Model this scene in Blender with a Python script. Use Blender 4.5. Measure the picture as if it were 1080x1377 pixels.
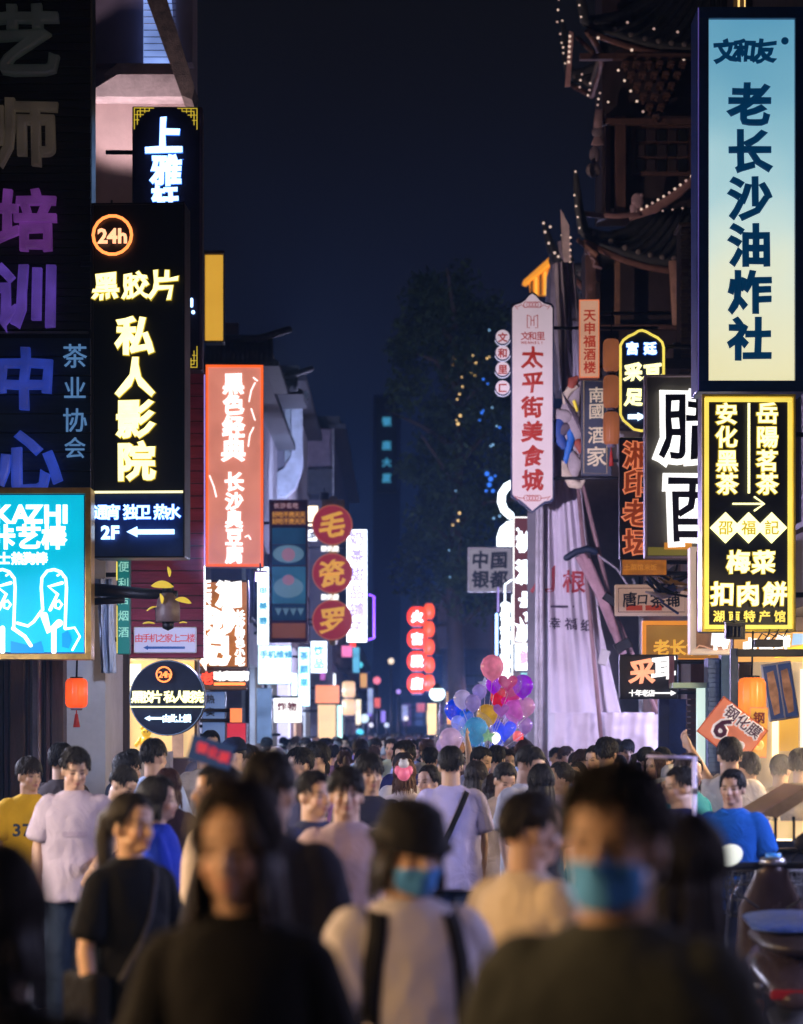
import bpy, math, random
import numpy as np
from mathutils import Vector, Matrix, Euler, noise
from mathutils.bvhtree import BVHTree
R = math.radians
sc = bpy.context.scene
for o in list(bpy.data.objects): bpy.data.objects.remove(o)
random.seed(7)

# ------------------------------------------------------------------ camera, night sky, moon, exposure
F = 3250.0            # focal length in photo pixels
HY, CX = 985.0, 540.0 # horizon row, centre column of the photograph
CAMZ = 1.8
cam = bpy.data.cameras.new('camera'); camo = bpy.data.objects.new('camera', cam); sc.collection.objects.link(camo); sc.camera = camo
camo.location = (0, 0, CAMZ); camo.rotation_euler = (R(90), 0, 0)
cam.sensor_fit = 'VERTICAL'; cam.sensor_height = 36.0; cam.lens = F / 1377 * 36.0
cam.shift_y = (HY - 688.5) / 1377.0
cam.clip_start = 0.3; cam.clip_end = 1500
cam.dof.use_dof = True; cam.dof.focus_distance = 20.5
cam.dof.aperture_fstop = cam.lens / 1000 / 0.040; cam.dof.aperture_blades = 9

w = bpy.data.worlds.new('World'); sc.world = w; w.use_nodes = True
nt = w.node_tree; bgn = nt.nodes['Background']
sky = nt.nodes.new('ShaderNodeTexSky'); sky.sky_type = 'NISHITA'; sky.sun_disc = False
sky.sun_elevation = R(-3.5); sky.sun_rotation = R(200); sky.altitude = 50
glow = nt.nodes.new('ShaderNodeVectorMath'); glow.operation = 'ADD'  # the city's own glow, stronger towards the horizon all round
wtc = nt.nodes.new('ShaderNodeTexCoord'); wsp = nt.nodes.new('ShaderNodeSeparateXYZ'); nt.links.new(wtc.outputs['Generated'], wsp.inputs[0])
wr = nt.nodes.new('ShaderNodeValToRGB'); wr.color_ramp.interpolation = 'EASE'; we = wr.color_ramp.elements; we[0].position = .0; we[0].color = (.05, .11, .36, 1); we[1].position = .30; we[1].color = (.005, .010, .026, 1)
nt.links.new(wsp.outputs['Z'], wr.inputs[0]); nt.links.new(wr.outputs[0], glow.inputs[1])
nt.links.new(sky.outputs[0], glow.inputs[0]); nt.links.new(glow.outputs[0], bgn.inputs[0]); bgn.inputs[1].default_value = 0.11
moon = bpy.data.lights.new('moon', 'SUN'); moon.energy = 0.006; moon.angle = R(0.5); moon.color = (1, .95, .88)
mo = bpy.data.objects.new('moon', moon); sc.collection.objects.link(mo); mo.rotation_euler = (R(50), 0, R(-20))

vs = sc.view_settings; vs.view_transform = 'Standard'; vs.look = 'None'; vs.exposure = 0; vs.gamma = 1; vs.use_curve_mapping = False
cy = sc.cycles
cy.use_denoising = True; cy.max_bounces = 5; cy.diffuse_bounces = 3; cy.glossy_bounces = 3; cy.transmission_bounces = 4
cy.transparent_max_bounces = 12; cy.sample_clamp_indirect = 4; cy.sample_clamp_direct = 0; cy.caustics_reflective = False; cy.caustics_refractive = False
cy.use_light_tree = True

# ------------------------------------------------------------------ helpers
def P(px, py, D): return Vector(((px - CX) / F * D, D, CAMZ + (HY - py) / F * D))
def tag(o, label=None, cat=None, group=None, kind=None):
    if label: o['label'] = label
    if cat: o['category'] = cat
    if group: o['group'] = group
    if kind: o['kind'] = kind
    return o
def link(o, parent=None):
    sc.collection.objects.link(o)
    if parent is not None: o.parent = parent
    return o
def empty(name, loc, label, cat, group=None, rz=0):
    o = bpy.data.objects.new(name, None); o.empty_display_size = .1; link(o); o.location = loc; o.rotation_euler = (0, 0, rz)
    return tag(o, label, cat, group)

class MB:
    def __init__(s): s.v = []; s.f = []; s.mi = []; s.m = 0; s.sm = []
    def add(s, vs_, fs_, smooth=False):
        b = len(s.v); s.v += [tuple(v) for v in vs_]
        for f in fs_: s.f.append(tuple(b + i for i in f)); s.mi.append(s.m); s.sm.append(smooth)
        return s
    def box(s, c, d, rz=0, ry=0, rx=0):
        M = Matrix.Translation(c) @ Euler((rx, ry, rz)).to_matrix().to_4x4()
        x, y, z = d[0] / 2, d[1] / 2, d[2] / 2
        p = [M @ Vector(q) for q in ((-x,-y,-z),(x,-y,-z),(x,y,-z),(-x,y,-z),(-x,-y,z),(x,-y,z),(x,y,z),(-x,y,z))]
        return s.add(p, [(0,3,2,1),(4,5,6,7),(0,1,5,4),(1,2,6,5),(2,3,7,6),(3,0,4,7)])
    def bb(s, x0, x1, y0, y1, z0, z1): return s.box(((x0+x1)/2, (y0+y1)/2, (z0+z1)/2), (x1-x0, y1-y0, z1-z0))
    def tube(s, pts, rad, n=10, cap='flat', squash=None, smooth=True, up=None):
        """pts: centre line, rad: radius or list of radius / (rx, ry)"""
        pts = [Vector(p) for p in pts]; k = len(pts)
        rad = list(rad) if isinstance(rad, (list, tuple)) else [rad] * k
        rad = [r if isinstance(r, tuple) else (r, r) for r in rad]
        if cap == 'round':
            d0 = (pts[0] - pts[1]).normalized(); d1 = (pts[-1] - pts[-2]).normalized()
            A, B = [], []
            for a in (80, 55, 28): 
                A.append((pts[0] + d0 * max(rad[0]) * math.sin(R(a)), tuple(r * math.cos(R(a)) for r in rad[0])))
                B.insert(0, (pts[-1] + d1 * max(rad[-1]) * math.sin(R(a)), tuple(r * math.cos(R(a)) for r in rad[-1])))
            pts = [a[0] for a in A] + pts + [b[0] for b in B]; rad = [a[1] for a in A] + rad + [b[1] for b in B]; k = len(pts)
        T0 = (pts[1] - pts[0]).normalized()
        ref = Vector(up) if up else (Vector((0, 1, 0)) if abs(T0.y) < .8 else Vector((1, 0, 0)))
        V = []
        for i, p in enumerate(pts):
            T = (pts[min(i+1, k-1)] - pts[max(i-1, 0)]).normalized()
            N = (ref - T * ref.dot(T)).normalized(); B = T.cross(N)
            for j in range(n):
                a = 2 * math.pi * j / n
                V.append(p + B * math.cos(a) * rad[i][0] + N * math.sin(a) * rad[i][1])
        Fc = [(i*n+j, i*n+(j+1)%n, (i+1)*n+(j+1)%n, (i+1)*n+j) for i in range(k-1) for j in range(n)]
        Fc += [tuple(range(n))[::-1], tuple(range((k-1)*n, k*n))]
        return s.add(V, Fc, smooth)
    def ell(s, c, r, n=16, m=10, M=None):
        V = []; c = Vector(c)
        for i in range(1, m):
            t = math.pi * i / m
            for j in range(n):
                a = 2 * math.pi * j / n
                V.append(Vector((r[0]*math.sin(t)*math.cos(a), r[1]*math.sin(t)*math.sin(a), r[2]*math.cos(t))))
        V += [Vector((0,0,r[2])), Vector((0,0,-r[2]))]
        V = [c + (M @ v if M else v) for v in V]
        q = (m-1)*n; Fc = [(i*n+j, (i+1)*n+j, (i+1)*n+(j+1)%n, i*n+(j+1)%n) for i in range(m-2) for j in range(n)]
        Fc += [(q, j, (j+1)%n) for j in range(n)] + [(q+1, (m-2)*n+(j+1)%n, (m-2)*n+j) for j in range(n)]
        return s.add(V, Fc, True)
    def lathe(s, prof, n=24, c=(0,0,0)):
        c = Vector(c); V = [c + Vector((r*math.cos(2*math.pi*j/n), r*math.sin(2*math.pi*j/n), z)) for r, z in prof for j in range(n)]
        k = len(prof)
        Fc = [(i*n+j, i*n+(j+1)%n, (i+1)*n+(j+1)%n, (i+1)*n+j) for i in range(k-1) for j in range(n)]
        Fc += [tuple(range(n))[::-1], tuple(range((k-1)*n, k*n))]
        return s.add(V, Fc, True)
    def prism(s, outline, y0, y1):
        """outline [(x,z)] counter-clockwise seen from -Y, extruded along Y"""
        n = len(outline)
        V = [(x, y0, z) for x, z in outline] + [(x, y1, z) for x, z in outline]
        return s.add(V, [tuple(range(n)), tuple(range(2*n-1, n-1, -1))] + [((i+1)%n, i, n+i, n+(i+1)%n) for i in range(n)])
    def mesh(s, name, mats):
        me = bpy.data.meshes.new(name); me.from_pydata(s.v, [], s.f)
        for m in (mats if isinstance(mats, (list, tuple)) else [mats]): me.materials.append(m)
        me.polygons.foreach_set('material_index', s.mi); me.polygons.foreach_set('use_smooth', s.sm); me.update()
        return me
    def build(s, name, mats, parent=None, bevel=0):
        o = bpy.data.objects.new(name, s.mesh(name, mats)); link(o, parent)
        if bevel:
            b = o.modifiers.new('bevel', 'BEVEL'); b.width = bevel; b.segments = 2; b.limit_method = 'ANGLE'
        return o
def place(name, me, parent=None, loc=(0,0,0), rot=(0,0,0), scale=(1,1,1)):
    o = bpy.data.objects.new(name, me); link(o, parent); o.location = loc; o.rotation_euler = rot; o.scale = scale
    return o

def baked(o):
    """the mesh of o with its modifiers applied, worked out in a scratch scene"""
    s2 = bpy.data.scenes.new('scratch'); [c.objects.unlink(o) for c in list(o.users_collection)]; s2.collection.objects.link(o)
    vl = s2.view_layers[0]; vl.update(); me = bpy.data.meshes.new_from_object(o.evaluated_get(vl.depsgraph)); bpy.data.objects.remove(o); bpy.data.scenes.remove(s2); return me
# ------------------------------------------------------------------ materials
_M = {}
def mat(name, col, rough=.7, metal=0, var=.25, scale=6, bump=.15, stretch=(1,1,1), spec=.5, sheen=0, coord='Object'):
    if name in _M: return _M[name]
    m = bpy.data.materials.new(name); m.use_nodes = True; N = m.node_tree.nodes; L = m.node_tree.links; b = N['Principled BSDF']
    tc = N.new('ShaderNodeTexCoord'); mp = N.new('ShaderNodeMapping'); mp.inputs['Scale'].default_value = stretch; L.new(tc.outputs[coord], mp.inputs[0])
    n = N.new('ShaderNodeTexNoise'); n.inputs['Scale'].default_value = scale; n.inputs['Detail'].default_value = 6; n.inputs['Roughness'].default_value = .65; L.new(mp.outputs[0], n.inputs[0])
    r = N.new('ShaderNodeValToRGB'); e = r.color_ramp.elements; e[0].position = .3; e[1].position = .72
    e[0].color = (*[c * (1 - var) for c in col], 1); e[1].color = (*[min(1, c * (1 + var)) for c in col], 1)
    L.new(n.outputs[0], r.inputs[0]); L.new(r.outputs[0], b.inputs['Base Color'])
    rr = N.new('ShaderNodeMapRange'); rr.inputs[3].default_value = max(.03, rough - .12); rr.inputs[4].default_value = min(1, rough + .12); L.new(n.outputs[0], rr.inputs[0]); L.new(rr.outputs[0], b.inputs['Roughness'])
    b.inputs['Metallic'].default_value = metal; b.inputs['Specular IOR Level'].default_value = spec
    if bump:
        n2 = N.new('ShaderNodeTexNoise'); n2.inputs['Scale'].default_value = scale * 5; n2.inputs['Detail'].default_value = 4; L.new(mp.outputs[0], n2.inputs[0])
        bu = N.new('ShaderNodeBump'); bu.inputs['Strength'].default_value = bump; bu.inputs['Distance'].default_value = .02; L.new(n2.outputs[0], bu.inputs['Height']); L.new(bu.outputs[0], b.inputs['Normal'])
    _M[name] = m; return m
def emit(name, col, st, var=.12, scale=2.5, base=None):
    """a lit acrylic / neon / lamp surface, or light put into a part that is no lamp: slightly uneven output, glossy skin"""
    if name in _M: return _M[name]
    m = bpy.data.materials.new(name); m.use_nodes = True; N = m.node_tree.nodes; L = m.node_tree.links; b = N['Principled BSDF']
    b.inputs['Base Color'].default_value = (*(base or [c * .5 for c in col]), 1); b.inputs['Roughness'].default_value = .35
    tc = N.new('ShaderNodeTexCoord'); n = N.new('ShaderNodeTexNoise'); n.inputs['Scale'].default_value = scale; n.inputs['Detail'].default_value = 2; L.new(tc.outputs['Object'], n.inputs[0])
    mr = N.new('ShaderNodeMapRange'); mr.inputs[1].default_value = .3; mr.inputs[2].default_value = .7; mr.inputs[3].default_value = st * (1 - var); mr.inputs[4].default_value = st * (1 + var)
    L.new(n.outputs[0], mr.inputs[0]); L.new(mr.outputs[0], b.inputs['Emission Strength'])
    b.inputs['Emission Color'].default_value = (*col, 1)
    _M[name] = m; return m
def emit_ramp(name, stops, st, axis='Z', lo=0, hi=1, base=.3):
    """a back-lit film; its uneven inner light is painted as colour along one axis"""
    m = bpy.data.materials.new(name); m.use_nodes = True; N = m.node_tree.nodes; L = m.node_tree.links; b = N['Principled BSDF']
    tc = N.new('ShaderNodeTexCoord'); sp = N.new('ShaderNodeSeparateXYZ'); L.new(tc.outputs['Object'], sp.inputs[0])
    mr = N.new('ShaderNodeMapRange'); mr.inputs[1].default_value = lo; mr.inputs[2].default_value = hi; L.new(sp.outputs[axis], mr.inputs[0])
    n = N.new('ShaderNodeTexNoise'); n.inputs['Scale'].default_value = 1.4; n.inputs['Detail'].default_value = 1; L.new(tc.outputs['Object'], n.inputs[0])
    ad = N.new('ShaderNodeMath'); ad.operation = 'MULTIPLY_ADD'; ad.inputs[1].default_value = .30; L.new(n.outputs[0], ad.inputs[0])
    sb = N.new('ShaderNodeMath'); sb.operation = 'SUBTRACT'; sb.inputs[1].default_value = .15; L.new(mr.outputs[0], sb.inputs[0]); L.new(sb.outputs[0], ad.inputs[2])
    r = N.new('ShaderNodeValToRGB'); r.color_ramp.interpolation = 'B_SPLINE'
    while len(r.color_ramp.elements) < len(stops): r.color_ramp.elements.new(.5)
    for e, (p, c) in zip(r.color_ramp.elements, stops): e.position = p; e.color = (*c, 1)
    L.new(ad.outputs[0], r.inputs[0]); L.new(r.outputs[0], b.inputs['Emission Color']); L.new(r.outputs[0], b.inputs['Base Color'])
    b.inputs['Emission Strength'].default_value = st; b.inputs['Roughness'].default_value = .3
    return m
def fabric():
    m = bpy.data.materials.new('fabric'); m.use_nodes = True; N = m.node_tree.nodes; L = m.node_tree.links; b = N['Principled BSDF']
    oi = N.new('ShaderNodeObjectInfo'); tc = N.new('ShaderNodeTexCoord'); n = N.new('ShaderNodeTexNoise'); n.inputs['Scale'].default_value = 9; n.inputs['Detail'].default_value = 5; L.new(tc.outputs['Object'], n.inputs[0])
    mr = N.new('ShaderNodeMapRange'); mr.inputs[3].default_value = .78; mr.inputs[4].default_value = 1.12; L.new(n.outputs[0], mr.inputs[0])
    mx = N.new('ShaderNodeVectorMath'); mx.operation = 'SCALE'; L.new(oi.outputs['Color'], mx.inputs[0]); L.new(mr.outputs[0], mx.inputs['Scale']); L.new(mx.outputs[0], b.inputs['Base Color'])
    b.inputs['Roughness'].default_value = .85; b.inputs['Specular IOR Level'].default_value = .18
    n2 = N.new('ShaderNodeTexNoise'); n2.inputs['Scale'].default_value = 7; n2.inputs['Detail'].default_value = 3; n2.inputs['Distortion'].default_value = 1.5; L.new(tc.outputs['Object'], n2.inputs[0])
    bu = N.new('ShaderNodeBump'); bu.inputs['Strength'].default_value = .5; bu.inputs['Distance'].default_value = .03; L.new(n2.outputs[0], bu.inputs['Height']); L.new(bu.outputs[0], b.inputs['Normal'])
    return m
def skinmat():
    m = bpy.data.materials.new('skin'); m.use_nodes = True; N = m.node_tree.nodes; L = m.node_tree.links; b = N['Principled BSDF']
    oi = N.new('ShaderNodeObjectInfo'); at = N.new('ShaderNodeAttribute'); at.attribute_name = 'Col'
    mx = N.new('ShaderNodeVectorMath'); mx.operation = 'MULTIPLY'; L.new(oi.outputs['Color'], mx.inputs[0]); L.new(at.outputs['Color'], mx.inputs[1]); L.new(mx.outputs[0], b.inputs['Base Color'])
    b.inputs['Roughness'].default_value = .48; b.inputs['Subsurface Weight'].default_value = .06; b.inputs['Subsurface Radius'].default_value = (.02, .008, .004)
    return m
def hairmat():
    m = bpy.data.materials.new('hair'); m.use_nodes = True; N = m.node_tree.nodes; L = m.node_tree.links; b = N['Principled BSDF']
    oi = N.new('ShaderNodeObjectInfo'); tc = N.new('ShaderNodeTexCoord'); mp = N.new('ShaderNodeMapping'); mp.inputs['Scale'].default_value = (1, 1, .12); L.new(tc.outputs['Object'], mp.inputs[0])
    n = N.new('ShaderNodeTexNoise'); n.inputs['Scale'].default_value = 170; n.inputs['Detail'].default_value = 4; L.new(mp.outputs[0], n.inputs[0])
    mr = N.new('ShaderNodeMapRange'); mr.inputs[3].default_value = .4; mr.inputs[4].default_value = 1.7; L.new(n.outputs[0], mr.inputs[0])
    mx = N.new('ShaderNodeVectorMath'); mx.operation = 'SCALE'; L.new(oi.outputs['Color'], mx.inputs[0]); L.new(mr.outputs[0], mx.inputs['Scale']); L.new(mx.outputs[0], b.inputs['Base Color'])
    b.inputs['Roughness'].default_value = .5; b.inputs['Specular IOR Level'].default_value = .35
    bu = N.new('ShaderNodeBump'); bu.inputs['Strength'].default_value = .7; bu.inputs['Distance'].default_value = .01; L.new(n.outputs[0], bu.inputs['Height']); L.new(bu.outputs[0], b.inputs['Normal'])
    return m
FAB, SKIN, HAIR = fabric(), skinmat(), hairmat()
def clear(name, col, alpha):
    m = bpy.data.materials.new(name); m.use_nodes = True; b = m.node_tree.nodes['Principled BSDF']
    b.inputs['Base Color'].default_value = (*col, 1); b.inputs['Alpha'].default_value = alpha; b.inputs['Roughness'].default_value = .06
    return m
BLACKM = mat('black_metal', (.02,.02,.025), .45, .6, bump=.05)
STEEL = mat('steel', (.4,.4,.43), .35, .9, bump=.05)
DARKW = mat('dark_wood', (.055,.03,.025), .6, var=.45, scale=3, stretch=(6,6,.6), bump=.4)
REDW = mat('red_brown_wood', (.13,.05,.035), .55, var=.4, scale=3, stretch=(5,5,.6), bump=.35)
MAROON = mat('maroon_plank', (.32,.035,.09), .5, var=.35, scale=3, stretch=(.5,4,4), bump=.3)
WHITEP = mat('pale_plaster', (.55,.52,.55), .85, var=.2, scale=1.5, bump=.3)
MAUVEP = mat('mauve_plaster', (.36,.29,.32), .85, var=.22, scale=1.2, bump=.3)
GREYP = mat('grey_plaster', (.22,.21,.25), .85, var=.3, scale=1.5, bump=.3)
TILE = mat('dark_roof_tile', (.045,.05,.06), .55, var=.4, scale=8, bump=.3)
NAVY = mat('navy_board', (.012,.018,.055), .4, bump=.03, scale=3)
BLACKB = mat('black_board', (.008,.008,.01), .35, bump=.03, scale=3)
GOLD = mat('gold_paint', (.55,.33,.08), .35, .6, bump=.05, scale=12)

# ------------------------------------------------------------------ lettering
_G = {}
def glyph(ch, bevel=.03, ext=.03, brush=0, bres=1):
    key = (ch, round(bevel, 3), round(ext, 3), brush, bres)
    if key in _G: return _G[key]
    c = bpy.data.curves.new('letter', 'FONT'); c.body = ch; c.size = 1; c.extrude = ext; c.bevel_depth = bevel; c.bevel_resolution = bres; c.resolution_u = 2
    o = bpy.data.objects.new('letter', c); me = bpy.data.meshes.new_from_object(o); bpy.data.objects.remove(o); bpy.data.curves.remove(c)
    n = len(me.vertices); co = np.empty(n * 3, np.float32); me.vertices.foreach_get('co', co); co = co.reshape(-1, 3)
    cjk = ord(ch[0]) > 0x2000
    cx = .5 if cjk else (co[:, 0].min() + co[:, 0].max()) / 2
    x = co[:, 0] - cx; y = co[:, 1] - (.38 if cjk else .36); z = co[:, 2].copy()
    if brush:
        h = sum(map(ord, ch)) % 97
        dx = .03 * np.sin(4.6 * y + h) + .022 * np.sin(10.3 * y + 3.1 * x + h * 2); dy = .03 * np.sin(4.2 * x + h * 1.7) + .022 * np.sin(11 * x + 4 * y + h)
        x, y = x + dx * brush + .03 * y * brush, y + dy * brush + .04 * x * brush
    out = np.stack([x, -z, y], 1).astype(np.float32).ravel(); me.vertices.foreach_set('co', out); me.update()
    me.name = 'letter'; _G[key] = me; return me
def put_letter(parent, ch, loc, size, m, bevel=.03, ext=.03, brush=0, wx=1, name='letter', thick=1, rz=0, tilt=0):
    base = glyph(ch, bevel, ext, brush)
    key = (base.name, m.name)
    if key not in _G:
        me = base.copy(); me.materials.clear(); me.materials.append(m); _G[key] = me
        me.name = 'letter'
    o = place(name, _G[key], parent, loc, (0, tilt, rz), (size * wx, size * thick, size)); return o

class Sign:
    """a sign hung in the street; local x right, local z up, local y away from the viewer; px() maps photo pixels of its face"""
    def __init__(s, name, label, rect, D, depth=.16, yaw=0, cat='sign', wall=None, group=None):
        s.x0, s.y0, s.x1, s.y1 = rect; s.D = D; s.k = D / F; s.depth = depth
        s.cx = (s.x0 + s.x1) / 2; s.loc = P(s.cx, s.y1, D)
        s.o = empty(name, s.loc, label, cat, group, yaw); s.w = (s.x1 - s.x0) * s.k; s.h = (s.y1 - s.y0) * s.k
        if wall is not None:
            X = wall - s.loc.x; e = s.w / 2 if X > 0 else -s.w / 2
            for t in (.16, .84):
                MB().tube([(e * .9, depth * .5, s.h * t), (X, depth * .5, s.h * t)], .022, 8).build('bracket', BLACKM, s.o)
    def px(s, x, y): return ((x - s.cx) * s.k, (s.y1 - y) * s.k)
    def case(s, m, bevel=.012, name='case', inset=0):
        return MB().bb(-s.w/2 + inset, s.w/2 - inset, .004, s.depth, inset, s.h - inset).build(name, m, s.o, bevel)
    def frame(s, m, wpx, proud=.03, rect=None, name='frame', back=.01):
        x0, y0, x1, y1 = rect or (s.x0, s.y0, s.x1, s.y1); a, zt = s.px(x0, y0); b, zb = s.px(x1, y1); t = wpx * s.k
        M = MB(); M.bb(a, b, -proud, back, zt - t, zt); M.bb(a, b, -proud, back, zb, zb + t); M.bb(a, a + t, -proud, back, zb + t, zt - t); M.bb(b - t, b, -proud, back, zb + t, zt - t)
        return M.build(name, m, s.o, .004)
    def panel(s, m, rect=None, y=-.004, th=.006, name='face_panel', lab=None):
        x0, y0, x1, y1 = rect or (s.x0, s.y0, s.x1, s.y1); a, zt = s.px(x0, y0); b, zb = s.px(x1, y1)
        return MB().bb(a, b, y - th, y, zb, zt).build(name, m, s.o)
    def text(s, items, m, y=-.03, bevel=.03, ext=.02, brush=0, wx=1, rim=None, tilt=0):
        for ch, x, yy, size in items:
            a, z = s.px(x, yy)
            L = put_letter(s.o, ch, (a, y, z), size * s.k, m, bevel, ext, brush, wx, tilt=tilt)
            if rim:
                r = put_letter(L, ch, (0, .05, 0), 1, rim[0], rim[1], .01, brush, 1, name='letter_rim')
    def bar(s, m, x0, y0, x1, y1, y=-.02, th=.015, name='line'):
        a, zt = s.px(x0, y0); b, zb = s.px(x1, y1); return MB().bb(a, b, y - th, y, zb, zt).build(name, m, s.o)
    def poly(s, m, pts, y=-.02, th=.015, name='emblem'):
        q = [s.px(*p) for p in pts]
        ar = sum(q[i][0]*q[(i+1)%len(q)][1] - q[(i+1)%len(q)][0]*q[i][1] for i in range(len(q)))
        if ar < 0: q = q[::-1]
        return MB().prism(q, y - th, y).build(name, m, s.o)
    def line(s, m, pts, wpx, y=-.02, name='neon_tube', closed=False):
        q = [s.px(*p) for p in pts]
        if closed: q = q + q[:2]
        return MB().tube([(a, y, z) for a, z in q], wpx * s.k / 2, 8, 'round').build(name, m, s.o)
def arrow(x0, x1, y, hw, sw):
    """outline of an arrow from x0 (tail) to x1 (head)"""
    d = 1 if x1 > x0 else -1; h = x1 - d * hw * 2.0
    return [(x0, y - sw), (h, y - sw), (h, y - hw), (x1, y), (h, y + hw), (h, y + sw), (x0, y + sw)]

# ------------------------------------------------------------------ emissive colours
E_WHITE = emit('lit_white', (1,.98,.95), 1.6); E_COOL = emit('lit_cool_white', (.55,.78,1), 2.6); E_BLUEW = emit('lit_blue_white', (.32,.55,1), 3.4)
E_YELW = emit('lit_yellow_white', (1,.93,.42), 1.9); E_YEL = emit('lit_yellow', (1,.78,.12), 1.0); E_YELD = emit('lit_deep_yellow', (.85,.62,.05), .62)
E_ORNG = emit('lit_orange', (1,.25,.06), 2.2); E_RED = emit('lit_red', (1,.06,.03), 1.6); E_PALEY = emit('lit_pale_yellow', (1,.92,.5), 1.5)
E_CYAN = emit('cyan_film', (0,.50,.72), .95, var=.08); E_SALM = emit('salmon_film', (.80,.27,.19), .78, var=.15); E_ORF = emit('orange_edge', (1,.13,.02), 1.1)
E_HOT = emit('overexposed_white', (.82,.93,1), 3.0); E_WARM = emit('warm_white', (1,.75,.4), 2.2); E_PURP = emit('purple_neon', (.25,.08,1), 2.2)
E_BULB = emit('bulb_glow', (1,.72,.58), .85); E_AMB = emit('amber_film', (.75,.3,.03), .55); E_PEACH = emit('peach_film', (.8,.42,.27), .62, var=.1)
E_PINKW = emit('pink_white_film', (.62,.52,.56), .55, var=.08); E_WIN = emit('lit_window', (1,.62,.2), 1.4)
REDP = mat('red_paint', (.45,.03,.02), .5, bump=.05); DKRED = mat('dark_red_paint', (.18,.015,.02), .5, bump=.05); BLUEP = mat('blue_paint', (.01,.07,.28), .4, bump=.05)
INK = mat('ink', (.01,.02,.05), .5, bump=0); WHITEM = mat('white_enamel', (.7,.7,.72), .4, bump=.05)

# ------------------------------------------------------------------ ground
g = MB(); g.bb(-60, 60, -20, 400, -.2, 0); tag(g.build('street', mat('street_stone', (.07,.07,.075), .6, scale=1.2, bump=.3)), kind='structure')
slabs = tag(bpy.data.objects.new('pavement', None), kind='structure'); link(slabs)
slabm = [mat('granite_slab_%d' % i, c, .5, var=.3, scale=5, bump=.3) for i, c in enumerate([(.10,.10,.11), (.13,.125,.13), (.085,.085,.09)])]
sm_ = [MB().box((0,0,.018), (.585,.885,.036)).mesh('slab', m) for m in slabm]
for r_ in range(24):
    for c_ in range(12):
        o = place('slab', random.choice(sm_), slabs, (-3.2 + .6 * c_ + (.3 if r_ % 2 else 0), 14.5 + .9 * r_, -.004 * random.random()))

# ------------------------------------------------------------------ buildings with shops
def area(name, loc, size, power, col, rot, parent=None):
    l = bpy.data.lights.new(name, 'AREA'); l.shape = 'RECTANGLE'; l.size, l.size_y = size; l.energy = power; l.color = col
    o = bpy.data.objects.new(name, l); link(o, parent); o.location = loc; o.rotation_euler = rot; return o
SHELF = mat('shelf_wood', (.35,.22,.12), .6, bump=.1)
def building(label, side, X, Y0, Y1, H, wm, shops=(), upper_windows=True, depth=6, roof=TILE, lit=0.15, sh=2.9):
    """side -1: stands on the left of the street with its front at x = X; +1 on the right"""
    b = empty('building', (X, (Y0 + Y1) / 2, 0), label, 'building')
    ly0, ly1 = Y0 - (Y0 + Y1) / 2, Y1 - (Y0 + Y1) / 2; s = side
    def xb(M, a, c, *r): M.bb(min(s*a, s*c), max(s*a, s*c), *r)
    M = MB(); xb(M, 2.2, depth, ly0, ly1, 0, sh); xb(M, 0, depth, ly0, ly1, sh, H)
    e = ly0
    cuts = sorted((a - (Y0 + Y1) / 2, c - (Y0 + Y1) / 2) for a, c, *_ in shops)
    for a, c in cuts:
        if a > e: xb(M, 0, 2.2, e, a, 0, sh)
        e = c
    if e < ly1: xb(M, 0, 2.2, e, ly1, 0, sh)
    M.build('wall', wm, b)
    R_ = MB(); xb(R_, -.35, depth + .2, ly0 - .1, ly1 + .1, H, H + .12); xb(R_, -.2, depth, ly0, ly1, H + .12, H + .32); R_.build('roof', roof, b)
    for a, c, col, pw, *_ in shops:
        a -= (Y0 + Y1) / 2; c -= (Y0 + Y1) / 2; m_ = (a + c) / 2; n = c - a
        K = MB()
        for zz in (.5, 1.0, 1.5, 2.0): xb(K, 1.75, 2.19, a + .1, c - .1, zz, zz + .03)
        sh_ = K.build('shelf', SHELF, b)
        G = MB(); gm = [mat('goods_%d' % i, q, .5, bump=0) for i, q in enumerate([(.5,.08,.05), (.6,.4,.08), (.1,.25,.5), (.6,.55,.5), (.1,.35,.15)])]
        for zz in (.53, 1.03, 1.53, 2.03):
            y = a + .15
            while y < c - .3:
                wd = random.uniform(.1, .25); G.m = random.randrange(5); xb(G, 1.8, 2.1, y, y + wd, zz, zz + random.uniform(.15, .38)); y += wd + random.uniform(.02, .1)
        tag(G.build('goods', gm, b), kind='stuff')
        lm = emit('shop_lamp_%s' % '_'.join('%02d' % int(q * 99) for q in col), col, 7)
        T = MB(); xb(T, .5, 1.3, m_ - n * .35, m_ + n * .35, sh - .07, sh - .01); T.build('ceiling_lamp', lm, b)
        area('shop_light', (s * .75, m_, sh - .09), (.8, n * .7), pw, col, (0, R(38) * s, 0), b)
        MB().bb(-.06, .06, a, a + .07, 0, sh).build('door_post', DARKW, b); MB().bb(-.06, .06, c - .07, c, 0, sh).build('door_post', DARKW, b)
    if upper_windows:
        y = ly0 + 1.0; k = 0
        while y + 1.1 < ly1:
            for zz in ([3.6, 6.3, 9.0] if H > 10 else [3.6]):
                if zz + 1.5 > H: continue
                W = MB(); o_ = -.05
                xb(W, -.06, .0, y, y + .07, zz, zz + 1.4); xb(W, -.06, .0, y + .95, y + 1.02, zz, zz + 1.4); xb(W, -.06, 0, y + .07, y + .95, zz + 1.33, zz + 1.4); xb(W, -.09, 0, y - .05, y + 1.07, zz - .05, zz); xb(W, -.05, 0, y + .48, y + .54, zz, zz + 1.33)
                wo = W.build('window', DARKW, b); Gp = MB(); xb(Gp, -.015, -.004, y + .07, y + .95, zz, zz + 1.33)
                Gp.build('pane', E_WIN if random.random() < lit else mat('dark_pane', (.02,.03,.05), .1, bump=0), wo)
            y += 1.9; k += 1
    return b
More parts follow.
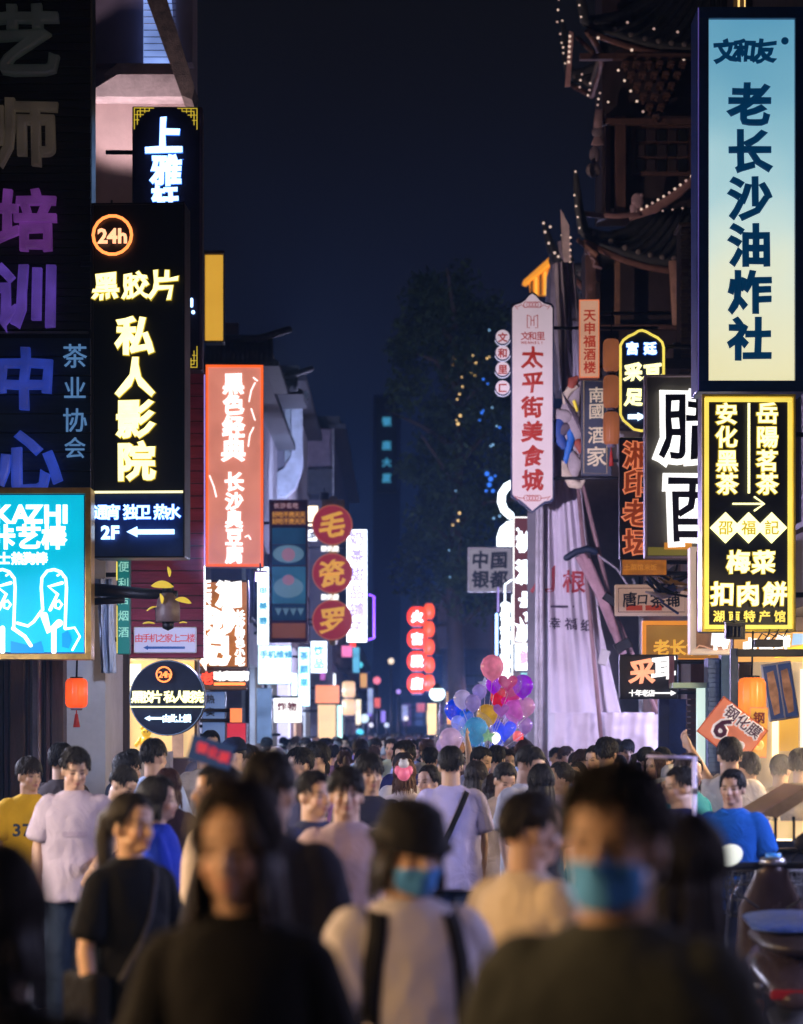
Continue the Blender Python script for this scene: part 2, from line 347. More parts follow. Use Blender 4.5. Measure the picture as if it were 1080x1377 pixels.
WARM, COOLL, LAV, VIO = (1,.66,.36), (.62,.78,1), (.72,.66,1), (.6,.45,1)
building('dark timber shop terrace whose wooden posts stand under the cyan snack sign', -1, -3.85, .8, 21.4, 12, DARKW, [(1.2,4.2,(1,.6,.28),560),(5.4,8.6,(1,.62,.3),560),(10,13.2,(1,.85,.75),620),(15,19,(.7,.72,1),620)], lit=.1)  # bays beside the viewer stay unseen; their lamps are added to light the crowd
building('pale plastered house between the dark timber posts and the glowing yellow shop', -1, -2.72, 22.2, 28, 5.3, WHITEP, [(23.6,27.6,(1,.72,.4),240)])
building('tall mauve house rising behind the black vertical cinema sign', -1, -2.5, 28.5, 29.6, 14, MAUVEP, (), False)
building('low house with a cool lit shop between the mauve house and the tiled roof', -1, -2.85, 29.7, 36.2, 5.0, MAUVEP, [(30,35.3,(.5,.68,1),450)], False)
building('tile roofed house directly behind the salmon lightbox', -1, -2.42, 36.6, 47, 7.3, GREYP, [(37.5,41,COOLL,300),(42.5,46,(.6,.8,1),300)])
building('narrow white house with a stepped fire gable beyond the salmon lightbox', -1, -2.25, 48.2, 59, 8.8, WHITEP, [(49,53,WARM,200),(54,58,COOLL,300)])
building('dim block with a bare end wall behind the stepped gable', -1, -1.75, 60.5, 80, 9.4, GREYP, [(62,66,(1,.5,.3),260),(68,73,COOLL,300)])
building('long low row of shops far down the street below the dark sky', -1, -2.0, 81, 135, 5.2, GREYP, [(84,90,WARM,300),(95,101,(.6,.5,1),350),(106,112,WARM,300)])
building('brick fronted shop row under the tall blue lightbox', 1, 3.5, 2.2, 27.4, 11.2, mat('brown_brick_wall', (.13,.095,.085), .8, var=.3, scale=4, bump=.4), [(3,5.6,(.7,.6,1),60),(7,9.6,(.55,.55,1),330),(11,14,(.6,.62,1),400),(15,18.4,(1,.75,.45),560),(20,23,(1,.78,.5),220),(24,26.6,(.5,.55,1),280)], lit=.1)  # near bays are out of view, their lamps added for light on people
building('old timber house carrying the small hanging restaurant signs', 1, 3.35, 28, 34.6, 6.0, REDW, [(29,33,LAV,160)])
building('narrow shophouse behind the maroon vertical sign', 1, 3.0, 41.6, 50, 6.5, GREYP, [(43,48.5,(.65,.78,1),330)])
building('row of dim low houses behind the balloon seller', 1, 2.6, 51, 69, 5.5, GREYP, [(52,56,COOLL,330),(58,63,(.7,.5,1),330)])
building('distant low shop row past the grey tiled roof', 1, 3.2, 82, 135, 5, GREYP, [(86,92,(.6,.5,1),320),(100,106,WARM,300)])

# camera facing end walls: cladding and trim that belong to the houses get their own things where they stand out
def wedge(D, pts, m, name, parent, th=.2, y=None):
    q = [P(x, y_, D) for x, y_ in pts]; q = [(p.x, p.z) for p in q]
    ar = sum(q[i][0]*q[(i+1)%len(q)][1] - q[(i+1)%len(q)][0]*q[i][1] for i in range(len(q)))
    if ar < 0: q = q[::-1]
    return MB().prism(q, D, D + th).build(name, m, parent)
gw = empty('gable_cornice', P(190, 130, 28.2), 'stepped pale cornice and slanting dark eave above the black cinema sign', 'cornice')
def gp(o): o.parent = gw; o.matrix_parent_inverse = Matrix.Translation(gw.location).inverted(); return o
gp(wedge(27.9, [(123,122),(158,100),(250,100),(250,130),(123,130)], mat('cornice_stone', (.5,.42,.44), .8, bump=.2), 'cornice', None, .55))
gp(wedge(28.0, [(140,100),(158,85),(250,85),(250,99.6)], mat('cornice_stone', None), 'cornice', None, .45))
gp(wedge(28.15, [(193,0),(193,-60),(225,-60),(237,84),(193,84)], emit('blue_lit_brick', (.28,.42,.95), .85, var=.75, scale=1.6), 'wall_wash_glow', None, .1))  # brick wall, no lamp; the fluorescent light on it is put into emission
for yy in range(-50, 84, 9): gp(wedge(28.13, [(193.5,yy),(236.5,yy),(236.5,yy+.7),(193.5,yy+.7)], mat('joint_grey', (.12,.12,.16), .8, bump=0), 'joint', None, .015))
gp(wedge(27.6, [(176,-60),(206,-60),(262,118),(258,134),(244,128)], mat('eave_dark', (.10,.075,.07), .8, scale=14, var=.6, bump=.6), 'eave', None, .5))
gp(wedge(28.2, [(236,-60),(259,-60),(259,84),(236,84)], mat('mauve_plaster', None), 'wall_strip', None, .25))
gp(wedge(28.22, [(123,131),(262,131),(262,280),(123,280)], mat('mauve_lit', (.48,.36,.36), .85, var=.18, scale=1.4, bump=.3), 'lower_wall', None, .25))  # lit copy of the mauve plaster, light put into its colour
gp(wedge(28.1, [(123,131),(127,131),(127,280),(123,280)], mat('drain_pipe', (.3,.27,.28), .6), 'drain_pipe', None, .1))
gp(wedge(28.27, [(100,-60),(193,-60),(193,85),(100,85)], mat('mauve_dusk', (.16,.13,.19), .85, var=.15, scale=1.4, bump=.3), 'upper_wall', None, .2))  # dim copy of the mauve plaster, shade put into its colour
# pale end wall with pipes, door posts
ew = empty('timber_post_row', P(45, 1015, 20.9), 'weathered dark wooden posts and battens under the cyan snack sign', 'timber posts')
for i, (a, b_, m_) in enumerate([(-30,6,DARKW),(8,14,REDW),(16,36,DARKW),(38,42,REDW),(46,52,mat('grey_batten',(.3,.24,.26),.7)),(53,57,mat('grey_batten',None)),(59,63,DARKW),(64,70,REDW),(72,88,DARKW)]):
    p0, p1 = P(a, 870, 20.9), P(b_, 1040, 20.9)
    MB().bb(p0.x - ew.location.x, p1.x - ew.location.x, -.05 - .04 * (i % 3), .1, -ew.location.z, p0.z - ew.location.z + .1).build('post', m_, ew, .008)
cl = MB(); cp = [(127,790),(140,770),(150,840),(156,1000),(150,1060),(128,1060)]
# hanging cloth on the pale wall
def cloth(name, label, D, fx0, fx1, y0, y1, m, amp=.05, nx=60, nz=50, freq=5, sway=0, cat='cloth', **kw):
    """fx0/fx1: photo x of the two edges as functions of t (0 top .. 1 bottom)"""
    V, Fc = [], []
    for j in range(nz + 1):
        t = j / nz
        for i in range(nx + 1):
            u = i / nx; x = fx0(t) * (1 - u) + fx1(t) * u; p = P(x, y0 + (y1 - y0) * t, D)
            f = math.sin(u * freq * 6.28 + 2.2 * math.sin(t * 2.6 + sway)) + .5 * math.sin(u * freq * 15 + 3 * t + 1) + .7 * noise.noise((u * 5, t * 6, D)) + .6 * abs(noise.noise((u * 9 + t * 6, t * 3 - u * 4, D)))
            V.append((p.x, D + amp * f, p.z))
    n1 = nx + 1
    for j in range(nz):
        for i in range(nx): Fc.append((j*n1+i, (j+1)*n1+i, (j+1)*n1+i+1, j*n1+i+1))
    M = MB(); M.add(V, Fc, True); o = M.build(name, m)
    so = o.modifiers.new('solid', 'SOLIDIFY'); so.thickness = .01
    if label: tag(o, label, cat, **kw)
    return o
cloth('dust_sheet', 'pale dust sheet hanging on the plaster wall beneath the black cinema sign', 21.9, lambda t: 128 + 8*t, lambda t: 152 + 3*t, 778, 905, mat('pale_sheet', (.42,.46,.6), .8, bump=.1), .04, 24, 30, 2.0)

# tiled roofs and stepped gable behind the salmon lightbox
def tile_roof(label, D, x0, x1, ytop, ybot, dep=3.0, rows=14, chimney=None):
    p0, p1 = P(x0, ybot, D), P(x1, ytop, D); r = empty('tiled_roof', ((p0.x + p1.x) / 2, D, p0.z), label, 'roof'); w_, h_ = p1.x - p0.x, p1.z - p0.z
    MB().prism([(-w_/2-.1,0),(w_/2+.1,0),(w_/2+.1,.07),(w_/2,.12),(w_/2-.05,h_),(-w_/2+.05,h_),(-w_/2,.12),(-w_/2-.1,.07)], 0, dep).build('roof_slab', TILE, r)
    tm = MB().tube([(0,0,0),(0,.25,1)], [.055,.045], 8).mesh('tile_row', TILE)
    for i in range(rows): place('tile_row', tm, r, (-w_/2 + w_ * (i + .5) / rows, -.06, .04), (R(8),0,0), (1,.6,h_*.95))
    MB().tube([(-w_/2-.25,-.02,h_+.16),(-w_/2*.6,0,h_+.03),(w_/2*.6,0,h_+.03),(w_/2+.25,-.02,h_+.16)], .055, 8, 'round').build('ridge', TILE, r)
    if chimney:
        c = P(chimney, ytop, D); MB().bb(c.x-r.location.x-.1, c.x-r.location.x+.1, .2, .4, h_-.05, h_+.3).build('chimney', GREYP, r)
    return r
tile_roof('dark tiled roof with upturned ridge right above the salmon lightbox', 36.3, 278, 366, 458, 492, 3, 14, 310)
tile_roof('smaller dark tiled eave stepped behind the salmon lightbox roof', 44, 352, 400, 508, 530, 2, 8)
st = empty('stepped_gable', P(400, 690, 47.6), 'white stepped fire gable with curved eave edge beside the salmon lightbox', 'gable wall')
def sp(o): o.parent = st; o.matrix_parent_inverse = Matrix.Translation(st.location).inverted(); return o
sp(wedge(47.6, [(340,530),(382,530),(382,640),(350,690),(340,690)], mat('gable_mauve', (.30,.28,.40), .85, scale=1.5), 'gable_panel', None, .3))
sp(wedge(47.5, [(383,545),(391,545),(391,612),(383,622)], mat('gable_white', (.5,.55,.68), .8), 'gable_panel', None, .3))
sp(wedge(47.4, [(392,540),(406,536),(407,628),(398,655),(384,668),(352,668),(366,640),(384,628),(392,612)], mat('gable_white', None), 'gable_panel', None, .3))
for a in ((376,526,396,533),(380,538,400,543),(392,530,412,537)): sp(wedge(47.2, [(a[0],a[1]),(a[2],a[1]-5),(a[2]+3,a[1]-1),(a[2],a[3]),(a[0],a[3])], TILE, 'coping', None, .6))
ob = empty('rooftop_shed', P(428, 660, 58), 'dim flat roofed rooftop shed with dark awning past the white gable', 'rooftop shed')
def obp(o): o.parent = ob; o.matrix_parent_inverse = Matrix.Translation(ob.location).inverted(); return o
obp(wedge(58, [(408,577),(448,577),(448,640),(408,640)], mat('shed_wall', (.20,.17,.22), .8), 'shed_wall', None, 1.5)); obp(wedge(57.8, [(402,632),(448,630),(448,664),(394,664)], TILE, 'awning', None, 1.5)); obp(wedge(57.7, [(447,576),(449,576),(449,670),(447,670)], STEEL, 'pole', None, .04))
tag(wedge(58.5, [(408,548),(416,545),(422,570),(408,571)], emit('teal_glow', (.25,.85,.95), 1.4), 'lit_window', None, .1), 'small teal lit window peeking over the rooftop shed', 'window')
ft = empty('tower_sign', P(520, 650, 140), 'column of tiny cyan characters on a far tower in the night sky', 'tower sign')
for i, yy in enumerate((567, 599, 622, 643)):
    p = P(520, yy, 140) - ft.location; put_letter(ft, '银座大厦'[i], (p.x, -.1, p.z), .52, emit('far_cyan', (.08,.45,.75), .6), .05, name='letter')
MB().bb(-.6, .6, .1, .5, -.5, 5.0).build('backing', BLACKB, ft); MB().bb(-.8, .8, .5, 3, -ft.location.z, 5.2).build('tower', mat('far_tower', (.03,.05,.12), .6), ft)

# ------------------------------------------------------------------ LEFT SIGNS
# slatted billboard with raised letters
s = Sign('slatted_billboard', 'huge dark slatted board with raised purple and blue letters beside the pale wall', (-90,-40,123,660), 20.6, .3)
s.case(BLACKB)
sl = {}
for k, m_ in (('a', mat('slat_black', (.022,.018,.022), .45, stretch=(.4,5,5), bump=.2)), ('b', mat('slat_blue_lit', (.02,.045,.10), .45, stretch=(.4,5,5), bump=.2))): sl[k] = m_
for i in range(45):
    yy = -40 + i * 11.0
    if yy > 443: break
    s.bar(sl['a'], -90, yy + .8, 122.5, yy + 10.4, 0 - .012 * (i % 2), .03, 'slat')
for i in range(8): s.bar(sl['b'], -90, 456 + i * 25.6, 122.5, 456 + i * 25.6 + 23.6, -.01, .035, 'slat')  # blue light on the lower slats is put into their colour
s.bar(STEEL, -90, 447, 120, 450, -.04, .02, 'rail')
for ch, x, y, z_, col, stg in (('艺',36,60,98,(.045,.06,.05),.13),('师',36,182,92,(.10,.075,.05),.26),('培',38,299,84,(.16,.035,.26),.5),('训',36,400,88,(.10,.045,.36),.6),('中',36,512,84,(.02,.05,.42),.6),('心',40,624,90,(.02,.055,.45),.7)):
    s.text([(ch, x, y, z_)], emit('letter_%d' % y, col, stg, var=.35, scale=3, base=(.25,.25,.3)), y=-.09, bevel=.035, ext=.06, brush=.35)  # coloured light on the letter faces is put into their emission
s.text([('茶',102,480,34),('业',102,523,32),('协',102,566,34),('会',102,603,30)], emit('pale_blue_letter', (.13,.3,.6), .6), y=-.06, bevel=.008, ext=.02)
# cyan snack lightbox
s = Sign('snack_lightbox', 'bright cyan gold framed snack lightbox with white letters and ice lolly drawings', (-62,656,123,887), 19.6, .22, wall=-3.8, cat='lightbox')
s.case(GOLD); s.frame(GOLD, 8, .03); s.panel(E_CYAN, (-54,664,115,879)); s.frame(mat('deep_blue_edge', (.01,.05,.3), .4), 2.0, .012, (-54,664,115,879), 'inner_frame')
s.text([('K',6,691,33),('A',28,691,33),('Z',46,691,33),('H',71,691,33),('I',88,691,33)], E_WHITE, -.016, .045, .008)
s.text([('咔',4,722,34),('艺',39,722,34),('棒',73,722,34)], E_WHITE, -.016, .04, .008); s.text([('芝',-10,751,17),('士',6,751,17),('热',24,751,17),('狗',40,751,17),('棒',56,751,17)], E_WHITE, -.016, .045, .008)
for dx in (0, -69):
    s.line(E_WHITE, [(58+dx,820),(56+dx,790),(57+dx,777),(64+dx,768),(73+dx,766),(82+dx,769),(89+dx,778),(90+dx,790),(88+dx,845)], 4, -.018)
    s.line(E_WHITE, [(84+dx,784),(66+dx,789),(78+dx,799),(68+dx,820)], 4.5, -.018); s.line(E_WHITE, [(75+dx,810),(80+dx,808),(84+dx,813),(80+dx,819),(75+dx,817)], 3.2, -.018, closed=True); s.line(E_WHITE, [(78+dx,774),(83+dx,771),(86+dx,776)], 3, -.018)
    s.line(E_WHITE, [(73+dx,845),(73+dx,876)], 7, -.018)
s.line(E_WHITE, [(24,838),(38,842),(46,836),(56,822)], 4, -.018); s.line(E_WHITE, [(18,845),(34,856),(42,868)], 5, -.018); s.line(E_WHITE, [(60,828),(66,848),(80,838)], 10, -.02)
s.line(E_WHITE, [(88,846),(101,844),(108,856),(98,874)], 3, -.018); s.poly(emit('blue_film', (0,.32,.7), .8), [(84,852),(92,848),(97,860),(93,872),(84,870)], -.015, .004); s.poly(emit('blue_film', None, 1), [(15,862),(40,868),(56,862),(60,878),(15,878)], -.0125, .002)
# black cinema sign
s = Sign('cinema_sign', 'tall black sign with glowing yellow-white letters, 24h ring and blue lower panel', (123,273,249,750), 20.2, .34, yaw=R(-3), wall=-2.72)
s.case(BLACKB); s.frame(BLACKM, 2.2, .02); s.panel(mat('blue_black', (.012,.035,.13), .35, bump=0), (125,665,247,748)); s.bar(E_PALEY, 124, 660.5, 247, 663.5)
s.line(E_ORNG, [(152 + 26*math.cos(t*.35), 317 + 26*math.sin(t*.35)) for t in range(18)], 4.2, -.04, closed=True)
s.text([('2',139,318,27),('4',152,318,27),('h',166,318,27)], emit('orange_white', (1,.42,.22), 1.9), -.05, .035, .02)
s.text([('黑',143,385,37),('胶',183,385,36),('片',222,384,42)], E_YELW, -.05, .028, .02, 1.0, rim=(E_YELD, .055))
s.text([('私',183,452,53),('人',183,508,53),('影',183,564,53),('院',184,621,53)], E_YELW, -.05, .036, .02, .25, rim=(E_YELD, .056))
s.text([('通',136,689,21),('宵',153,689,21),('独',177,689,21),('卫',194,689,21),('热',218,689,21),('水',234,689,21)], E_BLUEW, -.045, .03, .02, rim=(emit('blue_halo', (.05,.2,.9), 1.2), .06))
s.text([('2',143,716,24),('F',156,716,24)], E_BLUEW, -.045, .045, .02); s.poly(E_BLUEW, arrow(236, 172, 716, 7, 3.2), -.045, .03, 'arrow')
# dark vertical sign with gold fretwork
s = Sign('fretwork_sign', 'dark purple vertical sign with gold corner fretwork and white brush letters', (178,143,272,497), 23.6, .35, yaw=R(2), wall=-2.9)
s.case(mat('plum_board', (.03,.016,.04), .5)); s.panel(mat('deep_plum', (.018,.01,.03), .4), (180,145,266,495)); s.bar(mat('plum_edge', (.14,.07,.12), .4), 268.5, 145, 271, 495, -.01, .012, 'edge_strip')
s.text([('上',221,184,50),('雅',224,230,42),('轩',222,269,36)], E_BLUEW, -.05, .045, .02, .35, rim=(emit('blue_halo', None, 1), .06))
fx = E_YELD
for sx in (1, -1):
    for sy in (1, -1):
        ox, oy = (181 if sx > 0 else 265), (146 if sy > 0 else 494)
        for a, b_ in (([(0,0),(26,0)]), ([(0,0),(0,28)]), ([(4,4),(20,4)]), ([(4,4),(4,22)]), ([(8,0),(8,12)]), ([(0,9),(12,9)]), ([(14,0),(14,6)]), ([(0,16),(6,16)]), ([(20,4),(20,0)])):
            s.line(fx, [(ox + sx*a[0], oy + sy*a[1]), (ox + sx*b_[0], oy + sy*b_[1])], 1.3, -.014, 'fret')
s.line(E_BLUEW, [(260,420),(260,420.5)], 5, -.03, 'indicator_lamp'); s.line(E_BLUEW, [(258,403),(258,412)], 4, -.03, 'indicator_lamp')
# yellow box
s = Sign('yellow_lightbox', 'plain mustard yellow lightbox jutting out above the salmon one', (275,340,301,460), 33, .3, wall=-2.5, cat='lightbox'); s.case(BLACKB); s.panel(emit('mustard_film', (.9,.47,.05), .75, var=.06), (276,343,300,458)); s.bar(DARKW, 272, 338, 302, 342, -.02, .05, 'cap')
# maroon planks
s = Sign('plank_board', 'large maroon board of horizontal planks behind the cinema sign', (150,500,275,885), 23.9, .12, wall=-2.9, cat='board'); s.case(DARKW)
for i in range(23): s.bar(MAROON, 150, 500.5 + i*16.75, 274.5, 500.5 + i*16.75 + 15.3, 0 - .008*(i%2), .03, 'plank')
s.line(emit('violet_strip', (.5,.35,1), .7), [(275.5,505),(275.5,760)], 1.8, -.03, 'light_strip'); s.line(E_HOT, [(275.5,762),(275.5,884)], 1.8, -.03, 'light_strip')
# small white direction sign
s = Sign('direction_sign', 'small white sign with red letters and a blue arrow on the maroon planks', (180,843,264,878), 23.6, .06); s.case(emit('pale_violet_film', (.5,.5,.8), .75, var=.05)); s.text([(c, 187 + 10*i, 858, 12) for i, c in enumerate('由手机之家上二楼')], emit('red_print', (.75,.04,.06), .5), -.012, .012, .006); s.poly(emit('blue_print', (.02,.1,.5), .5), arrow(249, 193, 871, 3.2, 1.6), -.012, .006, 'arrow'); s.frame(WHITEM, 1, .01)
# teal strip sign
s = Sign('teal_sign', 'narrow teal vertical sign with pale letters left of the maroon planks', (157,752,175,880), 22.2, .1, wall=-2.72); s.case(mat('teal_board', (.01,.16,.16), .4, bump=.02)); s.panel(emit('teal_film', (.01,.22,.21), .5), (159,753,174,879)); s.text([(c, 166.5, 762 + 22*i, 15) for i, c in enumerate('便利店烟酒')], emit('teal_letter', (.35,.75,.62), .7), -.015, .008, .006); s.line(E_YEL, [(157.5,756),(157.5,780)], 1.8, -.02, 'light_strip'); s.line(E_YEL, [(157.8,815),(157.8,878)], 1.2, -.02, 'light_strip')
# wall-arm floodlight with yellow leaves
lo = P(226, 812, 19.8); fl = empty('bell_lamp', lo, 'grey bell shaped lamp on a dark arm trimmed with yellow leaves', 'lamp')
k = 19.8 / F
MB().tube([(-101*k, .1, 20*k), (-30*k, .05, 14*k), (12*k, 0, 12*k)], [.055,.045,.035], 10).build('arm', BLACKM, fl); MB().tube([(-101*k, .1, 4*k), (-60*k, .06, 6*k)], .03, 8).build('arm', BLACKM, fl)
MB().lathe([(.001,.10),(.05,.09),(.085,.04),(.10,-.04),(.098,-.14),(.085,-.15),(.001,-.13)], 24).build('shade', mat('bell_grey', (.16,.11,.11), .45), fl); MB().lathe([(.001,.18),(.045,.17),(.05,.09),(.001,.09)], 16).build('socket', BLACKM, fl)
MB().lathe([(.001,-.13),(.05,-.14),(.045,-.20),(.001,-.22)], 16).build('bulb', BLACKM, fl)
for i, (x, z, a, ln) in enumerate([(-6,22,.05,30),(22,2,.25,22),(-8,6,1.4,14),(2,42,1.4,14),(-24,-28,0,16),(22,-27,0,10),(-20,-8,-.4,14)]):
    L = MB(); n_ = 8; V = []
    for j in range(n_ + 1):
        t = j / n_; wdt = .32 * ln * math.sin(math.pi * t) ** .7 * (1 if i < 4 else .3); V += [((t - .5) * ln * k, -.02 * math.sin(t*3), wdt * k * .5 + .1*ln*k*math.sin(t*3)), ((t - .5) * ln * k, .01, -wdt * k * .5 + .1*ln*k*math.sin(t*3))]
    L.add(V, [(2*j, 2*j+1, 2*j+3, 2*j+2) for j in range(n_)]); o = L.build('leaf', emit('yellow_leaf', (.8,.58,.05), .45, base=(.7,.5,.05)), fl); o.location = (x*k, -.11, z*k); o.rotation_euler = (0, a, 0)
    so = o.modifiers.new('s', 'SOLIDIFY'); so.thickness = .006
# round cinema sign
s = Sign('round_sign', 'round black sign with yellow-white and blue-white letters under the maroon planks', (174,888,276,989), 19.4, .14); cz = s.h / 2
M = MB(); M.prism([(s.w/2*math.cos(a*math.pi/24), cz + s.w/2*math.sin(a*math.pi/24)) for a in range(48)], 0, .14); M.build('disc', BLACKB, s.o); M = MB(); M.prism([(s.w/2*.955*math.cos(a*math.pi/24), cz + s.w/2*.955*math.sin(a*math.pi/24)) for a in range(48)], -.01, 0); M.build('face_panel', mat('midnight', (.01,.016,.035), .35, bump=0), s.o)
s.line(emit('rim_tube', (.2,.3,.5), .5), [(225 + 50*math.cos(t*.2), 938.5 + 50*math.sin(t*.2)) for t in range(32)], .9, -.01, closed=True)
s.line(E_ORNG, [(221 + 10*math.cos(t*.4), 907 + 10*math.sin(t*.4)) for t in range(16)], 2.2, -.03, closed=True); s.text([('2',216.5,907,12),('4',221.5,907,12),('h',226.5,907,12)], E_ORNG, -.03, .02, .02)
s.text([(c, x, 937, 17) for c, x in zip('黑胶片私人影院', (185,198,211,229,242,254,266))], E_YELW, -.03, .035, .02, .2); s.bar(E_YELW, 176, 949.5, 275, 951.5, -.02, .015)
s.poly(E_COOL, arrow(219, 195, 966, 3.6, 1.6), -.03, .02, 'arrow'); s.text([(c, 224 + 9.4*i, 966, 11) for i, c in enumerate('由此上楼')], E_COOL, -.03, .04, .02)
# salmon lightbox
s = Sign('salmon_lightbox', 'tall salmon lightbox with orange edge and white letters for black stinky tofu', (277,491,354,762), 30, .38, yaw=R(2), wall=-2.6, cat='lightbox')
s.case(mat('orange_case', (.4,.08,.03), .4)); s.panel(E_SALM, (278,492,353,761)); s.frame(E_ORF, 3.2, .03)
s.text([('黑',314,516,29),('色',314,544,29),('经',314,574,30),('典',314,605,32),('长',315,648,26),('沙',315,674,24),('臭',315,698,24),('豆',315,722,24),('腐',315,746,24)], E_WHITE, -.02, .042, .01, .35)
for pts in ([(343,515),(338,525),(335,540)],[(338,550),(343,565)],[(341,575),(336,585),(334,600)],[(282,640),(288,655),(291,668)],[(330,722),(334,720),(337,725)],[(341,508),(346,512)]): s.line(E_WHITE, pts, 1.8, -.018, 'brush_mark')
# brown wooden sign
s = Sign('brown_sign', 'brown wooden sign with puffy white brush letters below the salmon lightbox', (262,780,334,898), 27.6, .2, wall=-2.72)
s.case(DARKW); s.panel(emit('lit_brown', (.42,.14,.03), .62, var=.5, scale=5), (264,783,332,896)); s.text([('湘',309,799,34),('沙',300,836,38),('记',288,875,40)], E_WHITE, -.04, .085, .02, 1)
s.text([(c, 323, 827 + 12.5*i, 13) for i, c in enumerate('长沙特色小吃')], E_WHITE, -.03, .06, .02, .5); s.text([(c, 276, 788 + 17*i, 17) for i, c in enumerate('正宗湘味')], E_WHITE, -.03, .06, .02, .5)
s = Sign('low_fascia_sign', 'low sign with one red character and white characters below the brown wooden sign', (270,898,332,928), 27.9, .2, wall=-2.72); s.case(DARKW); s.text([('老',279,912,17)], E_RED, -.02, .05, .02, .4); s.text([(c, 294 + 11.5*i, 909, 13) for i, c in enumerate('味臭豆腐')], E_WHITE, -.02, .07, .02); s.bar(E_ORNG, 288, 918, 330, 921.5, -.015)
# framed poster board (its pictured character is left out: plain ovals)
s = Sign('poster_board', 'tall red framed poster board with dark blue picture panels and amber text', (362,672,414,864), 41, .2, wall=-2.42); s.case(DKRED); s.frame(mat('brown_red', (.22,.05,.05), .5), 2, .02)
s.text([(c, 372 + 8.5*i, 680, 8) for i, c in enumerate('长沙名吃')], emit('dim_pink', (.7,.4,.45), .5), -.02, .02); s.panel(emit('amber_text_bg', (.25,.07,.02), .3), (366,687,411,706), -.01)
for r_ in range(2): s.text([(c, 370 + 7.4*i, 692 + 9*r_, 8) for i, c in enumerate('好吃不贵天天')], emit('amber_text', (.8,.35,.04), .6), -.02, .02)
s.panel(emit('poster_blue', (.02,.10,.22), .35, var=.3), (366,710,411,732), -.01); s.panel(emit('poster_blue2', (.015,.06,.14), .32, var=.3), (366,733,411,760), -.012, name='picture_panel'); s.panel(emit('poster_blue3', (.04,.18,.32), .42, var=.3), (366,762,411,812), -.01, name='picture_panel'); s.panel(emit('poster_blue2', None, 1), (366,813,411,834), -.01, name='picture_panel')
def oval(S, m, cx, cy, rx, ry, y=-.02, nm='printed_oval', n=24): return S.poly(m, [(cx + rx*math.cos(2*math.pi*a/n), cy + ry*math.sin(2*math.pi*a/n)) for a in range(n)], y, .004, nm)
oval(s, emit('pale_oval', (.16,.30,.42), .5), 388, 745, 21, 12); oval(s, emit('pink_oval', (.45,.22,.32), .5), 388, 746, 9, 9, -.026); oval(s, emit('pale_oval', None, 1), 388, 790, 20, 14); oval(s, emit('pink_oval', None, 1), 388, 780, 8, 7, -.026)
for i in range(4): s.poly(emit('pale_oval', None, 1), [(370+10*i,818),(379+10*i,818),(374.5+10*i,828)], -.02, .004, 'printed_triangle')
s.panel(emit('dim_orange_text', (.4,.12,.05), .35), (366,838,411,858), -.01)
# three discs on a pole
s = Sign('disc_sign', 'three red discs with gold characters stacked on one hanging bracket', (420,672,474,863), 43, .16, wall=-2.42); s.o.children[0].name = 'bracket'
s.line(mat('ochre_post', (.4,.25,.08), .6), [(448,672),(448,862)], 12, .06, 'post'); s.bar(mat('ochre_post', None), 433, 672, 463, 690, .05, .06, 'cap')
for i, (c, yy) in enumerate((('毛',706),('瓷',771),('罗',834))):
    d = oval(s, emit('red_disc', (.42,.03,.045), .55, var=.1), 447, yy, 27, 27, -.02, 'disc', 36); s.line(emit('disc_rim', (.6,.16,.08), .5), [(447 + 26.5*math.cos(t*.25), yy + 26.5*math.sin(t*.25)) for t in range(25)], 1.6, -.024, 'rim', True)
    s.text([(c, 447, yy, 36)], emit('gold_letter', (.85,.42,.06), .75), -.035, .03, .01, 1)
for yy in (738, 803): s.text([(c, 436 + 8*i, yy, 8) for i, c in enumerate('酸奶屋')], E_WHITE, -.04, .03, .01)
# overexposed far signs left
def box_sign(label, rect, D, m, name='white_lightbox', txt=None, tm=None, side=-1, cat='lightbox', th=.2, fr=None, bev=.04, wall=None):
    s = Sign(name, label, rect, D, th, cat=cat, wall=wall if wall is not None else (-2.3 if side < 0 else 3.0)); s.case(BLACKM); s.panel(m, (rect[0]+.6, rect[1]+.6, rect[2]-.6, rect[3]-.6))
    if fr: s.frame(fr, 1.6, .02)
    if txt: s.text(txt, tm or INK, -.02, bev, .01, .3)
    return s
s = box_sign('overexposed white vertical lightbox behind the three red discs', (466,712,494,864), 50, E_HOT, txt=[(c, 480, 724 + 24*i, 20) for i, c in enumerate('奶茶甜品铺子')], tm=emit('washed_letter', (.45,.35,.8), .8))
s.line(E_PURP, [(497,800),(503,802),(503,858),(496,860)], 3, -.02)
box_sign('small cyan-white lightbox stuck behind the lowest red disc', (418,862,440,905), 52, E_HOT, txt=[('饮',429,875,15),('品',429,892,15)], tm=emit('cyan_print', (.1,.5,.8), .8))
box_sign('wide glaring white fascia low at the pale blue shop corner', (347,868,392,920), 38.5, emit('blue_hot', (.62,.85,1), 2.2), txt=[(c, 355 + 11*i, 880, 11) for i, c in enumerate('手机维修')], tm=emit('cyan_print', None, 1))
box_sign('white shop fascia with soft corners hanging over the crowd', (368,938,406,972), 40, E_WHITE, txt=[('炸',379,950,13),('物',393,950,13)], tm=DKRED)
box_sign('tall thin glaring lightbox left of the framed poster board', (346,762,362,868), 37.6, E_HOT, txt=[(c, 354, 775 + 20*i, 12) for i, c in enumerate('美甲美睫')], tm=emit('cyan_print', None, 1))
box_sign('glaring white lightbox between the poster board and the third disc', (401,870,417,950), 46, emit('blue_hot', None, 1), txt=[(c, 409, 882 + 18*i, 12) for i, c in enumerate('茶颜果')], tm=emit('cyan_print', None, 1))
box_sign('small orange lightbox glowing between poster board and top disc', (413,680,428,708), 46, E_WARM); box_sign('small white lightbox with dark specks beside the top disc', (413,712,427,728), 46, E_WHITE, txt=[('凉',420,720,10)], tm=INK)
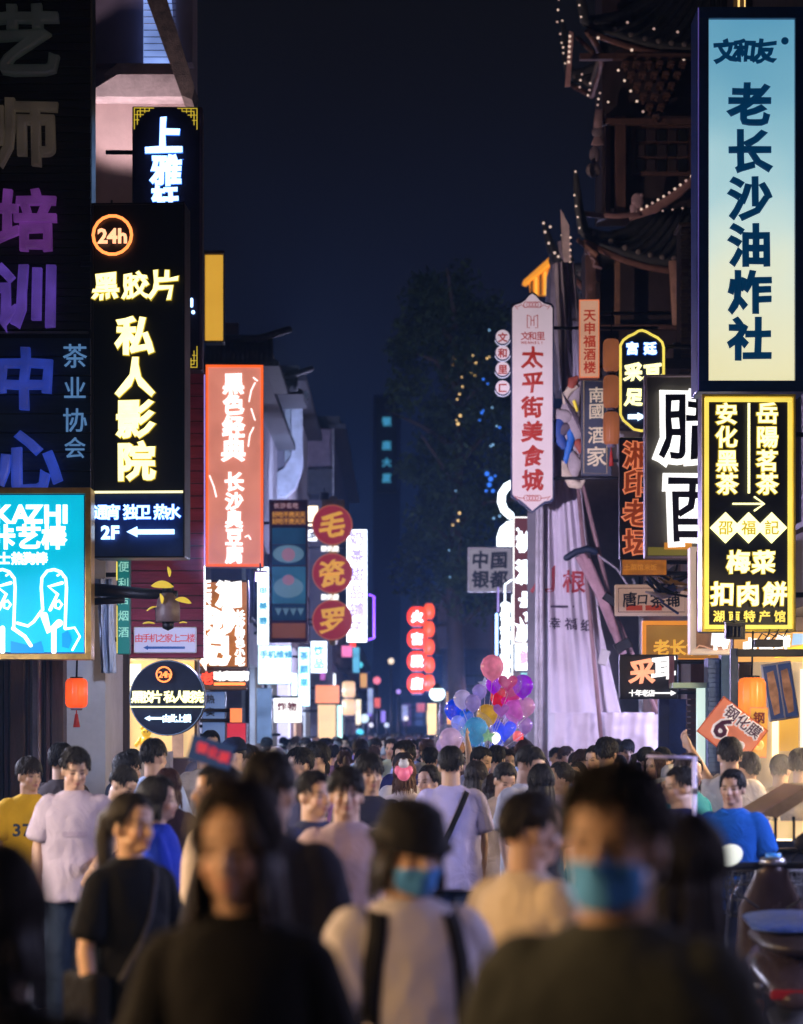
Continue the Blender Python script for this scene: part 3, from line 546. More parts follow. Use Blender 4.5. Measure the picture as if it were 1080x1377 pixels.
box_sign('soft orange awning lightbox over a far snack counter', (424,921,457,946), 54, emit('soft_orange', (1,.3,.1), .9), wall=-2.25); box_sign('tall pale yellow lit doorway board under the orange awning lightbox', (427,947,452,1000), 54.4, emit('pale_yellow_panel', (1,.66,.28), .8), wall=-2.25)
box_sign('slim green-white tube light beside the far snack counter', (453,948,461,1000), 54.6, emit('green_white', (.6,1,.85), 1.3), name='tube_light'); box_sign('small reddish lightbox far beyond the discs', (470,862,479,880), 70, E_RED)
box_sign('red drinks cabinet glowing at the pale blue shop corner', (305,972,331,1000), 29.2, emit('red_cabinet', (.75,.04,.07), .8), name='drinks_cabinet', cat='cabinet', wall=-2.5, th=.5)
box_sign('blue poster board on the left shopfront with orange notice', (272,930,303,1000), 28.3, emit('dim_blue_panel', (.12,.22,.5), .55), name='notice_board', txt=[(c, 283, 940 + 17*i, 12) for i, c in enumerate('热卖')], wall=-2.5)
box_sign('orange notice on the shopfront under the brown wooden sign', (309,952,326,972), 28.1, emit('notice_orange', (1,.25,.07), .9), name='notice', wall=-2.5)
sv = Sign('soft_toy_display', 'seated yellow teddy bear on display inside the glowing shop', (188,982,206,1010), 24.4, .1, cat='toy'); b_ = MB(); kk = sv.k
b_.ell((0,0,10*kk),(9*kk,8*kk,11*kk)); b_.ell((0,0,25*kk),(7*kk,7*kk,6.5*kk)); b_.ell((-6*kk,0,31*kk),(2.6*kk,2*kk,2.6*kk)); b_.ell((6*kk,0,31*kk),(2.6*kk,2*kk,2.6*kk)); b_.tube([(-8*kk,0,16*kk),(-13*kk,-.04,8*kk)],2.6*kk,8,'round'); b_.tube([(8*kk,0,16*kk),(13*kk,-.04,8*kk)],2.6*kk,8,'round')
b_.build('body', emit('toy_yellow', (.9,.55,.05), .45, base=(.8,.5,.05)), sv.o); sv.o.name = 'teddy_bear'; e_ = MB()
for q in (-2.5, 2.5): e_.ell((q*kk,-7*kk,26*kk),(1*kk,.8*kk,1*kk),8,6)
e_.build('eyes', INK, sv.o); MB().bb(-.25,.25,-.1,.2,-sv.o.location.z,-.002).build('pedestal', WHITEP, sv.o)
# glowing interior wall of the pale house, seen past the round sign
ws = Sign('lit_shop_front', 'warm glowing shop front with white window panes behind the round sign', (158,886,268,1020), 25.6, .1, cat='shop front'); ws.case(WHITEP)
ws.panel(emit('cream_glow', (1,.68,.32), .72, var=.25), (166,888,262,1018)); ws.panel(emit('white_pane', (1,.97,.8), 1.6), (171,893,190,922), -.014, name='pane'); ws.panel(emit('white_pane', None, 1), (171,924,190,945), -.014, name='pane'); ws.panel(emit('pale_yellow_glow', (1,.6,.2), 1.0), (228,890,262,930), -.014, name='pane'); ws.bar(mat('blind', (.45,.35,.4), .7), 232, 945, 247, 1018, -.02, .02, 'roller_blind')
for xx in (166, 170, 262): ws.bar(DARKW, xx, 888, xx + 3, 1020, -.02, .03, 'post')

# ------------------------------------------------------------------ LANTERNS
def lantern(label, px, py, r_px, h_px, D, m, tassel=True, ribs=12, group=None, ball=False):
    k = D / F; o = empty('lantern', P(px, py, D), label, 'lantern', group); r, h = r_px * k, h_px * k / 2
    V, Fc = [], []; prof = [(.55,1),(.85,.93),(1,.72),(1.02,0),(1,-.72),(.85,-.93),(.55,-1)]; n = ribs * 4
    if ball: prof = [(.35,1),(.62,.86),(.85,.6),(.97,.3),(1,0),(.97,-.3),(.85,-.6),(.62,-.86),(.35,-1)]
    for q, z in prof:
        for j in range(n): a = 2*math.pi*j/n; rr = r*q*(1 - .06*(1 - abs(math.sin(a*ribs/2)))); V.append((rr*math.cos(a), rr*math.sin(a), h*z))
    for i in range(len(prof)-1): Fc += [(i*n+j, (i+1)*n+j, (i+1)*n+(j+1)%n, i*n+(j+1)%n) for j in range(n)]
    M = MB(); M.add(V, Fc, True); M.build('shade', m, o)
    MB().lathe([(r*.56,h*.95),(r*.58,h*1.08),(r*.3,h*1.1),(.001,h*1.1)], 16).build('cap', BLACKM, o); MB().lathe([(.001,-h*1.15),(r*.5,-h*1.15),(r*.58,-h*.97)], 16).build('base', mat('lantern_base', (.2,.17,.25), .5), o)
    MB().tube([(0,0,h*1.1),(0.01,0,h*1.1+.35)], .008, 6).build('hanger', BLACKM, o)
    if tassel: MB().tube([(0,0,-h*1.15),(0,0,-h*1.4)], .006, 6).build('cord', REDP, o); MB().tube([(0,0,-h*1.4),(0,0,-h*2.3)], [.012,.03], 8).build('tassel', REDP, o)
    return o
EL = emit('orange_lantern_silk', (1,.10,.015), .95, var=.3, scale=5)
lantern('red-orange silk lantern hanging under the cyan snack sign', 103, 932, 15, 40, 20.6, EL)
lantern('large orange lantern glowing above the tilted phone film placard', 1011, 938, 19, 54, 19, emit('orange_lantern2', (1,.22,.03), 1.0, var=.35, scale=4), False)
lantern('small red lantern low behind the balloons', 697, 990, 7, 14, 26, emit('red_lantern', (1,.06,.03), .8), False)
EB = emit('brown_lantern_silk', (.42,.13,.05), .5, var=.25)
for i, (yy, lab) in enumerate(((478,'topmost of the three brown paper lanterns strung beside the arched neon sign'),(527,'middle one of the three brown paper lanterns strung beside the arched neon sign'),(576,'lowest of the three brown paper lanterns strung beside the arched neon sign'))):
    lantern(lab, 822, yy, 11, 44, 29, EB, i == 2, group='brown paper lanterns on one string')
for i in range(2): lantern(('upper' if i == 0 else 'lower') + ' pale paper lantern of the pair beyond the orange awning', 469, 927 + 24*i, 9, 22, 56, emit('pale_lantern', (1,.62,.33), .75), False, group='pale paper lanterns')
for i in range(4):
    lantern(['top','second','third','bottom'][i] + ' red neon lantern of the round stack far down the street', 561, 829 + 30*i, 14, 27, 52, emit('neon_red_shade', (1,.05,.02), 1.6, var=.3), False, group='red neon lanterns far down the street', ball=True)
    c = P(561, 829+30*i, 51.7); o = empty('lantern_character', c, ['top','second','third','bottom'][i] + ' glowing white character before the red lantern stack', 'character', 'white characters on the red lanterns'); put_letter(o, '火宫殿店'[i], (0,0,0), 15*52/F, E_HOT, .07, .02)
for i in range(5): lantern('red-orange paper lantern %s' % ['at the top of the rear column','second in the rear column','in the middle of the rear column','fourth in the rear column','at the foot of the rear column'][i], 577, 822 + 24*i, 8, 22, 54, emit('neon_red_dim', (1,.10,.03), 1.1, var=.35), False, group='rear column of red-orange lanterns', ball=True)

# ------------------------------------------------------------------ RIGHT SIGNS
s = Sign('blue_lightbox', 'very tall blue framed lightbox fading pale blue to cream with dark blue letters', (937,12,1083,528), 19.6, .4, wall=3.5, cat='lightbox'); s.case(BLUEP)
gl = emit_ramp('blue_to_cream_film', [(0,(.90,.82,.46)),(.28,(.88,.90,.68)),(.5,(.52,.76,.78)),(.72,(.22,.50,.62)),(1,(.09,.32,.50))], .92, 'Z', 0, s.h)  # uneven light inside the box is painted as a colour ramp
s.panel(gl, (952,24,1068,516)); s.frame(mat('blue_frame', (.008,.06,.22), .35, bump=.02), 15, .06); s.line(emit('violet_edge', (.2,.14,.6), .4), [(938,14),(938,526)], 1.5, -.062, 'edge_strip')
DB = emit('dark_blue_letter', (0,.045,.13), .55, base=(.004,.03,.09))
s.text([('文',976,69,33),('和',1001,69,31),('友',1027,69,33)], DB, -.02, .05, .01, 1); oval(s, DB, 1055, 56, 5, 5, -.02, 'dot')
s.text([(c, 1008, 141 + 63*i, 59) for i, c in enumerate('老长沙油炸社')], DB, -.02, .042, .01, .15)
s = Sign('tea_sign', 'black sign edged in yellow with yellow letters, arrow and three diamonds', (943,531,1069,850), 19.2, .22, yaw=R(1), wall=3.5); s.case(BLACKB); s.frame(mat('yellow_frame', (.75,.55,.04), .4), 3, .05); s.frame(E_YEL, 5.5, .035, (947,535,1065,846), 'neon_frame')
yr = (E_YELD, .062)
for c, x, y, z_ in [('安',976,557,30),('化',976,588,30),('黑',977,620,30),('茶',977,651,30),('岳',1031,556,30),('陽',1031,588,30),('茗',1031,620,30),('茶',1031,651,30)]: s.text([(c,x,y,z_)], E_YELW, -.035, .024, .015, rim=yr)
s.bar(E_YELW, 1004.5, 543, 1007.5, 664, -.035); s.line(E_YELW, [(985,678),(1026,678)], 2.6, -.035); s.line(E_YELW, [(1014,669),(1027,678),(1014,687)], 2.6, -.035)
for i, c in enumerate('邵福記'):
    x = 975 + 31*i; s.poly(E_YELW, [(x,689),(x+21,710),(x,731),(x-21,710)], -.02, .012, 'diamond'); s.text([(c,x,710,20)], E_YELD, -.04, .018, .008)
s.text([('梅',992,756,32),('菜',1026,756,32),('扣',971,799,33),('肉',1005,799,33),('餅',1041,799,33)], E_YELW, -.035, .03, .015, .4, rim=yr)
s.text([(c, 966 + 20.5*i, 829, 16) for i, c in enumerate('湖南特产馆')], E_YEL, -.035, .03, .015)
s = Sign('grey_neon_sign', 'grey metal sign with two big white neon outlined characters cut by the tea sign', (867,504,970,751), 23.6, .16, wall=3.5); s.case(mat('olive_grey', (.14,.125,.095), .5, metal=.3, scale=3)); s.frame(mat('pinkish_edge', (.5,.38,.42), .5), 3, .02); s.bar(emit('amber_label', (.8,.3,.03), .6), 893, 730, 930, 739)
s.bar(emit('olive_lit', (.35,.28,.04), .35), 871, 736, 965, 747, -.01, .006, 'lower_panel')
DK = mat('dark_brown_letter', (.04,.02,.02), .5, bump=0)
for c, x, y, z_ in (('腊',932,573,96),('酉',942,683,98)):
    s.text([(c,x,y,z_)], E_WHITE, -.03, .085, .005, .5); s.text([(c,x,y,z_)], DK, -.085, .012, .005, .5)
# arched neon sign
s = Sign('arched_neon_sign', 'navy arch topped sign outlined in yellow neon with ear cleaning characters', (832,443,893,581), 26, .12, wall=3.4)
pts = [(834,465),(838,458),(845,453),(852,450),(858,446),(863,445),(869,447),(876,451),(884,455),(890,461),(892,468),(892,560),(888,568),(880,572),(872,578),(862,580),(852,578),(844,571),(838,566),(834,558)]
s.poly(NAVY, pts, 0, .01, 'face_panel'); q = [s.px(*p_) for p_ in pts]; MB().prism(q[::-1], .001, .12).build('case', BLACKB, s.o); s.line(E_YEL, pts, 3.4, -.04, 'neon_frame', True)
s.text([('宫',850,469,17),('廷',874,469,17)], E_COOL, -.03, .05, .01, .5, rim=(emit('blue_halo', None, 1), .09)); s.text([('采',851,501,24),('耳',877,501,24),('足',852,534,24),('道',878,534,24)], E_YELW, -.03, .055, .01, 1); s.poly(E_COOL, arrow(844, 868, 561, 5.5, 3), -.03, .02, 'arrow')
# red brown neon letters
s = Sign('red_neon_sign', 'dark sign with orange rimmed red brown characters below the arched neon sign', (833,588,880,752), 25, .12, wall=3.4); s.case(BLACKB)
RB = emit('red_brown_letter', (.38,.055,.01), .45)
s.text([('湘',856,612,36),('印',856,650,36),('老',856,690,36),('坛',856,730,36)], RB, -.05, .025, .02, .4, rim=(emit('orange_rim', (.8,.22,.09), .75), .075))
s = Sign('amber_sign', 'small amber textured lightbox under the red brown neon characters', (835,752,897,774), 25, .12, wall=3.4, cat='lightbox'); s.case(DARKW); s.panel(emit('amber_brown', (.5,.16,.012), .5, var=.35, scale=14), (837,753,896,773)); s.text([(c, 843 + 9*i, 763, 9) for i, c in enumerate('土菜馆米饭')], emit('amber_dim', (.7,.27,.03), .5), -.015, .02, .006)
# peach sign
s = Sign('peach_sign', 'narrow peach lightbox with red seal style characters beside the brown lanterns', (779,403,806,508), 29.5, .2, yaw=R(-2), wall=3.3, cat='lightbox'); s.case(mat('orange_case', None)); s.panel(E_PEACH, (780,404,805,507)); s.frame(emit('soft_orange_edge', (.85,.2,.08), .8), 1.6, .012)
s.text([(c, 793, 424 + 17.5*i, 17) for i, c in enumerate('天申福酒楼')], emit('red_letter', (.6,.05,.02), .5), -.012, .025, .006)
s = Sign('gold_line_sign', 'slate blue vertical board with thin gold outlined seal characters', (782,509,823,640), 29.8, .1, wall=3.3); s.case(mat('slate_board', (.035,.045,.08), .5)); s.line(emit('gold_line', (.5,.36,.2), .45), [(785,512),(785,636),(816,637),(816,513)], .9, -.012, 'border_line', True)
s.text([('南',802,531,22),('國',802,553,22),('酒',802,585,24),('家',802,614,28)], emit('gold_white', (.65,.52,.4), .6), -.02, .012, .01, .2)
# WENHELI ornate sign
s = Sign('ornate_white_sign', 'tall ornate white signboard with red characters and scrolled top and foot', (687,392,745,690), 31, .16, wall=3.3)
pts = [(687,412),(690,408),(700,405),(706,401),(711,395),(716,392),(721,395),(727,402),(734,406),(742,408),(745,412),(745,672),(741,676),(734,677),(726,682),(716,690),(706,681),(698,675),(690,671),(687,667)]
NVE = mat('navy_edge', (.02,.03,.10), .5)
def inset(pts, c, f): return [(c[0] + (x - c[0]) * f, c[1] + (y - c[1]) * (1 - (1 - f) * .3)) for x, y in pts]
s.poly(NVE, pts, .10, .10, 'case'); s.poly(emit('pink_white_face', (.62,.48,.55), .78, var=.06), inset(pts, (716,540), .93), -.002, .01, 'face_panel')  # floodlight on the board is put into the face as emission
RL = emit('red_board_letter', (.42,.025,.015), .55)
s.text([(c, 716, 481 + 33*i, 29) for i, c in enumerate('太平街美食城')], RL, -.018, .035, .008, .8)
s.text([('文',706,452,12),('和',716,452,12),('里',727,452,12)], RL, -.018, .015, .006); s.text([(c, 703 + 4.3*i, 461, 5) for i, c in enumerate('WENHELI')], RL, -.018, .03, .006)
for a in ([(709,424),(709,441),(712,441)],[(723,424),(723,441),(720,441)],[(709,424),(714,426),(714,438)],[(723,424),(718,426),(718,438)],[(714,431),(718,431)]): s.line(RL, a, 1.1, -.016, 'emblem')
for cx_, cy_, sg in ((716,412,1),(716,668,-1)):
    for k_ in range(5): s.line(RL, [(cx_ + (k_-2)*4 + 4*math.cos(t*.8), cy_ - sg*2 + 4*math.sin(t*.8)) for t in range(8)], .9, -.016, 'scroll', True)
    for d_ in (-1, 1): s.line(RL, [(cx_ + d_*10, cy_+2), (cx_ + d_*15, cy_ - 2*sg), (cx_ + d_*20, cy_+1), (cx_ + d_*24, cy_ - 1), (cx_ + d_*20, cy_ + 4)], .9, -.016, 'scroll')
cap = emit('disc_face', (.75,.62,.7), .65)
for i, (yy, c) in enumerate(((454,'文'),(475,'和'),(497,'里'),(522,'匚'))):
    s2 = Sign('round_character_sign', ['topmost','second','third','lowest'][i] + ' small round white disc hung left of the ornate white sign', (665,yy-11,687,yy+11), 31, .12, group='small round discs beside the ornate sign'); c2 = s2.h / 2
    MB().prism([(s2.w/2*math.cos(a*math.pi/16), c2 + s2.w/2*math.sin(a*math.pi/16)) for a in range(32)], .002, .12).build('case', NVE, s2.o); oval(s2, cap, 676, yy - 1, 9.4, 9.4, -.004, 'face_panel', 32)
    s2.line(emit('rim_white', (.6,.6,.8), .7), [(676 + 10.6*math.cos(t), yy + 1 + 10.2*math.sin(t)) for t in [j*math.pi/10 for j in range(1,10)]], 1.5, -.006, 'rim_tube'); s2.text([(c, 676, yy, 13)], RL, -.02, .03, .006, .3)
    MB().bb(s2.w/2, s2.w/2+.12, .03, .06, c2-.01, c2+.01).build('bracket', BLACKM, s2.o)
# middle distance signs
s = box_sign('square white sign with four dark brush characters before the tree', (629,736,690,796), 45, emit('dim_white_film', (.36,.34,.40), .45), side=1, name='square_sign', cat='sign', wall=2.6); s.frame(WHITEM, 2, .02); s.frame(INK, 1.2, .008, (633,740,686,792), 'border_line')
s.text([('中',646,753,24),('国',671,753,24),('银',646,779,24),('都',671,779,24)], INK, -.016, .035, .006, .6)
s = box_sign('maroon sign with white brush characters edged in white by the scaffold cover', (690,695,724,866), 36.5, emit('maroon_film', (.10,.012,.02), .6), side=1, name='maroon_sign', cat='sign', fr=E_WHITE, wall=3.0)
s.text([('桃',708,729,27),('源',709,768,32),('里',711,806,22)], E_HOT, -.03, .06, .01, 1); s.text([('食',712,828,16)], E_HOT, -.03, .06, .01); s.poly(E_HOT, [(693,862),(696,845),(692,838),(700,841),(699,829),(706,842),(712,836),(714,846),(720,848),(712,858),(706,863)], -.03, .02, 'hand_emblem'); oval(s, E_HOT, 696, 712, 2, 2, -.03, 'dot'); oval(s, E_HOT, 699, 806, 2, 2, -.03, 'dot')
s = Sign('crescent_sign', 'glaring white crescent and half disc sign left of the ornate board', (666,646,702,736), 38, .12, wall=3.0); s.line(E_HOT, [(690,650),(681,655),(675,664),(674,675),(678,686),(686,693)], 11, -.02, 'crescent'); s.poly(E_HOT, [(668,735),(668,722),(672,710),(681,702),(690,700),(690,735)], -.02, .04, 'half_disc'); s.bar(INK, 682, 724, 684, 731, -.07, .01, 'letter')
s = Sign('neon_column_sign', 'beaded white neon column sign left of the maroon sign', (668,770,690,926), 40, .12, wall=3.0)
for i in range(18): oval(s, E_HOT, 680 + 1.2*math.sin(i*2.1), 814 + 6.2*i, 7, 4.6, -.02 - .002*(i%2), 'bead', 12)
s.line(E_HOT, [(679,812),(679,786),(688,780)], 2.2, -.02, 'neon_tube'); s.line(E_HOT, [(689,800),(689,926)], 1.6, .0, 'neon_tube'); s.line(E_BLUEW, [(668,826),(668,880)], 4, .04, 'neon_tube'); s.line(emit('violet_bead', (.4,.3,.8), .9), [(670,790),(670,822)], 2.5, .04, 'neon_tube')
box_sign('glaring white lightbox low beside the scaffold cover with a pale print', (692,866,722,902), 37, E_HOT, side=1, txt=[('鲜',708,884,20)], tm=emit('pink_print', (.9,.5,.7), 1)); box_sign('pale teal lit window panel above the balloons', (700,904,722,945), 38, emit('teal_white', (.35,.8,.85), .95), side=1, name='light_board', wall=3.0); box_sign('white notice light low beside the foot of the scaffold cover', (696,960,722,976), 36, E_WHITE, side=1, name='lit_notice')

# lower right signs
s = Sign('tea_house_board', 'cream horizontal board with black brush characters and two red seals', (827,786,926,828), 26.5, .08, yaw=R(-2), wall=3.4); s.case(emit('cream_board', (.55,.33,.26), .5, base=(.6,.5,.42))); s.line(DKRED, [(832,791),(832,823),(921,823),(921,791)], .8, -.004, 'border_line', True); s.text([('唐',847,806,20),('口',864,806,16),('茶',884,808,20),('铺',905,806,20)], INK, -.012, .025, .006, 1)
for x in (852, 878): s.bar(emit('red_seal', (.5,.06,.03), .5), x - 10, 814, x + 12, 821, -.01, .004, 'seal')
s = Sign('gold_framed_sign', 'amber lit sign in an orange frame with raised gold characters', (863,835,972,891), 24.6, .14, wall=3.4); s.case(DARKW); s.panel(emit('amber_glow', (.48,.24,.04), .5, var=.45, scale=2), (868,841,970,886)); s.frame(emit('orange_frame', (.9,.3,.03), .8), 5.5, .05); s.text([('老',889,871,22),('长',911,871,22),('沙',933,871,22),('米',953,871,22)], emit('gold_lit', (1,.5,.06), .8), -.05, .03, .02)
s = Sign('arrow_sign', 'charcoal sign with one salmon character and small white words beside an arrow', (833,880,912,940), 24, .08, wall=3.4); s.case(mat('charcoal_board', (.03,.027,.035), .5)); s.text([('采',863,903,34)], emit('salmon_letter', (1,.4,.22), 1.2), -.02, .04, .01, .7); s.text([('耳',892,898,32)], E_WHITE, -.02, .05, .01, .8)
s.text([(c, 850 + 8.7*i, 932, 9.5) for i, c in enumerate('十年老店')], E_WHITE, -.015, .02, .006); s.poly(E_WHITE, arrow(880, 909, 932, 3.6, 1.0), -.015, .006, 'arrow'); s.bar(mat('pink_strip', (.5,.22,.25), .6), 899, 882, 906, 925, -.03, .02, 'rag')
s = Sign('tan_sign', 'tan cream edged signboard half hidden behind the yellow edged tea sign', (928,735,985,880), 22.4, .2, wall=3.5); s.case(emit('cream_edge', (.7,.5,.38), .55, base=(.6,.5,.4))); s.panel(mat('tan_face', (.35,.19,.11), .6), (936,742,980,872), -.01); s.text([('鸭',968,861,24)], E_WHITE, -.03, .07, .01, 1); s.line(E_PEACH, [(936,872),(940,868),(948,870),(956,873),(978,873)], 2, -.02, 'scroll')
s = Sign('snack_fascia', 'warm lit fascia strip with snack prices peeking below the tea sign', (985,848,1090,892), 21.6, .14, wall=3.5); s.case(DARKW); s.panel(emit('warm_fascia', (.85,.42,.12), .7, var=.3), (987,850,1088,890)); s.text([('卤',1008,868,20),('味',1030,868,20),('鲜',1052,864,20)], E_WHITE, -.02, .06, .01, .8); s.poly(emit('fascia_yellow', (.9,.7,.05), .8), [(1040,885),(1088,880),(1088,866),(1060,872)], -.018, .004, 'print'); s.poly(emit('fascia_blue', (.3,.5,.8), .7), [(1066,852),(1084,852),(1086,866),(1064,868)], -.018, .004, 'print')
# poster stand hung at an angle
s = Sign('food_poster', 'pair of tilted food photo panels in a white frame below the spotlights', (1035,890,1076,968), 19.6, .04, cat='poster'); s.case(WHITEM); s.panel(emit('poster_navy', (.05,.08,.2), .5), (1037,893,1074,965)); s.o.rotation_euler = (0, R(-9), 0)
for x in (1046, 1065):
    s.bar(WHITEM, 1055, 892, 1057, 966, -.012, .006, 'divider') if x == 1046 else None
    s.poly(emit('skewer_brown', (.36,.16,.08), .6, var=.5, scale=18), [(x-5,902),(x+4,900),(x+6,930),(x+4,958),(x-4,960),(x-6,930)], -.014, .006, 'printed_skewer')
# placards
def placard(label, cx, cy, hw, hh, D, rot, m, edge, texts, hold=True):
    o = empty('placard', P(cx, cy, D), label, 'placard'); k = D / F; o.rotation_euler = (0, rot, 0)
    MB().bb(-hw*k, hw*k, 0, .012, -hh*k, hh*k).build('board', edge, o); MB().bb(-hw*k*.96, hw*k*.96, -.004, -.001, -hh*k*.95, hh*k*.95).build('print', m, o)
    for ch, x, y, sz, mm, bv in texts: put_letter(o, ch, (x*k, -.012, -y*k), sz*k, mm, bv, .004)
    return o
PN = mat('dark_plum_print', (.09,.02,.06), .5, bump=0); PL = emit('placard_orange', (.72,.20,.11), .5, base=(.7,.25,.12)); PW = emit('placard_white', (.85,.75,.75), .6)
p_ = placard('orange tilted placard with a big 6 and phone film characters by the white T-shirt man', 985, 983, 38, 30, 16.3, R(38), PL, mat('placard_edge', (.7,.14,.04), .5), [('6',-14,4,40,PW,.09),('6',-14,4,40,PN,.03)] + [(c, -16 + 19*i, -18, 19, mm, bv) for i, c in enumerate('钢化膜') for mm, bv in ((PW,.10),(PN,.015))] + [('.',8,14,30,PW,.06),('8',20,12,24,PW,.05)])
for ch in list(p_.children):
    if ch.name.startswith('letter') and ch.data.materials[0] == PN: ch.location.y = -.045
placard('yellow-orange placard with red print hanging behind the tilted orange one', 1020, 985, 12, 34, 16.8, R(2), emit('placard_yellow', (.85,.45,.08), .6), PL, [('钢',0,-20,16,DKRED,.03),('6',0,12,30,E_ORNG,.05)])
placard('blue tilted placard with red characters held up beside the hand', 284, 1012, 30, 17, 9.1, R(16), emit('placard_blue', (.015,.04,.13), .35, base=(.03,.08,.25)), BLUEP, [('钢',-13,-3,15,emit('placard_red', (.7,.05,.08), .6),.05),('化',3,-1,15,emit('placard_red',None,1),.05),('膜',19,1,15,emit('placard_red',None,1),.05)])

# spotlight bracket (its lamp is unlit; most lit floodlights below are added)
sb = empty('bracket_rail', P(1028, 876, 19), 'black bracket rail carrying cables below the tea sign', 'bracket'); k = 19/F
MB().bb(-38*k, 60*k, -.04, .04, -7*k, 3*k).build('rail', BLACKM, sb, .006); MB().bb(-14*k, 24*k, -.06, .06, 6*k, 16*k).build('junction_box', BLACKM, sb, .006)
for i in range(3): MB().tube([(-10*k+i*9*k, 0, 14*k),(-4*k+i*10*k,-.03,24*k),(4*k+i*11*k,0,20*k),(8*k+i*12*k,.02,30*k)], .006, 6).build('cable', BLACKM, sb)
MB().bb(-46*k, -36*k, -.03, .03, -90*k, 4*k).build('hanging_post', mat('blue_black_post', (.015,.03,.08), .4), sb)
def spot(label, px, py, D, target, power, col, size=70, blend=.6):
    loc = P(px, py, D); o = empty('floodlight', loc, label, 'floodlight'); d = (Vector(target) - loc).normalized(); q = d.to_track_quat('-Z', 'Y')
    h_ = MB(); h_.box((0,0,.005), (.15,.13,.085)); h_.box((0,0,.065), (.10,.08,.035)); [h_.box((.03*j,0,.09), (.006,.08,.03)) for j in (-1,0,1)]; h_.box((0,.068,-.065), (.16,.008,.06)); b_ = h_.build('housing', BLACKM, o, .006); b_.rotation_euler = q.to_euler()
    f_ = MB().box((0,0,-.042), (.13,.11,.008)).build('lens', (emit('lens_%s' % label[-9:].replace(' ','_'), col, 6) if power > 0 else mat('dark_lens', (.03,.03,.04), .1, bump=0)), o); f_.rotation_euler = q.to_euler()
    MB().tube([(0,0,.02),(0,.02,.16)], .012, 8).build('yoke', BLACKM, o)
    if power <= 0: return o
    l = bpy.data.lights.new('flood', 'SPOT'); l.energy = power; l.color = col; l.spot_size = R(size); l.spot_blend = blend; l.shadow_soft_size = .07
    lo_ = bpy.data.objects.new('flood_light', l); link(lo_); lo_.location = loc + d * .09; lo_.rotation_euler = q.to_euler(); return o
spot('black floodlight mounted in front of the foot of the tea sign', 988, 848, 18.7, (2.1, 33, 4.2), 0, (.78,.66,1), 60)
spot('floodlight hidden behind the foot of the cinema sign aimed at the scaffold cover', 215, 742, 20.75, (1.95, 33, 4.0), 5400, (.88,.74,1), 34)  # added lamp out of sight, brightens the scaffold cover
spot('floodlight tucked behind the top of the cinema sign aimed at the mauve wall', 150, 288, 27.2, (-3.1, 28.15, 10.4), 240, (1,.76,.78), 80)  # unseen lamp added to brighten the mauve wall
spot('floodlight behind the salmon lightbox aimed across at the timber tower', 340, 520, 31.2, (4.2, 37, 9.6), 700, (1,.70,.58), 80)  # added for light on the tower, hidden from view
spot('floodlight on the disc sign bracket aimed at the white stepped gable', 436, 668, 43.2, (-2.6, 47.6, 7.0), 520, (.55,.66,1), 70)  # lamp added to bring out the white gable
spot('small lamp head under the bell lamp lighting the pale wall', 222, 826, 19.9, (-2.55, 22.2, 2.3), 110, (.55,.68,1), 52)
spot('floodlight clamped under the salmon lightbox aimed at the crowd', 350, 775, 29.5, (.4, 19, 1.2), 2300, (.62,.5,1), 80)  # added lamp that brightens the crowd

# ------------------------------------------------------------------ SCAFFOLD COVER (tarpaulin)
TARP = mat('tarpaulin', (.60,.54,.66), .55, var=.12, scale=2, bump=.1)
sf = empty('wrapped_scaffold', P(790, 1000, 32), 'steel scaffold wrapped in pale lilac tarpaulin with faded red and black print', 'scaffold')
def sfp(o): o.parent = sf; o.matrix_parent_inverse = Matrix.Translation(sf.location).inverted(); return o
t1 = sfp(cloth('tarpaulin', None, 32, lambda t: 724 - 2*t, lambda t: 778 + 2*t + 72*max(0, t-.16)**1.1 + 30*max(0, t-.6), 560, 1030, TARP, .035, 90, 120, 2.6))
t2 = sfp(cloth('tarpaulin', None, 31.85, lambda t: 738 + 4*t, lambda t: 886, 958, 1030, TARP, .03, 80, 30, 4, 1.0))
t3 = sfp(cloth('tarpaulin', None, 31.7, lambda t: 745 + 12*t, lambda t: 772 + 22*t, 352, 555, mat('grey_tarpaulin', (.36,.33,.42), .6, scale=2), .04, 30, 60, 1.6, .4))
for a, b_ in (((724,560),(721,1030)), ((729,560),(727,1030)), ((781,640),(822,812)), ((822,812),(884,960)), ((776,640),(812,1030))):
    sfp(MB().tube([P(*a, 31.78), P(*b_, 31.78)], .028, 10).build('pole', mat('pale_pole', (.55,.52,.6), .5) if a[0] < 740 else mat('rusty_pole', (.3,.18,.2), .6), None))
for a, b_ in (((782,742),(838,880)), ((790,752),(834,868)), ((778,748),(826,850))):
    sfp(MB().tube([P(*a, 31.6), P((a[0]+b_[0])/2 + 2, (a[1]+b_[1])/2 - 3, 31.6), P(*b_, 31.6)], .05, 8).build('rolled_edge', mat('pink_roll', (.42,.25,.3), .7), None))
sfp(MB().tube([P(762,750,31.5), P(775,742,31.5), P(790,738,31.5), P(800,742,31.5)], .045, 8, 'round').build('tie', INK, None)); sfp(MB().tube([P(806,748,31.5), P(830,765,31.5), P(846,790,31.5)], .016, 8, 'round').build('hose', mat('hose_grey',(.3,.27,.33),.5), None))
for a in ((820,806,22,12,.6),(838,868,26,16,-.5),(812,884,14,24,.3)): c_ = P(a[0],a[1],31.55); sfp(MB().box(c_, (a[2]*.0085,.08,a[3]*.0085), ry=a[4]).build('clamp', BLACKM if a[0] != 812 else WHITEP, None, .01))
for x in (800, 850, 884): sfp(MB().tube([P(x,960,33.5),P(x,1050,33.5)], .05, 10).build('pole', STEEL, None))
for M_ in [MB().bb(1.75, 3.3, 33.6, 33.66, 0, 6.0)]: sfp(M_.build('rear_board', GREYP, None))
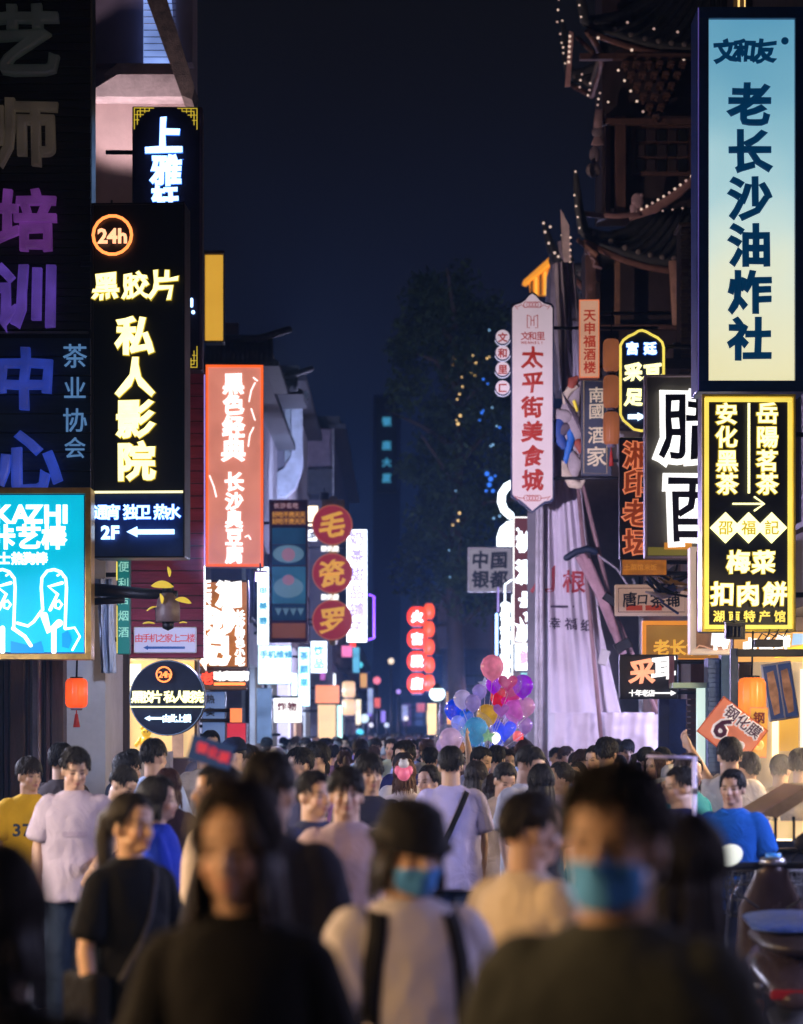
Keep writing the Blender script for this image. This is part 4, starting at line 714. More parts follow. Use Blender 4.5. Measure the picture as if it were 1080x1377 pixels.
def print_on(target, ch, px, py, D, size, m, brush=.8):
    """printed character laid on the folds of the cloth"""
    dg = bpy.context.evaluated_depsgraph_get(); dg.update(); ev = target.evaluated_get(dg); me = ev.to_mesh(); bt = BVHTree.FromPolygons([target.matrix_world @ v.co for v in me.vertices], [p.vertices for p in me.polygons]); ev.to_mesh_clear()
    g_ = glyph(ch, .02, .003, brush); k = D/F; c = P(px, py, D); g2 = g_.copy(); 
    for v in g2.vertices:
        x, z = c.x + v.co.x*size*k, c.z + v.co.z*size*k; h = bt.ray_cast(Vector((x, D-2, z)), Vector((0,1,0)))[0]; y = (h.y if h else D) - .012 + v.co.y*.05; v.co = (x, y, z)
    g2.materials.clear(); g2.materials.append(m); return sfp(place('printed_letter', g2, None))
FR = mat('faded_red_print', (.38,.04,.05), .6, bump=0); FK = mat('faded_black_print', (.06,.04,.08), .6, bump=0)
bpy.context.view_layer.update()
print_on(t1, '月', 733, 778, 32, 40, FR, .3); print_on(t1, '根', 772, 782, 32, 32, FR, .3); print_on(t1, '幸', 746, 838, 32, 17, FK, .3); print_on(t1, '福', 768, 839, 32, 17, FK, .3); print_on(t1, '纸', 789, 841, 32, 17, FK, .3); print_on(t1, '—', 756, 812, 32, 30, FK, 0)
# hanging striped cloth figure with blue ribbon
kf = empty('cloth_figure', P(768, 580, 31.2), 'striped cloth carp figure with blue ribbon hanging above the scaffold cover', 'hanging figure')
def kp(o): o.parent = kf; o.matrix_parent_inverse = Matrix.Translation(kf.location).inverted(); return o
D_ = 31.2; GRS = mat('striped_cloth_pale', (.42,.36,.38), .7, bump=.2); GDK = mat('striped_cloth_dark', (.13,.10,.13), .7)
body = [(779,515,3),(774,528,7),(768,545,12),(765,562,17),(768,580,17),(775,597,12),(776,608,6)]
kp(MB().tube([P(x,y,D_) for x,y,_ in body], [(r_*D_/F, r_*D_/F*.6) for *_,r_ in body], 16, 'round', up=(0,1,0)).build('body', GRS, None))
for i in range(8):
    t = i/8; x = 752 + 22*t; y = 548 + 44*t
    kp(MB().tube([P(x+4,y-22,D_-.10), P(x+10,y-6,D_-.14), P(x+22,y+4,D_-.10)], [.006,.012,.006], 6).build('stripe', GDK, None))
for pts, m_, r_ in (([(760,560),(745,556),(735,560),(730,556)],GRS,[.09,.07,.05,.01]),([(760,575),(750,585),(738,590),(729,588)],GDK,[.07,.08,.04,.01]),([(752,568),(748,575),(752,590),(758,600)],mat('blue_cloth',(.03,.08,.33),.6),[.07,.09,.08,.05]),([(765,572),(768,590),(764,606),(760,622)],mat('ribbon_blue',(.02,.16,.6),.5),[.03,.05,.05,.03]),([(776,508),(770,512),(768,520)],mat('rust_red',(.35,.07,.04),.6),[.03,.07,.05]),([(776,520),(766,524),(760,532),(759,542)],mat('cream_fin',(.65,.55,.42),.7),[.02,.05,.05,.02]),([(758,622),(761,638),(770,650),(780,653),(785,645)],mat('cream_fin',None),[.03,.06,.07,.05,.03]),([(770,612),(774,625),(772,640)],GRS,[.05,.11,.05]),([(772,540),(776,552)],E_YELD,[.02,.015]),([(778,596),(782,606),(785,600)],mat('rust_red',None),[.06,.05,.03])):
    kp(MB().tube([P(x,y,D_-.08) for x,y in pts], [(r, r*.5) for r in r_], 10, 'round', up=(0,1,0)).build('fin', m_, None))
kp(MB().tube([P(779,515,D_), P(781,470,D_), P(790,440,D_+.3)], .01, 6).build('cord', BLACKM, None))

# ------------------------------------------------------------------ TEMPLE STYLE TOWER
def hip(parent, cx, cy, half, ze, zt, th, lift, horn, bulbs, tile=TILE, nu=40, nv=10):
    """curved hip roof with upswept corners; returns nothing, parts go under parent (built in world space)"""
    pl = Matrix.Translation(parent.location).inverted()
    def pt(s_, u, v):
        hh = (half * (1-v) + th * v) * (1 + .10 * abs(u)**8 * (1-v)**2); z = ze + (zt - ze) * v**1.25 + lift * abs(u)**5 * (1-v)**2.5
        p = [(u*hh, -hh), (hh, u*hh), (-u*hh, hh), (-hh, -u*hh)][s_]; return Vector((cx + p[0], cy + p[1], z))
    M = MB()
    for s_ in range(4):
        V = [pt(s_, -1 + 2*i/nu, j/nv) for j in range(nv+1) for i in range(nu+1)]; M.add(V, [(j*(nu+1)+i, j*(nu+1)+i+1, (j+1)*(nu+1)+i+1, (j+1)*(nu+1)+i) for j in range(nv) for i in range(nu)], True)
    o = M.build('roof_shell', tile); o.parent = parent; o.matrix_parent_inverse = pl; so = o.modifiers.new('s','SOLIDIFY'); so.thickness = .10; so.offset = -1
    for s_ in (0, 3):
        n_ = 30
        for i in range(n_):
            u = -1 + 2*(i+.5)/n_; pts = [pt(s_, u, v) + Vector((0,0,.03)) for v in (0,.12,.3,.5,.75,1)]; r_ = MB().tube(pts, .036, 6).build('tile_row', tile); r_.parent = parent; r_.matrix_parent_inverse = pl
            e_ = MB(); e_.ell(pts[0] + Vector((0,-.02,0)), (.042,.03,.042), 10, 6); e_ = e_.build('tile_end', mat('tile_end', (.16,.14,.14), .6)); e_.parent = parent; e_.matrix_parent_inverse = pl
        ev = MB().tube([pt(s_, -1 + 2*i/nu, .02) - Vector((0,0,.16)) for i in range(nu+1)], (.05), 6).build('eave_beam', mat('eave_beam', (.20,.10,.08), .6)); ev.parent = parent; ev.matrix_parent_inverse = pl
    for s_ in range(4):
        p0 = pt(s_, -1, 0); p1 = pt(s_, -1, .25); d = Vector((p0.x-cx, p0.y-cy, 0)).normalized(); top = pt(s_, -1, 1)
        rd = MB().tube([top, pt(s_,-1,.6), pt(s_,-1,.3), pt(s_,-1,.1), p0, p0 + d*horn*.10 + Vector((0,0,horn*.35)), p0 + d*horn*.17 + Vector((0,0,horn*.75)), p0 + d*horn*.20 + Vector((0,0,horn))], [.10,.10,.10,.10,.09,.07,.05,.03], 8, 'round').build('hip_ridge', tile); rd.parent = parent; rd.matrix_parent_inverse = pl
        if bulbs and s_ in (0, 3):
            pts = [p0.lerp(p0 + d*horn*.17 + Vector((0,0,horn*.75)), t) + Vector((-.06,-.12,.02)) for t in (0,.25,.5,.75)] + [p0 + d*horn*.20 + Vector((0,-.05,horn))]
            for q_ in pts: bulb(parent, q_, .020)
    return pt
_bm = MB().ell((0,0,0),(1,1,1),8,6).mesh('bulb', E_BULB)
_bd = MB().ell((0,0,0),(1,1,1),8,6).mesh('bulb', emit('dim_bulb', (.7,.45,.4), .7))
def bulb(parent, p, r=.028, dim=False):
    o = place('bulb', _bd if dim else _bm, parent, p, scale=(r*.75,r*.75,r*.75)); o.matrix_parent_inverse = Matrix.Translation(parent.location).inverted(); return o
tw = empty('temple_tower', (4.9, 36.0, 0), 'dark timber temple tower with two upswept tiled roofs strung with small bulbs', 'tower')
def tp(o): o.parent = tw; o.matrix_parent_inverse = Matrix.Translation(tw.location).inverted(); return o
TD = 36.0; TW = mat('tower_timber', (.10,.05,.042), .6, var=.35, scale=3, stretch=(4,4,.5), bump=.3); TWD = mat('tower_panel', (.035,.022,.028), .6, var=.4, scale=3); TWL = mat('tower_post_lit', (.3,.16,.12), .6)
ptl = hip(tw, 5.5, 38.5, 2.55, 8.80, 9.62, 1.75, .45, .85, True)
ptu = hip(tw, 5.8, 38.8, 2.8, 12.0, 13.6, 1.4, .38, .9, True)
for i in range(15): bulb(tw, ptu(0, -.96 + i*.13, 0) + Vector((0,-.05,-.2)), .03)
for i in range(14): bulb(tw, ptu(0, -.9 + i*.13, .13) + Vector((0,-.05,.10)), .026, True)
for i in range(22): bulb(tw, ptl(0, -.9 + i*.085, 1) + Vector((0,-.1,.02 + .02*(i%3))), .018, True)
for i in range(12):
    q = P(855 + 7.5*i, 285 - 3.6*i - .12*i*i, 36); bulb(tw, q, .026, i % 3 == 0)
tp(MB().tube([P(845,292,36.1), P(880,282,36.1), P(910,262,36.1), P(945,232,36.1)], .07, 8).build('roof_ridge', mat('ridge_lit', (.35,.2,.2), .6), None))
tp(MB().tube([P(777,286,36), P(800,289,36), P(830,291,36), P(860,288,36)], .04, 8).build('roof_ridge', mat('ridge_lit', None), None))
o = MB(); o.ell(P(857,270,36),(.09,.07,.12),10,8); o.ell(P(852,280,36),(.06,.05,.08),10,8); o.ell(P(862,263,36),(.04,.05,.04),10,8); tp(o.build('ridge_beast', mat('beast', (.5,.35,.4), .5), None))
def tb(x0, x1, y0, y1, m, name, D=TD, th=.25, b=.01):
    a, c = P(x0, y1, D), P(x1, y0, D); return tp(MB().bb(a.x, c.x, D, D+th, a.z, c.z).build(name, m, None, b))
tb(806, 960, -40, 290, TWD, 'storey_wall', 37.0, 2.6); tb(786, 960, 335, 700, TWD, 'storey_wall', 37.2, 2.4)
tb(812, 819, 160, 290, TW, 'column', 36.6); tb(826, 840, 160, 292, TW, 'column', 36.4); tb(806, 940, 162, 170, TW, 'beam', 36.3); tb(845, 925, 175, 245, TW, 'lattice_frame', 36.9, .08)
tb(826, 833, 330, 440, mat('column_brown', (.22,.12,.08), .6), 'column', 36.3); tb(780, 940, 438, 444, TW, 'beam', 36.2); tb(786, 800, 345, 700, TW, 'column', 36.4); tb(785, 940, 335, 345, TW, 'beam', 36.5)
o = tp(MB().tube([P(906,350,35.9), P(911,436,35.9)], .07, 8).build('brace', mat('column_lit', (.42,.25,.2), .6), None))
for i in range(5):
    for j in range(3): tb(852 + i*14, 864 + i*14, 183 + j*20, 199 + j*20, TWD if (i+j)%2 else BLACKB, 'lattice_panel', 36.82, .05)
# stacked bracket sets
for r_ in range(6):
    n_ = 6 - r_
    for i in range(n_):
        x = 838 + r_*8 + i*15.5; y = 78 + r_*15
        tb(x, x+9, y, y+5, TW, 'bracket_arm', 36.0 - .1*(5-r_)*.5, .5); tb(x+2.5, x+6.5, y+5, y+13, TW, 'bracket_block', 36.1 - .1*(5-r_)*.5, .4)
for i in range(5): bulb(tw, P(834 + 8.4*i, 87 + 14*i, 35.4), .026, i > 3)
tb(780, 940, 70, 78, TW, 'beam', 35.9)
# corner boards, hanging ornaments
tp(wedge(35.0, [(769,28),(775,30),(770,104),(763,104)], mat('pink_lit_board', (.55,.33,.33), .6), 'corner_board', None, .05)); tp(wedge(34.9, [(757,270),(769,292),(772,364),(765,366),(760,330)], mat('pale_board', (.62,.52,.55), .6), 'corner_board', None, .05))  # pink light on the first, white corner board is put into its colour
for i in range(6): bulb(tw, P(770 - i*.3, 34 + i*7, 34.9), .028)
for i in range(7): bulb(tw, P(771, 308 + i*8.5, 34.8), .022, i%2 == 1)
for i, (x, y) in enumerate([(781,106),(779,114),(778,123),(792,118),(791,127),(789,134),(805,131),(803,139),(802,147),(816,143),(750,6),(749,20),(748,36),(756,70),(752,52)]): bulb(tw, P(x, y, 36.5), .022, i%2 == 0)
tp(MB().tube([P(806,150,36.2),P(803,175,36.2)], .07, 8).build('pendant', mat('pendant_pink',(.3,.2,.22),.6), None)); tp(MB().lathe([(.001,.12),(.03,.1),(.10,-.08),(.001,-.1)], 12, P(803,190,36.2)).build('pendant', mat('pendant_pink',None), None))
o = MB(); o.ell(P(803,180,36.2),(.09,.09,.09),12,8); o.ell(P(799,210,36.2),(.08,.08,.13),12,8); tp(o.build('pendant', mat('pendant_grey',(.2,.16,.2),.6), None)); o = MB(); o.ell(P(797,231,36.2),(.11,.10,.11),16,12); tp(o.build('pendant_ball', mat('pendant_ball',(.22,.18,.2),.6,var=.8,scale=30), None))
tp(MB().tube([P(779,318,35.5),P(806,336,35.2)], .035, 8).build('corner_strut', TWL, None)); tp(MB().tube([P(778,44,35.5),P(800,60,35.2)], .035, 8).build('corner_strut', TW, None)); tp(MB().tube([P(797,340,35.4),P(803,346,35.4),P(800,352,35.4),P(812,356,35.4)], .02, 8).build('pendant', mat('pendant_pink',None), None))
tw.scale = (1, .5, 1)
# smaller roof corner beyond, its white gable, lit eave
sr = empty('side_roof', P(770, 400, 42), 'small upswept roof corner above a whitewashed gable next to the orange lit eave', 'roof')
def srp(o): o.parent = sr; o.matrix_parent_inverse = Matrix.Translation(sr.location).inverted(); return o
srp(MB().tube([P(731,298,42),P(735,315,42),P(742,335,42),P(752,352,42),P(766,372,42),P(785,385,42)], [.03,.06,.09,.12,.15,.15], 8, 'round').build('hip_ridge', TILE, None)); srp(wedge(42.1, [(742,335),(752,348),(772,372),(785,410),(770,404),(752,370)], TILE, 'roof_slab', None, 1)); srp(wedge(41.9, [(750,325),(758,322),(764,345),(766,372),(756,360)], mat('gable_pink',(.5,.42,.5),.7), 'gable_end', None, .1))
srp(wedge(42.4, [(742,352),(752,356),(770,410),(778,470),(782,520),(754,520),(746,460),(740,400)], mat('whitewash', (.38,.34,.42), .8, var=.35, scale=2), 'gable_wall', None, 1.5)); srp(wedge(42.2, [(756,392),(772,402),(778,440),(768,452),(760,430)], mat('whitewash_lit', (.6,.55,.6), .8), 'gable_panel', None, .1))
for x, y in ((731,300),(733,312),(738,327),(740,305),(751,345),(746,340)): o = bulb(sr, P(x, y, 41.8), .03)
sr2 = empty('lit_eave', P(725, 395, 55), 'orange lit tiled eave glowing behind the ornate white sign', 'eave')
def ep(o): o.parent = sr2; o.matrix_parent_inverse = Matrix.Translation(sr2.location).inverted(); return o
ep(wedge(55, [(704,377),(709,379),(742,352),(741,344)], emit('orange_eave', (1,.36,.03), .9), 'eave_board', None, .6)); ep(wedge(55.3, [(712,380),(741,356),(741,396),(714,396)], emit('orange_soffit', (.9,.30,.02), .55, var=.4), 'soffit', None, .2))  # orange light on the eave is put in as glowing boards
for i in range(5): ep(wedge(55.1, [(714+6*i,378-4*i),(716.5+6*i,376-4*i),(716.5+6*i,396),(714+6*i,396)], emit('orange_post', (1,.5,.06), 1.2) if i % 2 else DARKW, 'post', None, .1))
# brick pier
bp = empty('brick_pier', P(926, 500, 28), 'narrow tan brick pier rising beside the tall blue lightbox', 'pier'); k = 28/F
BR = [mat('tan_brick', (.20,.14,.09), .8, bump=.3), mat('tan_brick_b', (.15,.10,.07), .8, bump=.3)]
MB().bb(-9.5*k, 10*k, .02, .5, 0, 195*k).build('core', mat('mortar', (.07,.06,.05), .9), bp); bm_ = [MB().box((0,0,0), (9.3*k,.06,3.6*k)).mesh('brick', m) for m in BR]
for r_ in range(42):
    for c_ in range(2): place('brick', random.choice(bm_), bp, ((-5 + 10*c_ + (1 if r_%2 else -1)*.6)*k, .005 + random.random()*.006, (2.5 + 4.6*r_)*k))
MB().bb(-14*k, 12*k, -.08, .5, 195*k, 199*k).build('cap', mat('tan_brick', None), bp)
# timber balcony between maroon pole and arched sign
bl = empty('timber_balcony', P(800, 760, 33.8), 'dark timber balcony front with shuttered windows behind the gold lined board', 'balcony')
def blp(o): o.parent = bl; o.matrix_parent_inverse = Matrix.Translation(bl.location).inverted(); return o
def bb_(x0, x1, y0, y1, m, name, D, th=.1): a, c = P(x0, y1, D), P(x1, y0, D); return blp(MB().bb(a.x, c.x, D, D+th, a.z, c.z).build(name, m, None))
PLM = mat('plum_timber', (.10,.065,.085), .6, scale=3, stretch=(4,4,.5)); bb_(784, 836, 636, 980, PLM, 'wall', 34.0, .4)
for x in (786, 800, 815, 829): bb_(x, x+4, 650, 716, PLM, 'shutter_stile', 33.9)
bb_(790, 828, 655, 714, BLACKB, 'window', 33.95, .04); bb_(784, 834, 640, 652, PLM, 'lintel', 33.8); bb_(784, 834, 716, 722, mat('sill_pale', (.3,.25,.3), .6), 'sill', 33.75); bb_(800, 820, 642, 649, mat('plaque', (.3,.22,.26), .6), 'plaque', 33.7, .04)
for i in range(7): bb_(788 + i*7, 791 + i*7, 726, 800, mat('rail_slat', (.06,.035,.045), .6), 'baluster', 33.85, .06)
# pipes and dark blue piers at the lower right
pr = empty('blue_pier', P(935, 1000, 23.2), 'blue tiled pier with pale pipes behind the tilted orange placard', 'pier')
def pp(o): o.parent = pr; o.matrix_parent_inverse = Matrix.Translation(pr.location).inverted(); return o
def pb(x0, x1, y0, y1, m, name, D, th=.1): a, c = P(x0, y1, D), P(x1, y0, D); return pp(MB().bb(a.x, c.x, D, D+th, a.z, c.z).build(name, m, None))
pb(952, 968, 885, 1040, mat('blue_brickwork', (.05,.09,.22), .7), 'pier', 23.2, .3)
for i in range(24): pb(952.5 + (i%2), 967.5, 887 + i*6.3, 892.4 + i*6.3, mat('blue_brick', (.07,.12,.28), .6), 'brick', 23.17, .03)
pb(970, 990, 870, 1060, mat('navy_post', (.015,.05,.13), .4), 'post', 23.1, .2); pb(938, 951, 925, 1050, emit('pale_green_tube', (.75,.95,.85), .9), 'light_panel', 23.4, .1); pb(886, 900, 940, 1030, mat('navy_shutter', (.03,.04,.14), .5), 'shutter', 24.6, .1); pb(900, 924, 940, 1030, mat('dim_blue_door', (.04,.07,.22), .5), 'door', 24.7, .1)
for i in range(14): pb(924, 938, 925 + i*8, 931.5 + i*8, mat('dim_brick', (.12,.085,.09), .8), 'brick', 24.5, .1)
pb(905, 951, 918, 925, mat('mint_ledge', (.35,.5,.42), .5), 'ledge', 23.3, .3); pb(994, 1022, 885, 1000, mat('cream_pillar', (.35,.28,.2), .7), 'pillar', 23.4, .3)
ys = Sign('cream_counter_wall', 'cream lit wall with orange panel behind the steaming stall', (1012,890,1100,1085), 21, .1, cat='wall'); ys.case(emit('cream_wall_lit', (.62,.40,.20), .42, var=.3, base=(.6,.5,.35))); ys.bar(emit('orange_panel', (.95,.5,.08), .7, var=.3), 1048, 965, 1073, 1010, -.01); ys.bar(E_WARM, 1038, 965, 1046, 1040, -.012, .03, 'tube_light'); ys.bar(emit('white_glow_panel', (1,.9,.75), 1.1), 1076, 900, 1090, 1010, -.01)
# cables across the right signs
cb = empty('cable_bundle', P(900, 780, 25.6), 'tangled bundle of cables and rags between the cream board and grey sign', 'cables')
for i in range(16):
    x0, y0 = random.uniform(868, 900), random.uniform(765, 800); x1, y1 = random.uniform(905, 932), random.uniform(752, 826)
    pts = [P(x0, y0, 25.6) - cb.location, P((x0+x1)/2, (y0+y1)/2 + random.uniform(2, 12), 25.4) - cb.location, P(x1, y1, 25.6) - cb.location]
    MB().tube(pts, [.012, .035, .012] if i % 3 == 0 else .014, 6, 'round').build('cable', random.choice([BLACKM, mat('rag_blue', (.08,.10,.25), .7), mat('rag_pale', (.5,.45,.55), .7), BLACKM, mat('rag_amber', (.45,.25,.06), .7)]), cb)

# ------------------------------------------------------------------ CENTRE: far house, tree, street lamp
fh = empty('grey_roof_house', P(640, 990, 70), 'small house with sweeping grey tiled roof under the square white sign', 'house')
def fp(o): o.parent = fh; o.matrix_parent_inverse = Matrix.Translation(fh.location).inverted(); return o
fp(wedge(70, [(600,868),(692,868),(692,1062),(600,1062)], mat('far_wall', (.10,.11,.2), .8, scale=1), 'wall', None, 6)); fp(wedge(69.5, [(586,845),(600,838),(640,826),(672,815),(700,800),(700,872),(592,872)], mat('far_roof', (.16,.16,.24), .8, var=.2), 'roof', None, 7)); fp(wedge(69.3, [(584,842),(600,836),(645,822),(676,810),(700,792),(700,800),(672,818),(640,829),(600,842)], TILE, 'roof_ridge', None, .4))
fp(wedge(69.6, [(586,796),(620,790),(626,832),(590,836)], mat('far_gable', (.22,.19,.24), .8), 'gable', None, 1))
for i in range(3): fp(wedge(69.9, [(612+26*i,884),(628+26*i,884),(628+26*i,920),(612+26*i,920)], mat('far_window', (.03,.04,.10), .4), 'window', None, .1))
rl = empty('rooftop_sign', P(625, 495, 75), 'warm lit rooftop lettering glimmering through the tree', 'rooftop sign')
def rp(o): o.parent = rl; o.matrix_parent_inverse = Matrix.Translation(rl.location).inverted(); return o
rp(wedge(75, [(606,480),(632,476),(642,480),(642,490),(606,492)], emit('far_gold', (.9,.5,.15), .9, var=.5), 'panel', None, .2)); rp(MB().tube([P(622,503,75), P(643,503,75)], .07, 8, 'round').build('tube_light', emit('far_tube', (1,.65,.2), 1.3), None)); rp(wedge(75.4, [(600,470),(650,470),(650,1062),(600,1062)], mat('far_tower', None), 'dark_tower', None, 4))
# tree
tr = empty('tree', P(612, 1062, 60), 'dark leafy street tree rising behind the ornate white sign', 'tree'); tb_ = MB()
c0 = Vector((0,0,0)); tb_.tube([(0,0,-.05),(.05,0,2.5),(-.05,.1,5),(.1,.1,8),(.1,0,10.5)], [.28,.22,.18,.11,.04], 10)
for i in range(16):
    a = i*2.4; z = 4 + i*.5; r_ = 1.5 + .4*math.sin(i*3); tb_.tube([(0,.05,z),(r_*.5*math.cos(a), r_*.5*math.sin(a), z+.6),(r_*math.cos(a), r_*math.sin(a), z+.9+.3*math.sin(i))], [.09,.05,.02], 6)
tb_.build('trunk', mat('bark', (.07,.05,.04), .9, bump=.5), tr)
lf = MB(); rnd = random.Random(3); lmats = [mat('leaf_%d' % i, c, .5, var=.35, bump=0) for i, c in enumerate([(.04,.075,.03),(.06,.10,.04),(.025,.05,.025)])]
blobs = []
for i in range(95):
    z = rnd.uniform(4.6, 12.8); prof = 1.6*math.sin(max(.12, min(1, (z-3.4)/10.6))*math.pi)**.6; a = rnd.uniform(0, 6.28); r_ = prof*rnd.random()**.5
    blobs.append((r_*math.cos(a) + .2*math.sin(z), r_*math.sin(a), z, rnd.uniform(.35,.75)))
for (bx, by, bz, br) in blobs:
    for q in range(150):
        d = Vector((rnd.gauss(0,1), rnd.gauss(0,1), rnd.gauss(0,1))).normalized() * br * rnd.random()**.45; c = Vector((bx, by, bz)) + d
        u = Vector((rnd.gauss(0,1), rnd.gauss(0,1), rnd.gauss(0,1))).normalized(); v_ = u.orthogonal().normalized(); l_ = rnd.uniform(.07,.12); wd = l_*.45
        lf.m = rnd.randrange(3); lf.add([c - u*l_, c + v_*wd, c + u*l_, c - v_*wd], [(0,1,2,3)])
tag(lf.build('crown', lmats, tr), kind='stuff')
tl = empty('fairy_lights', P(655, 600, 59), 'scattered blue and gold fairy lights twinkling in the tree', 'string lights')
eb, eg, ec = MB().ell((0,0,0),(1,1,1),8,6).mesh('bulb', emit('blue_spark', (.04,.2,.9), 1.2)), MB().ell((0,0,0),(1,1,1),8,6).mesh('bulb', emit('gold_spark', (1,.65,.25), 1.3)), MB().ell((0,0,0),(1,1,1),8,6).mesh('bulb', emit('pale_spark', (.3,.6,.9), .9))
for (x, y, m_, r_) in [(622,520,eg,.05),(618,530,eg,.05),(615,537,eg,.045),(619,559,eg,.07),(616,570,eg,.075),(614,565,eg,.04),(655,482,eg,.05),(658,480,eg,.04),(658,444,ec,.05),(636,478,eg,.04),(640,488,eg,.05),(650,510,eb,.06),(656,516,eb,.05),(662,548,ec,.045),(648,555,eb,.07),(645,565,eb,.05),(650,552,eb,.05),(663,598,ec,.06),(660,600,ec,.05),(668,573,ec,.05),(672,575,eb,.06),(655,637,eb,.11),(660,644,eb,.12),(658,652,eb,.11),(663,660,eb,.09),(654,660,eb,.07),(666,640,eb,.06),(618,690,eg,.07),(616,700,eg,.06),(609,706,eg,.05),(613,660,ec,.04),(672,694,ec,.06),(664,697,ec,.06),(604,740,ec,.04),(605,776,ec,.04),(621,507,eg,.04)]:
    r_ *= .5; o = place('bulb', m_, tl, P(x, y, 57.6) - tl.location, scale=(r_,r_,r_))
MB().tube([P(655,444,57.7)-tl.location, P(640,520,57.7)-tl.location, P(655,600,57.7)-tl.location, P(660,660,57.7)-tl.location, P(614,705,57.7)-tl.location], .008, 5).build('wire', BLACKM, tl)
# small blurred signs in the depth of the street
for i, (x0, y0, x1, y1, D_s, c_, st_s, sd, lab) in enumerate([(440,905,452,935,62,(.9,.95,1),2.0,-1,'small white sign above the far orange awning'),(459,868,474,884,64,(.95,.2,.5),1.0,-1,'tiny pink sign under the white vertical lightbox'),(474,870,484,905,66,(.1,.45,.7),1.1,-1,'slim teal sign under the white vertical lightbox'),(430,880,438,915,60,(.6,.15,.6),.9,-1,'slim magenta sign left of the tiny pink sign'),(392,905,400,936,44,(.8,.95,1),2.2,-1,'slim white sign above the soft cornered fascia'),(484,905,494,925,72,(1,.5,.15),.8,-1,'small orange sign deep on the left terrace'),(494,925,502,960,80,(.5,.6,1),.8,-1,'slim pale blue sign deep on the left terrace'),(503,938,512,952,88,(.9,.15,.12),.8,-1,'small red sign at the far left terrace end'),(478,940,486,975,70,(1,.85,.6),1.2,-1,'slim cream light at the far left terrace'),(512,955,519,972,100,(.4,.3,1),.8,-1,'tiny violet sign at the far left terrace end'),(345,925,366,1000,37.8,(.25,.4,.75),.6,-1,'pale blue lit shop corner under the glaring white fascia'),(600,930,612,958,66,(1,.55,.2),.9,1,'small amber sign behind the silver star balloon'),(560,945,572,958,85,(.85,.2,.3),.7,1,'small rose sign under the red lantern stack'),(540,948,549,970,100,(.5,.55,.9),.6,1,'tiny pale blue sign at the far right terrace end'),(573,955,582,975,80,(1,.8,.5),.8,1,'tiny cream sign left of the globe street lamp'),(602,905,616,926,68,(.2,.35,.8),.6,1,'small blue sign on the grey roofed house')]):
    box_sign(lab, (x0,y0,x1,y1), D_s, emit('far_sign_%d' % i, c_, st_s, var=.4, scale=3), name='small_sign', side=sd, cat='sign', wall=(-1.9 if sd < 0 else 2.8))
# globe street lamp and lantern post
gl_ = empty('globe_lamp', P(588, 1030, 46), 'white globe street lamp on a post at the crowd edge', 'street lamp'); k = 46/F
gg = MB(); gg.ell((0,0,97*k),(11*k,11*k,10*k)); gg.build('globe', emit('globe_white', (.75,.95,.9), 1.5), gl_); MB().tube([(0,0,-gl_.location.z),(0,0,86*k)], .05, 8).build('post', BLACKM, gl_); MB().lathe([(.001,105*k),(8*k,104*k),(4*k,109*k),(.001,112*k)],16).build('cap', BLACKM, gl_)
MB().bb(-13*k,-1*k,-.05,.12,42*k,84*k).build('lit_panel', emit('lamp_panel', (1,.72,.35), 1.1, var=.2), gl_); MB().bb(14*k,26*k,-.05,.12,56*k,82*k).build('lit_panel', emit('amber_panel2', (1,.4,.08), .8), gl_)
gpl = bpy.data.lights.new('globe_light', 'POINT'); gpl.energy = 2500; gpl.color = (.6,.6,1); gpl.shadow_soft_size = .18; gpo = bpy.data.objects.new('globe_light', gpl); link(gpo); gpo.location = P(588, 1030, 46) + Vector((0, .25, 97*46/F))
# far bokeh lights down the street
for (x, y, r_, c, lab) in [(526,889,4,(1,.8,.6),'small warm white lamp high above the far end of the street'),(490,966,6,(.7,.9,1),'round white lamp low over the far crowd'),(484,985,5,(.1,.7,.9),'small teal lamp just under the round white lamp'),(507,915,5,(.9,.2,.3),'faint pink-red lamp deep in the dark end of the street'),(497,960,3,(.3,.2,1),'violet lamp near the round white lamp'),(546,966,3,(1,.9,.9),'tiny white lamp over the far crowd below the red lanterns'),(520,975,3,(.7,.8,1),'tiny bluish lamp above the far heads'),(499,975,3,(.9,.9,1),'tiny white lamp in the far crowd'),(583,1000,4,(.2,.3,1),'small blue lamp at the foot of the globe lamp'),(536,930,3,(.5,.3,.9),'dim purple lamp midway up the dark far end'),(484,894,4,(.2,.7,.8),'dim teal lamp under the white vertical lightbox')]:
    p = P(x, y, 95); o = empty('far_lamp', p, lab, 'lamp'); kk = 95/F; g_ = MB(); g_.ell((0,0,0),(r_*kk,r_*kk,r_*kk),12,8); g_.build('globe', emit('far_%d' % x, c, 1.3), o); MB().tube([(0,0,-p.z),(0,0,-r_*kk)], .04, 6).build('post', BLACKM, o)
fe = empty('end_building', (0, 150, 0), 'dark hazy building closing the far end of the street', 'building'); MB().bb(-16,16,0,6,0,4.6).build('wall', mat('far_dark_wall', (.07,.08,.16), .9), fe)
for i in range(14): MB().bb(-4.4+i*.75,-3.9+i*.75,-.06,0,2.2,3.6).build('window', emit('far_win_%d' % (i%3), [(.25,.12,.4),(.12,.18,.5),(.4,.2,.25)][i%3], .35), fe)

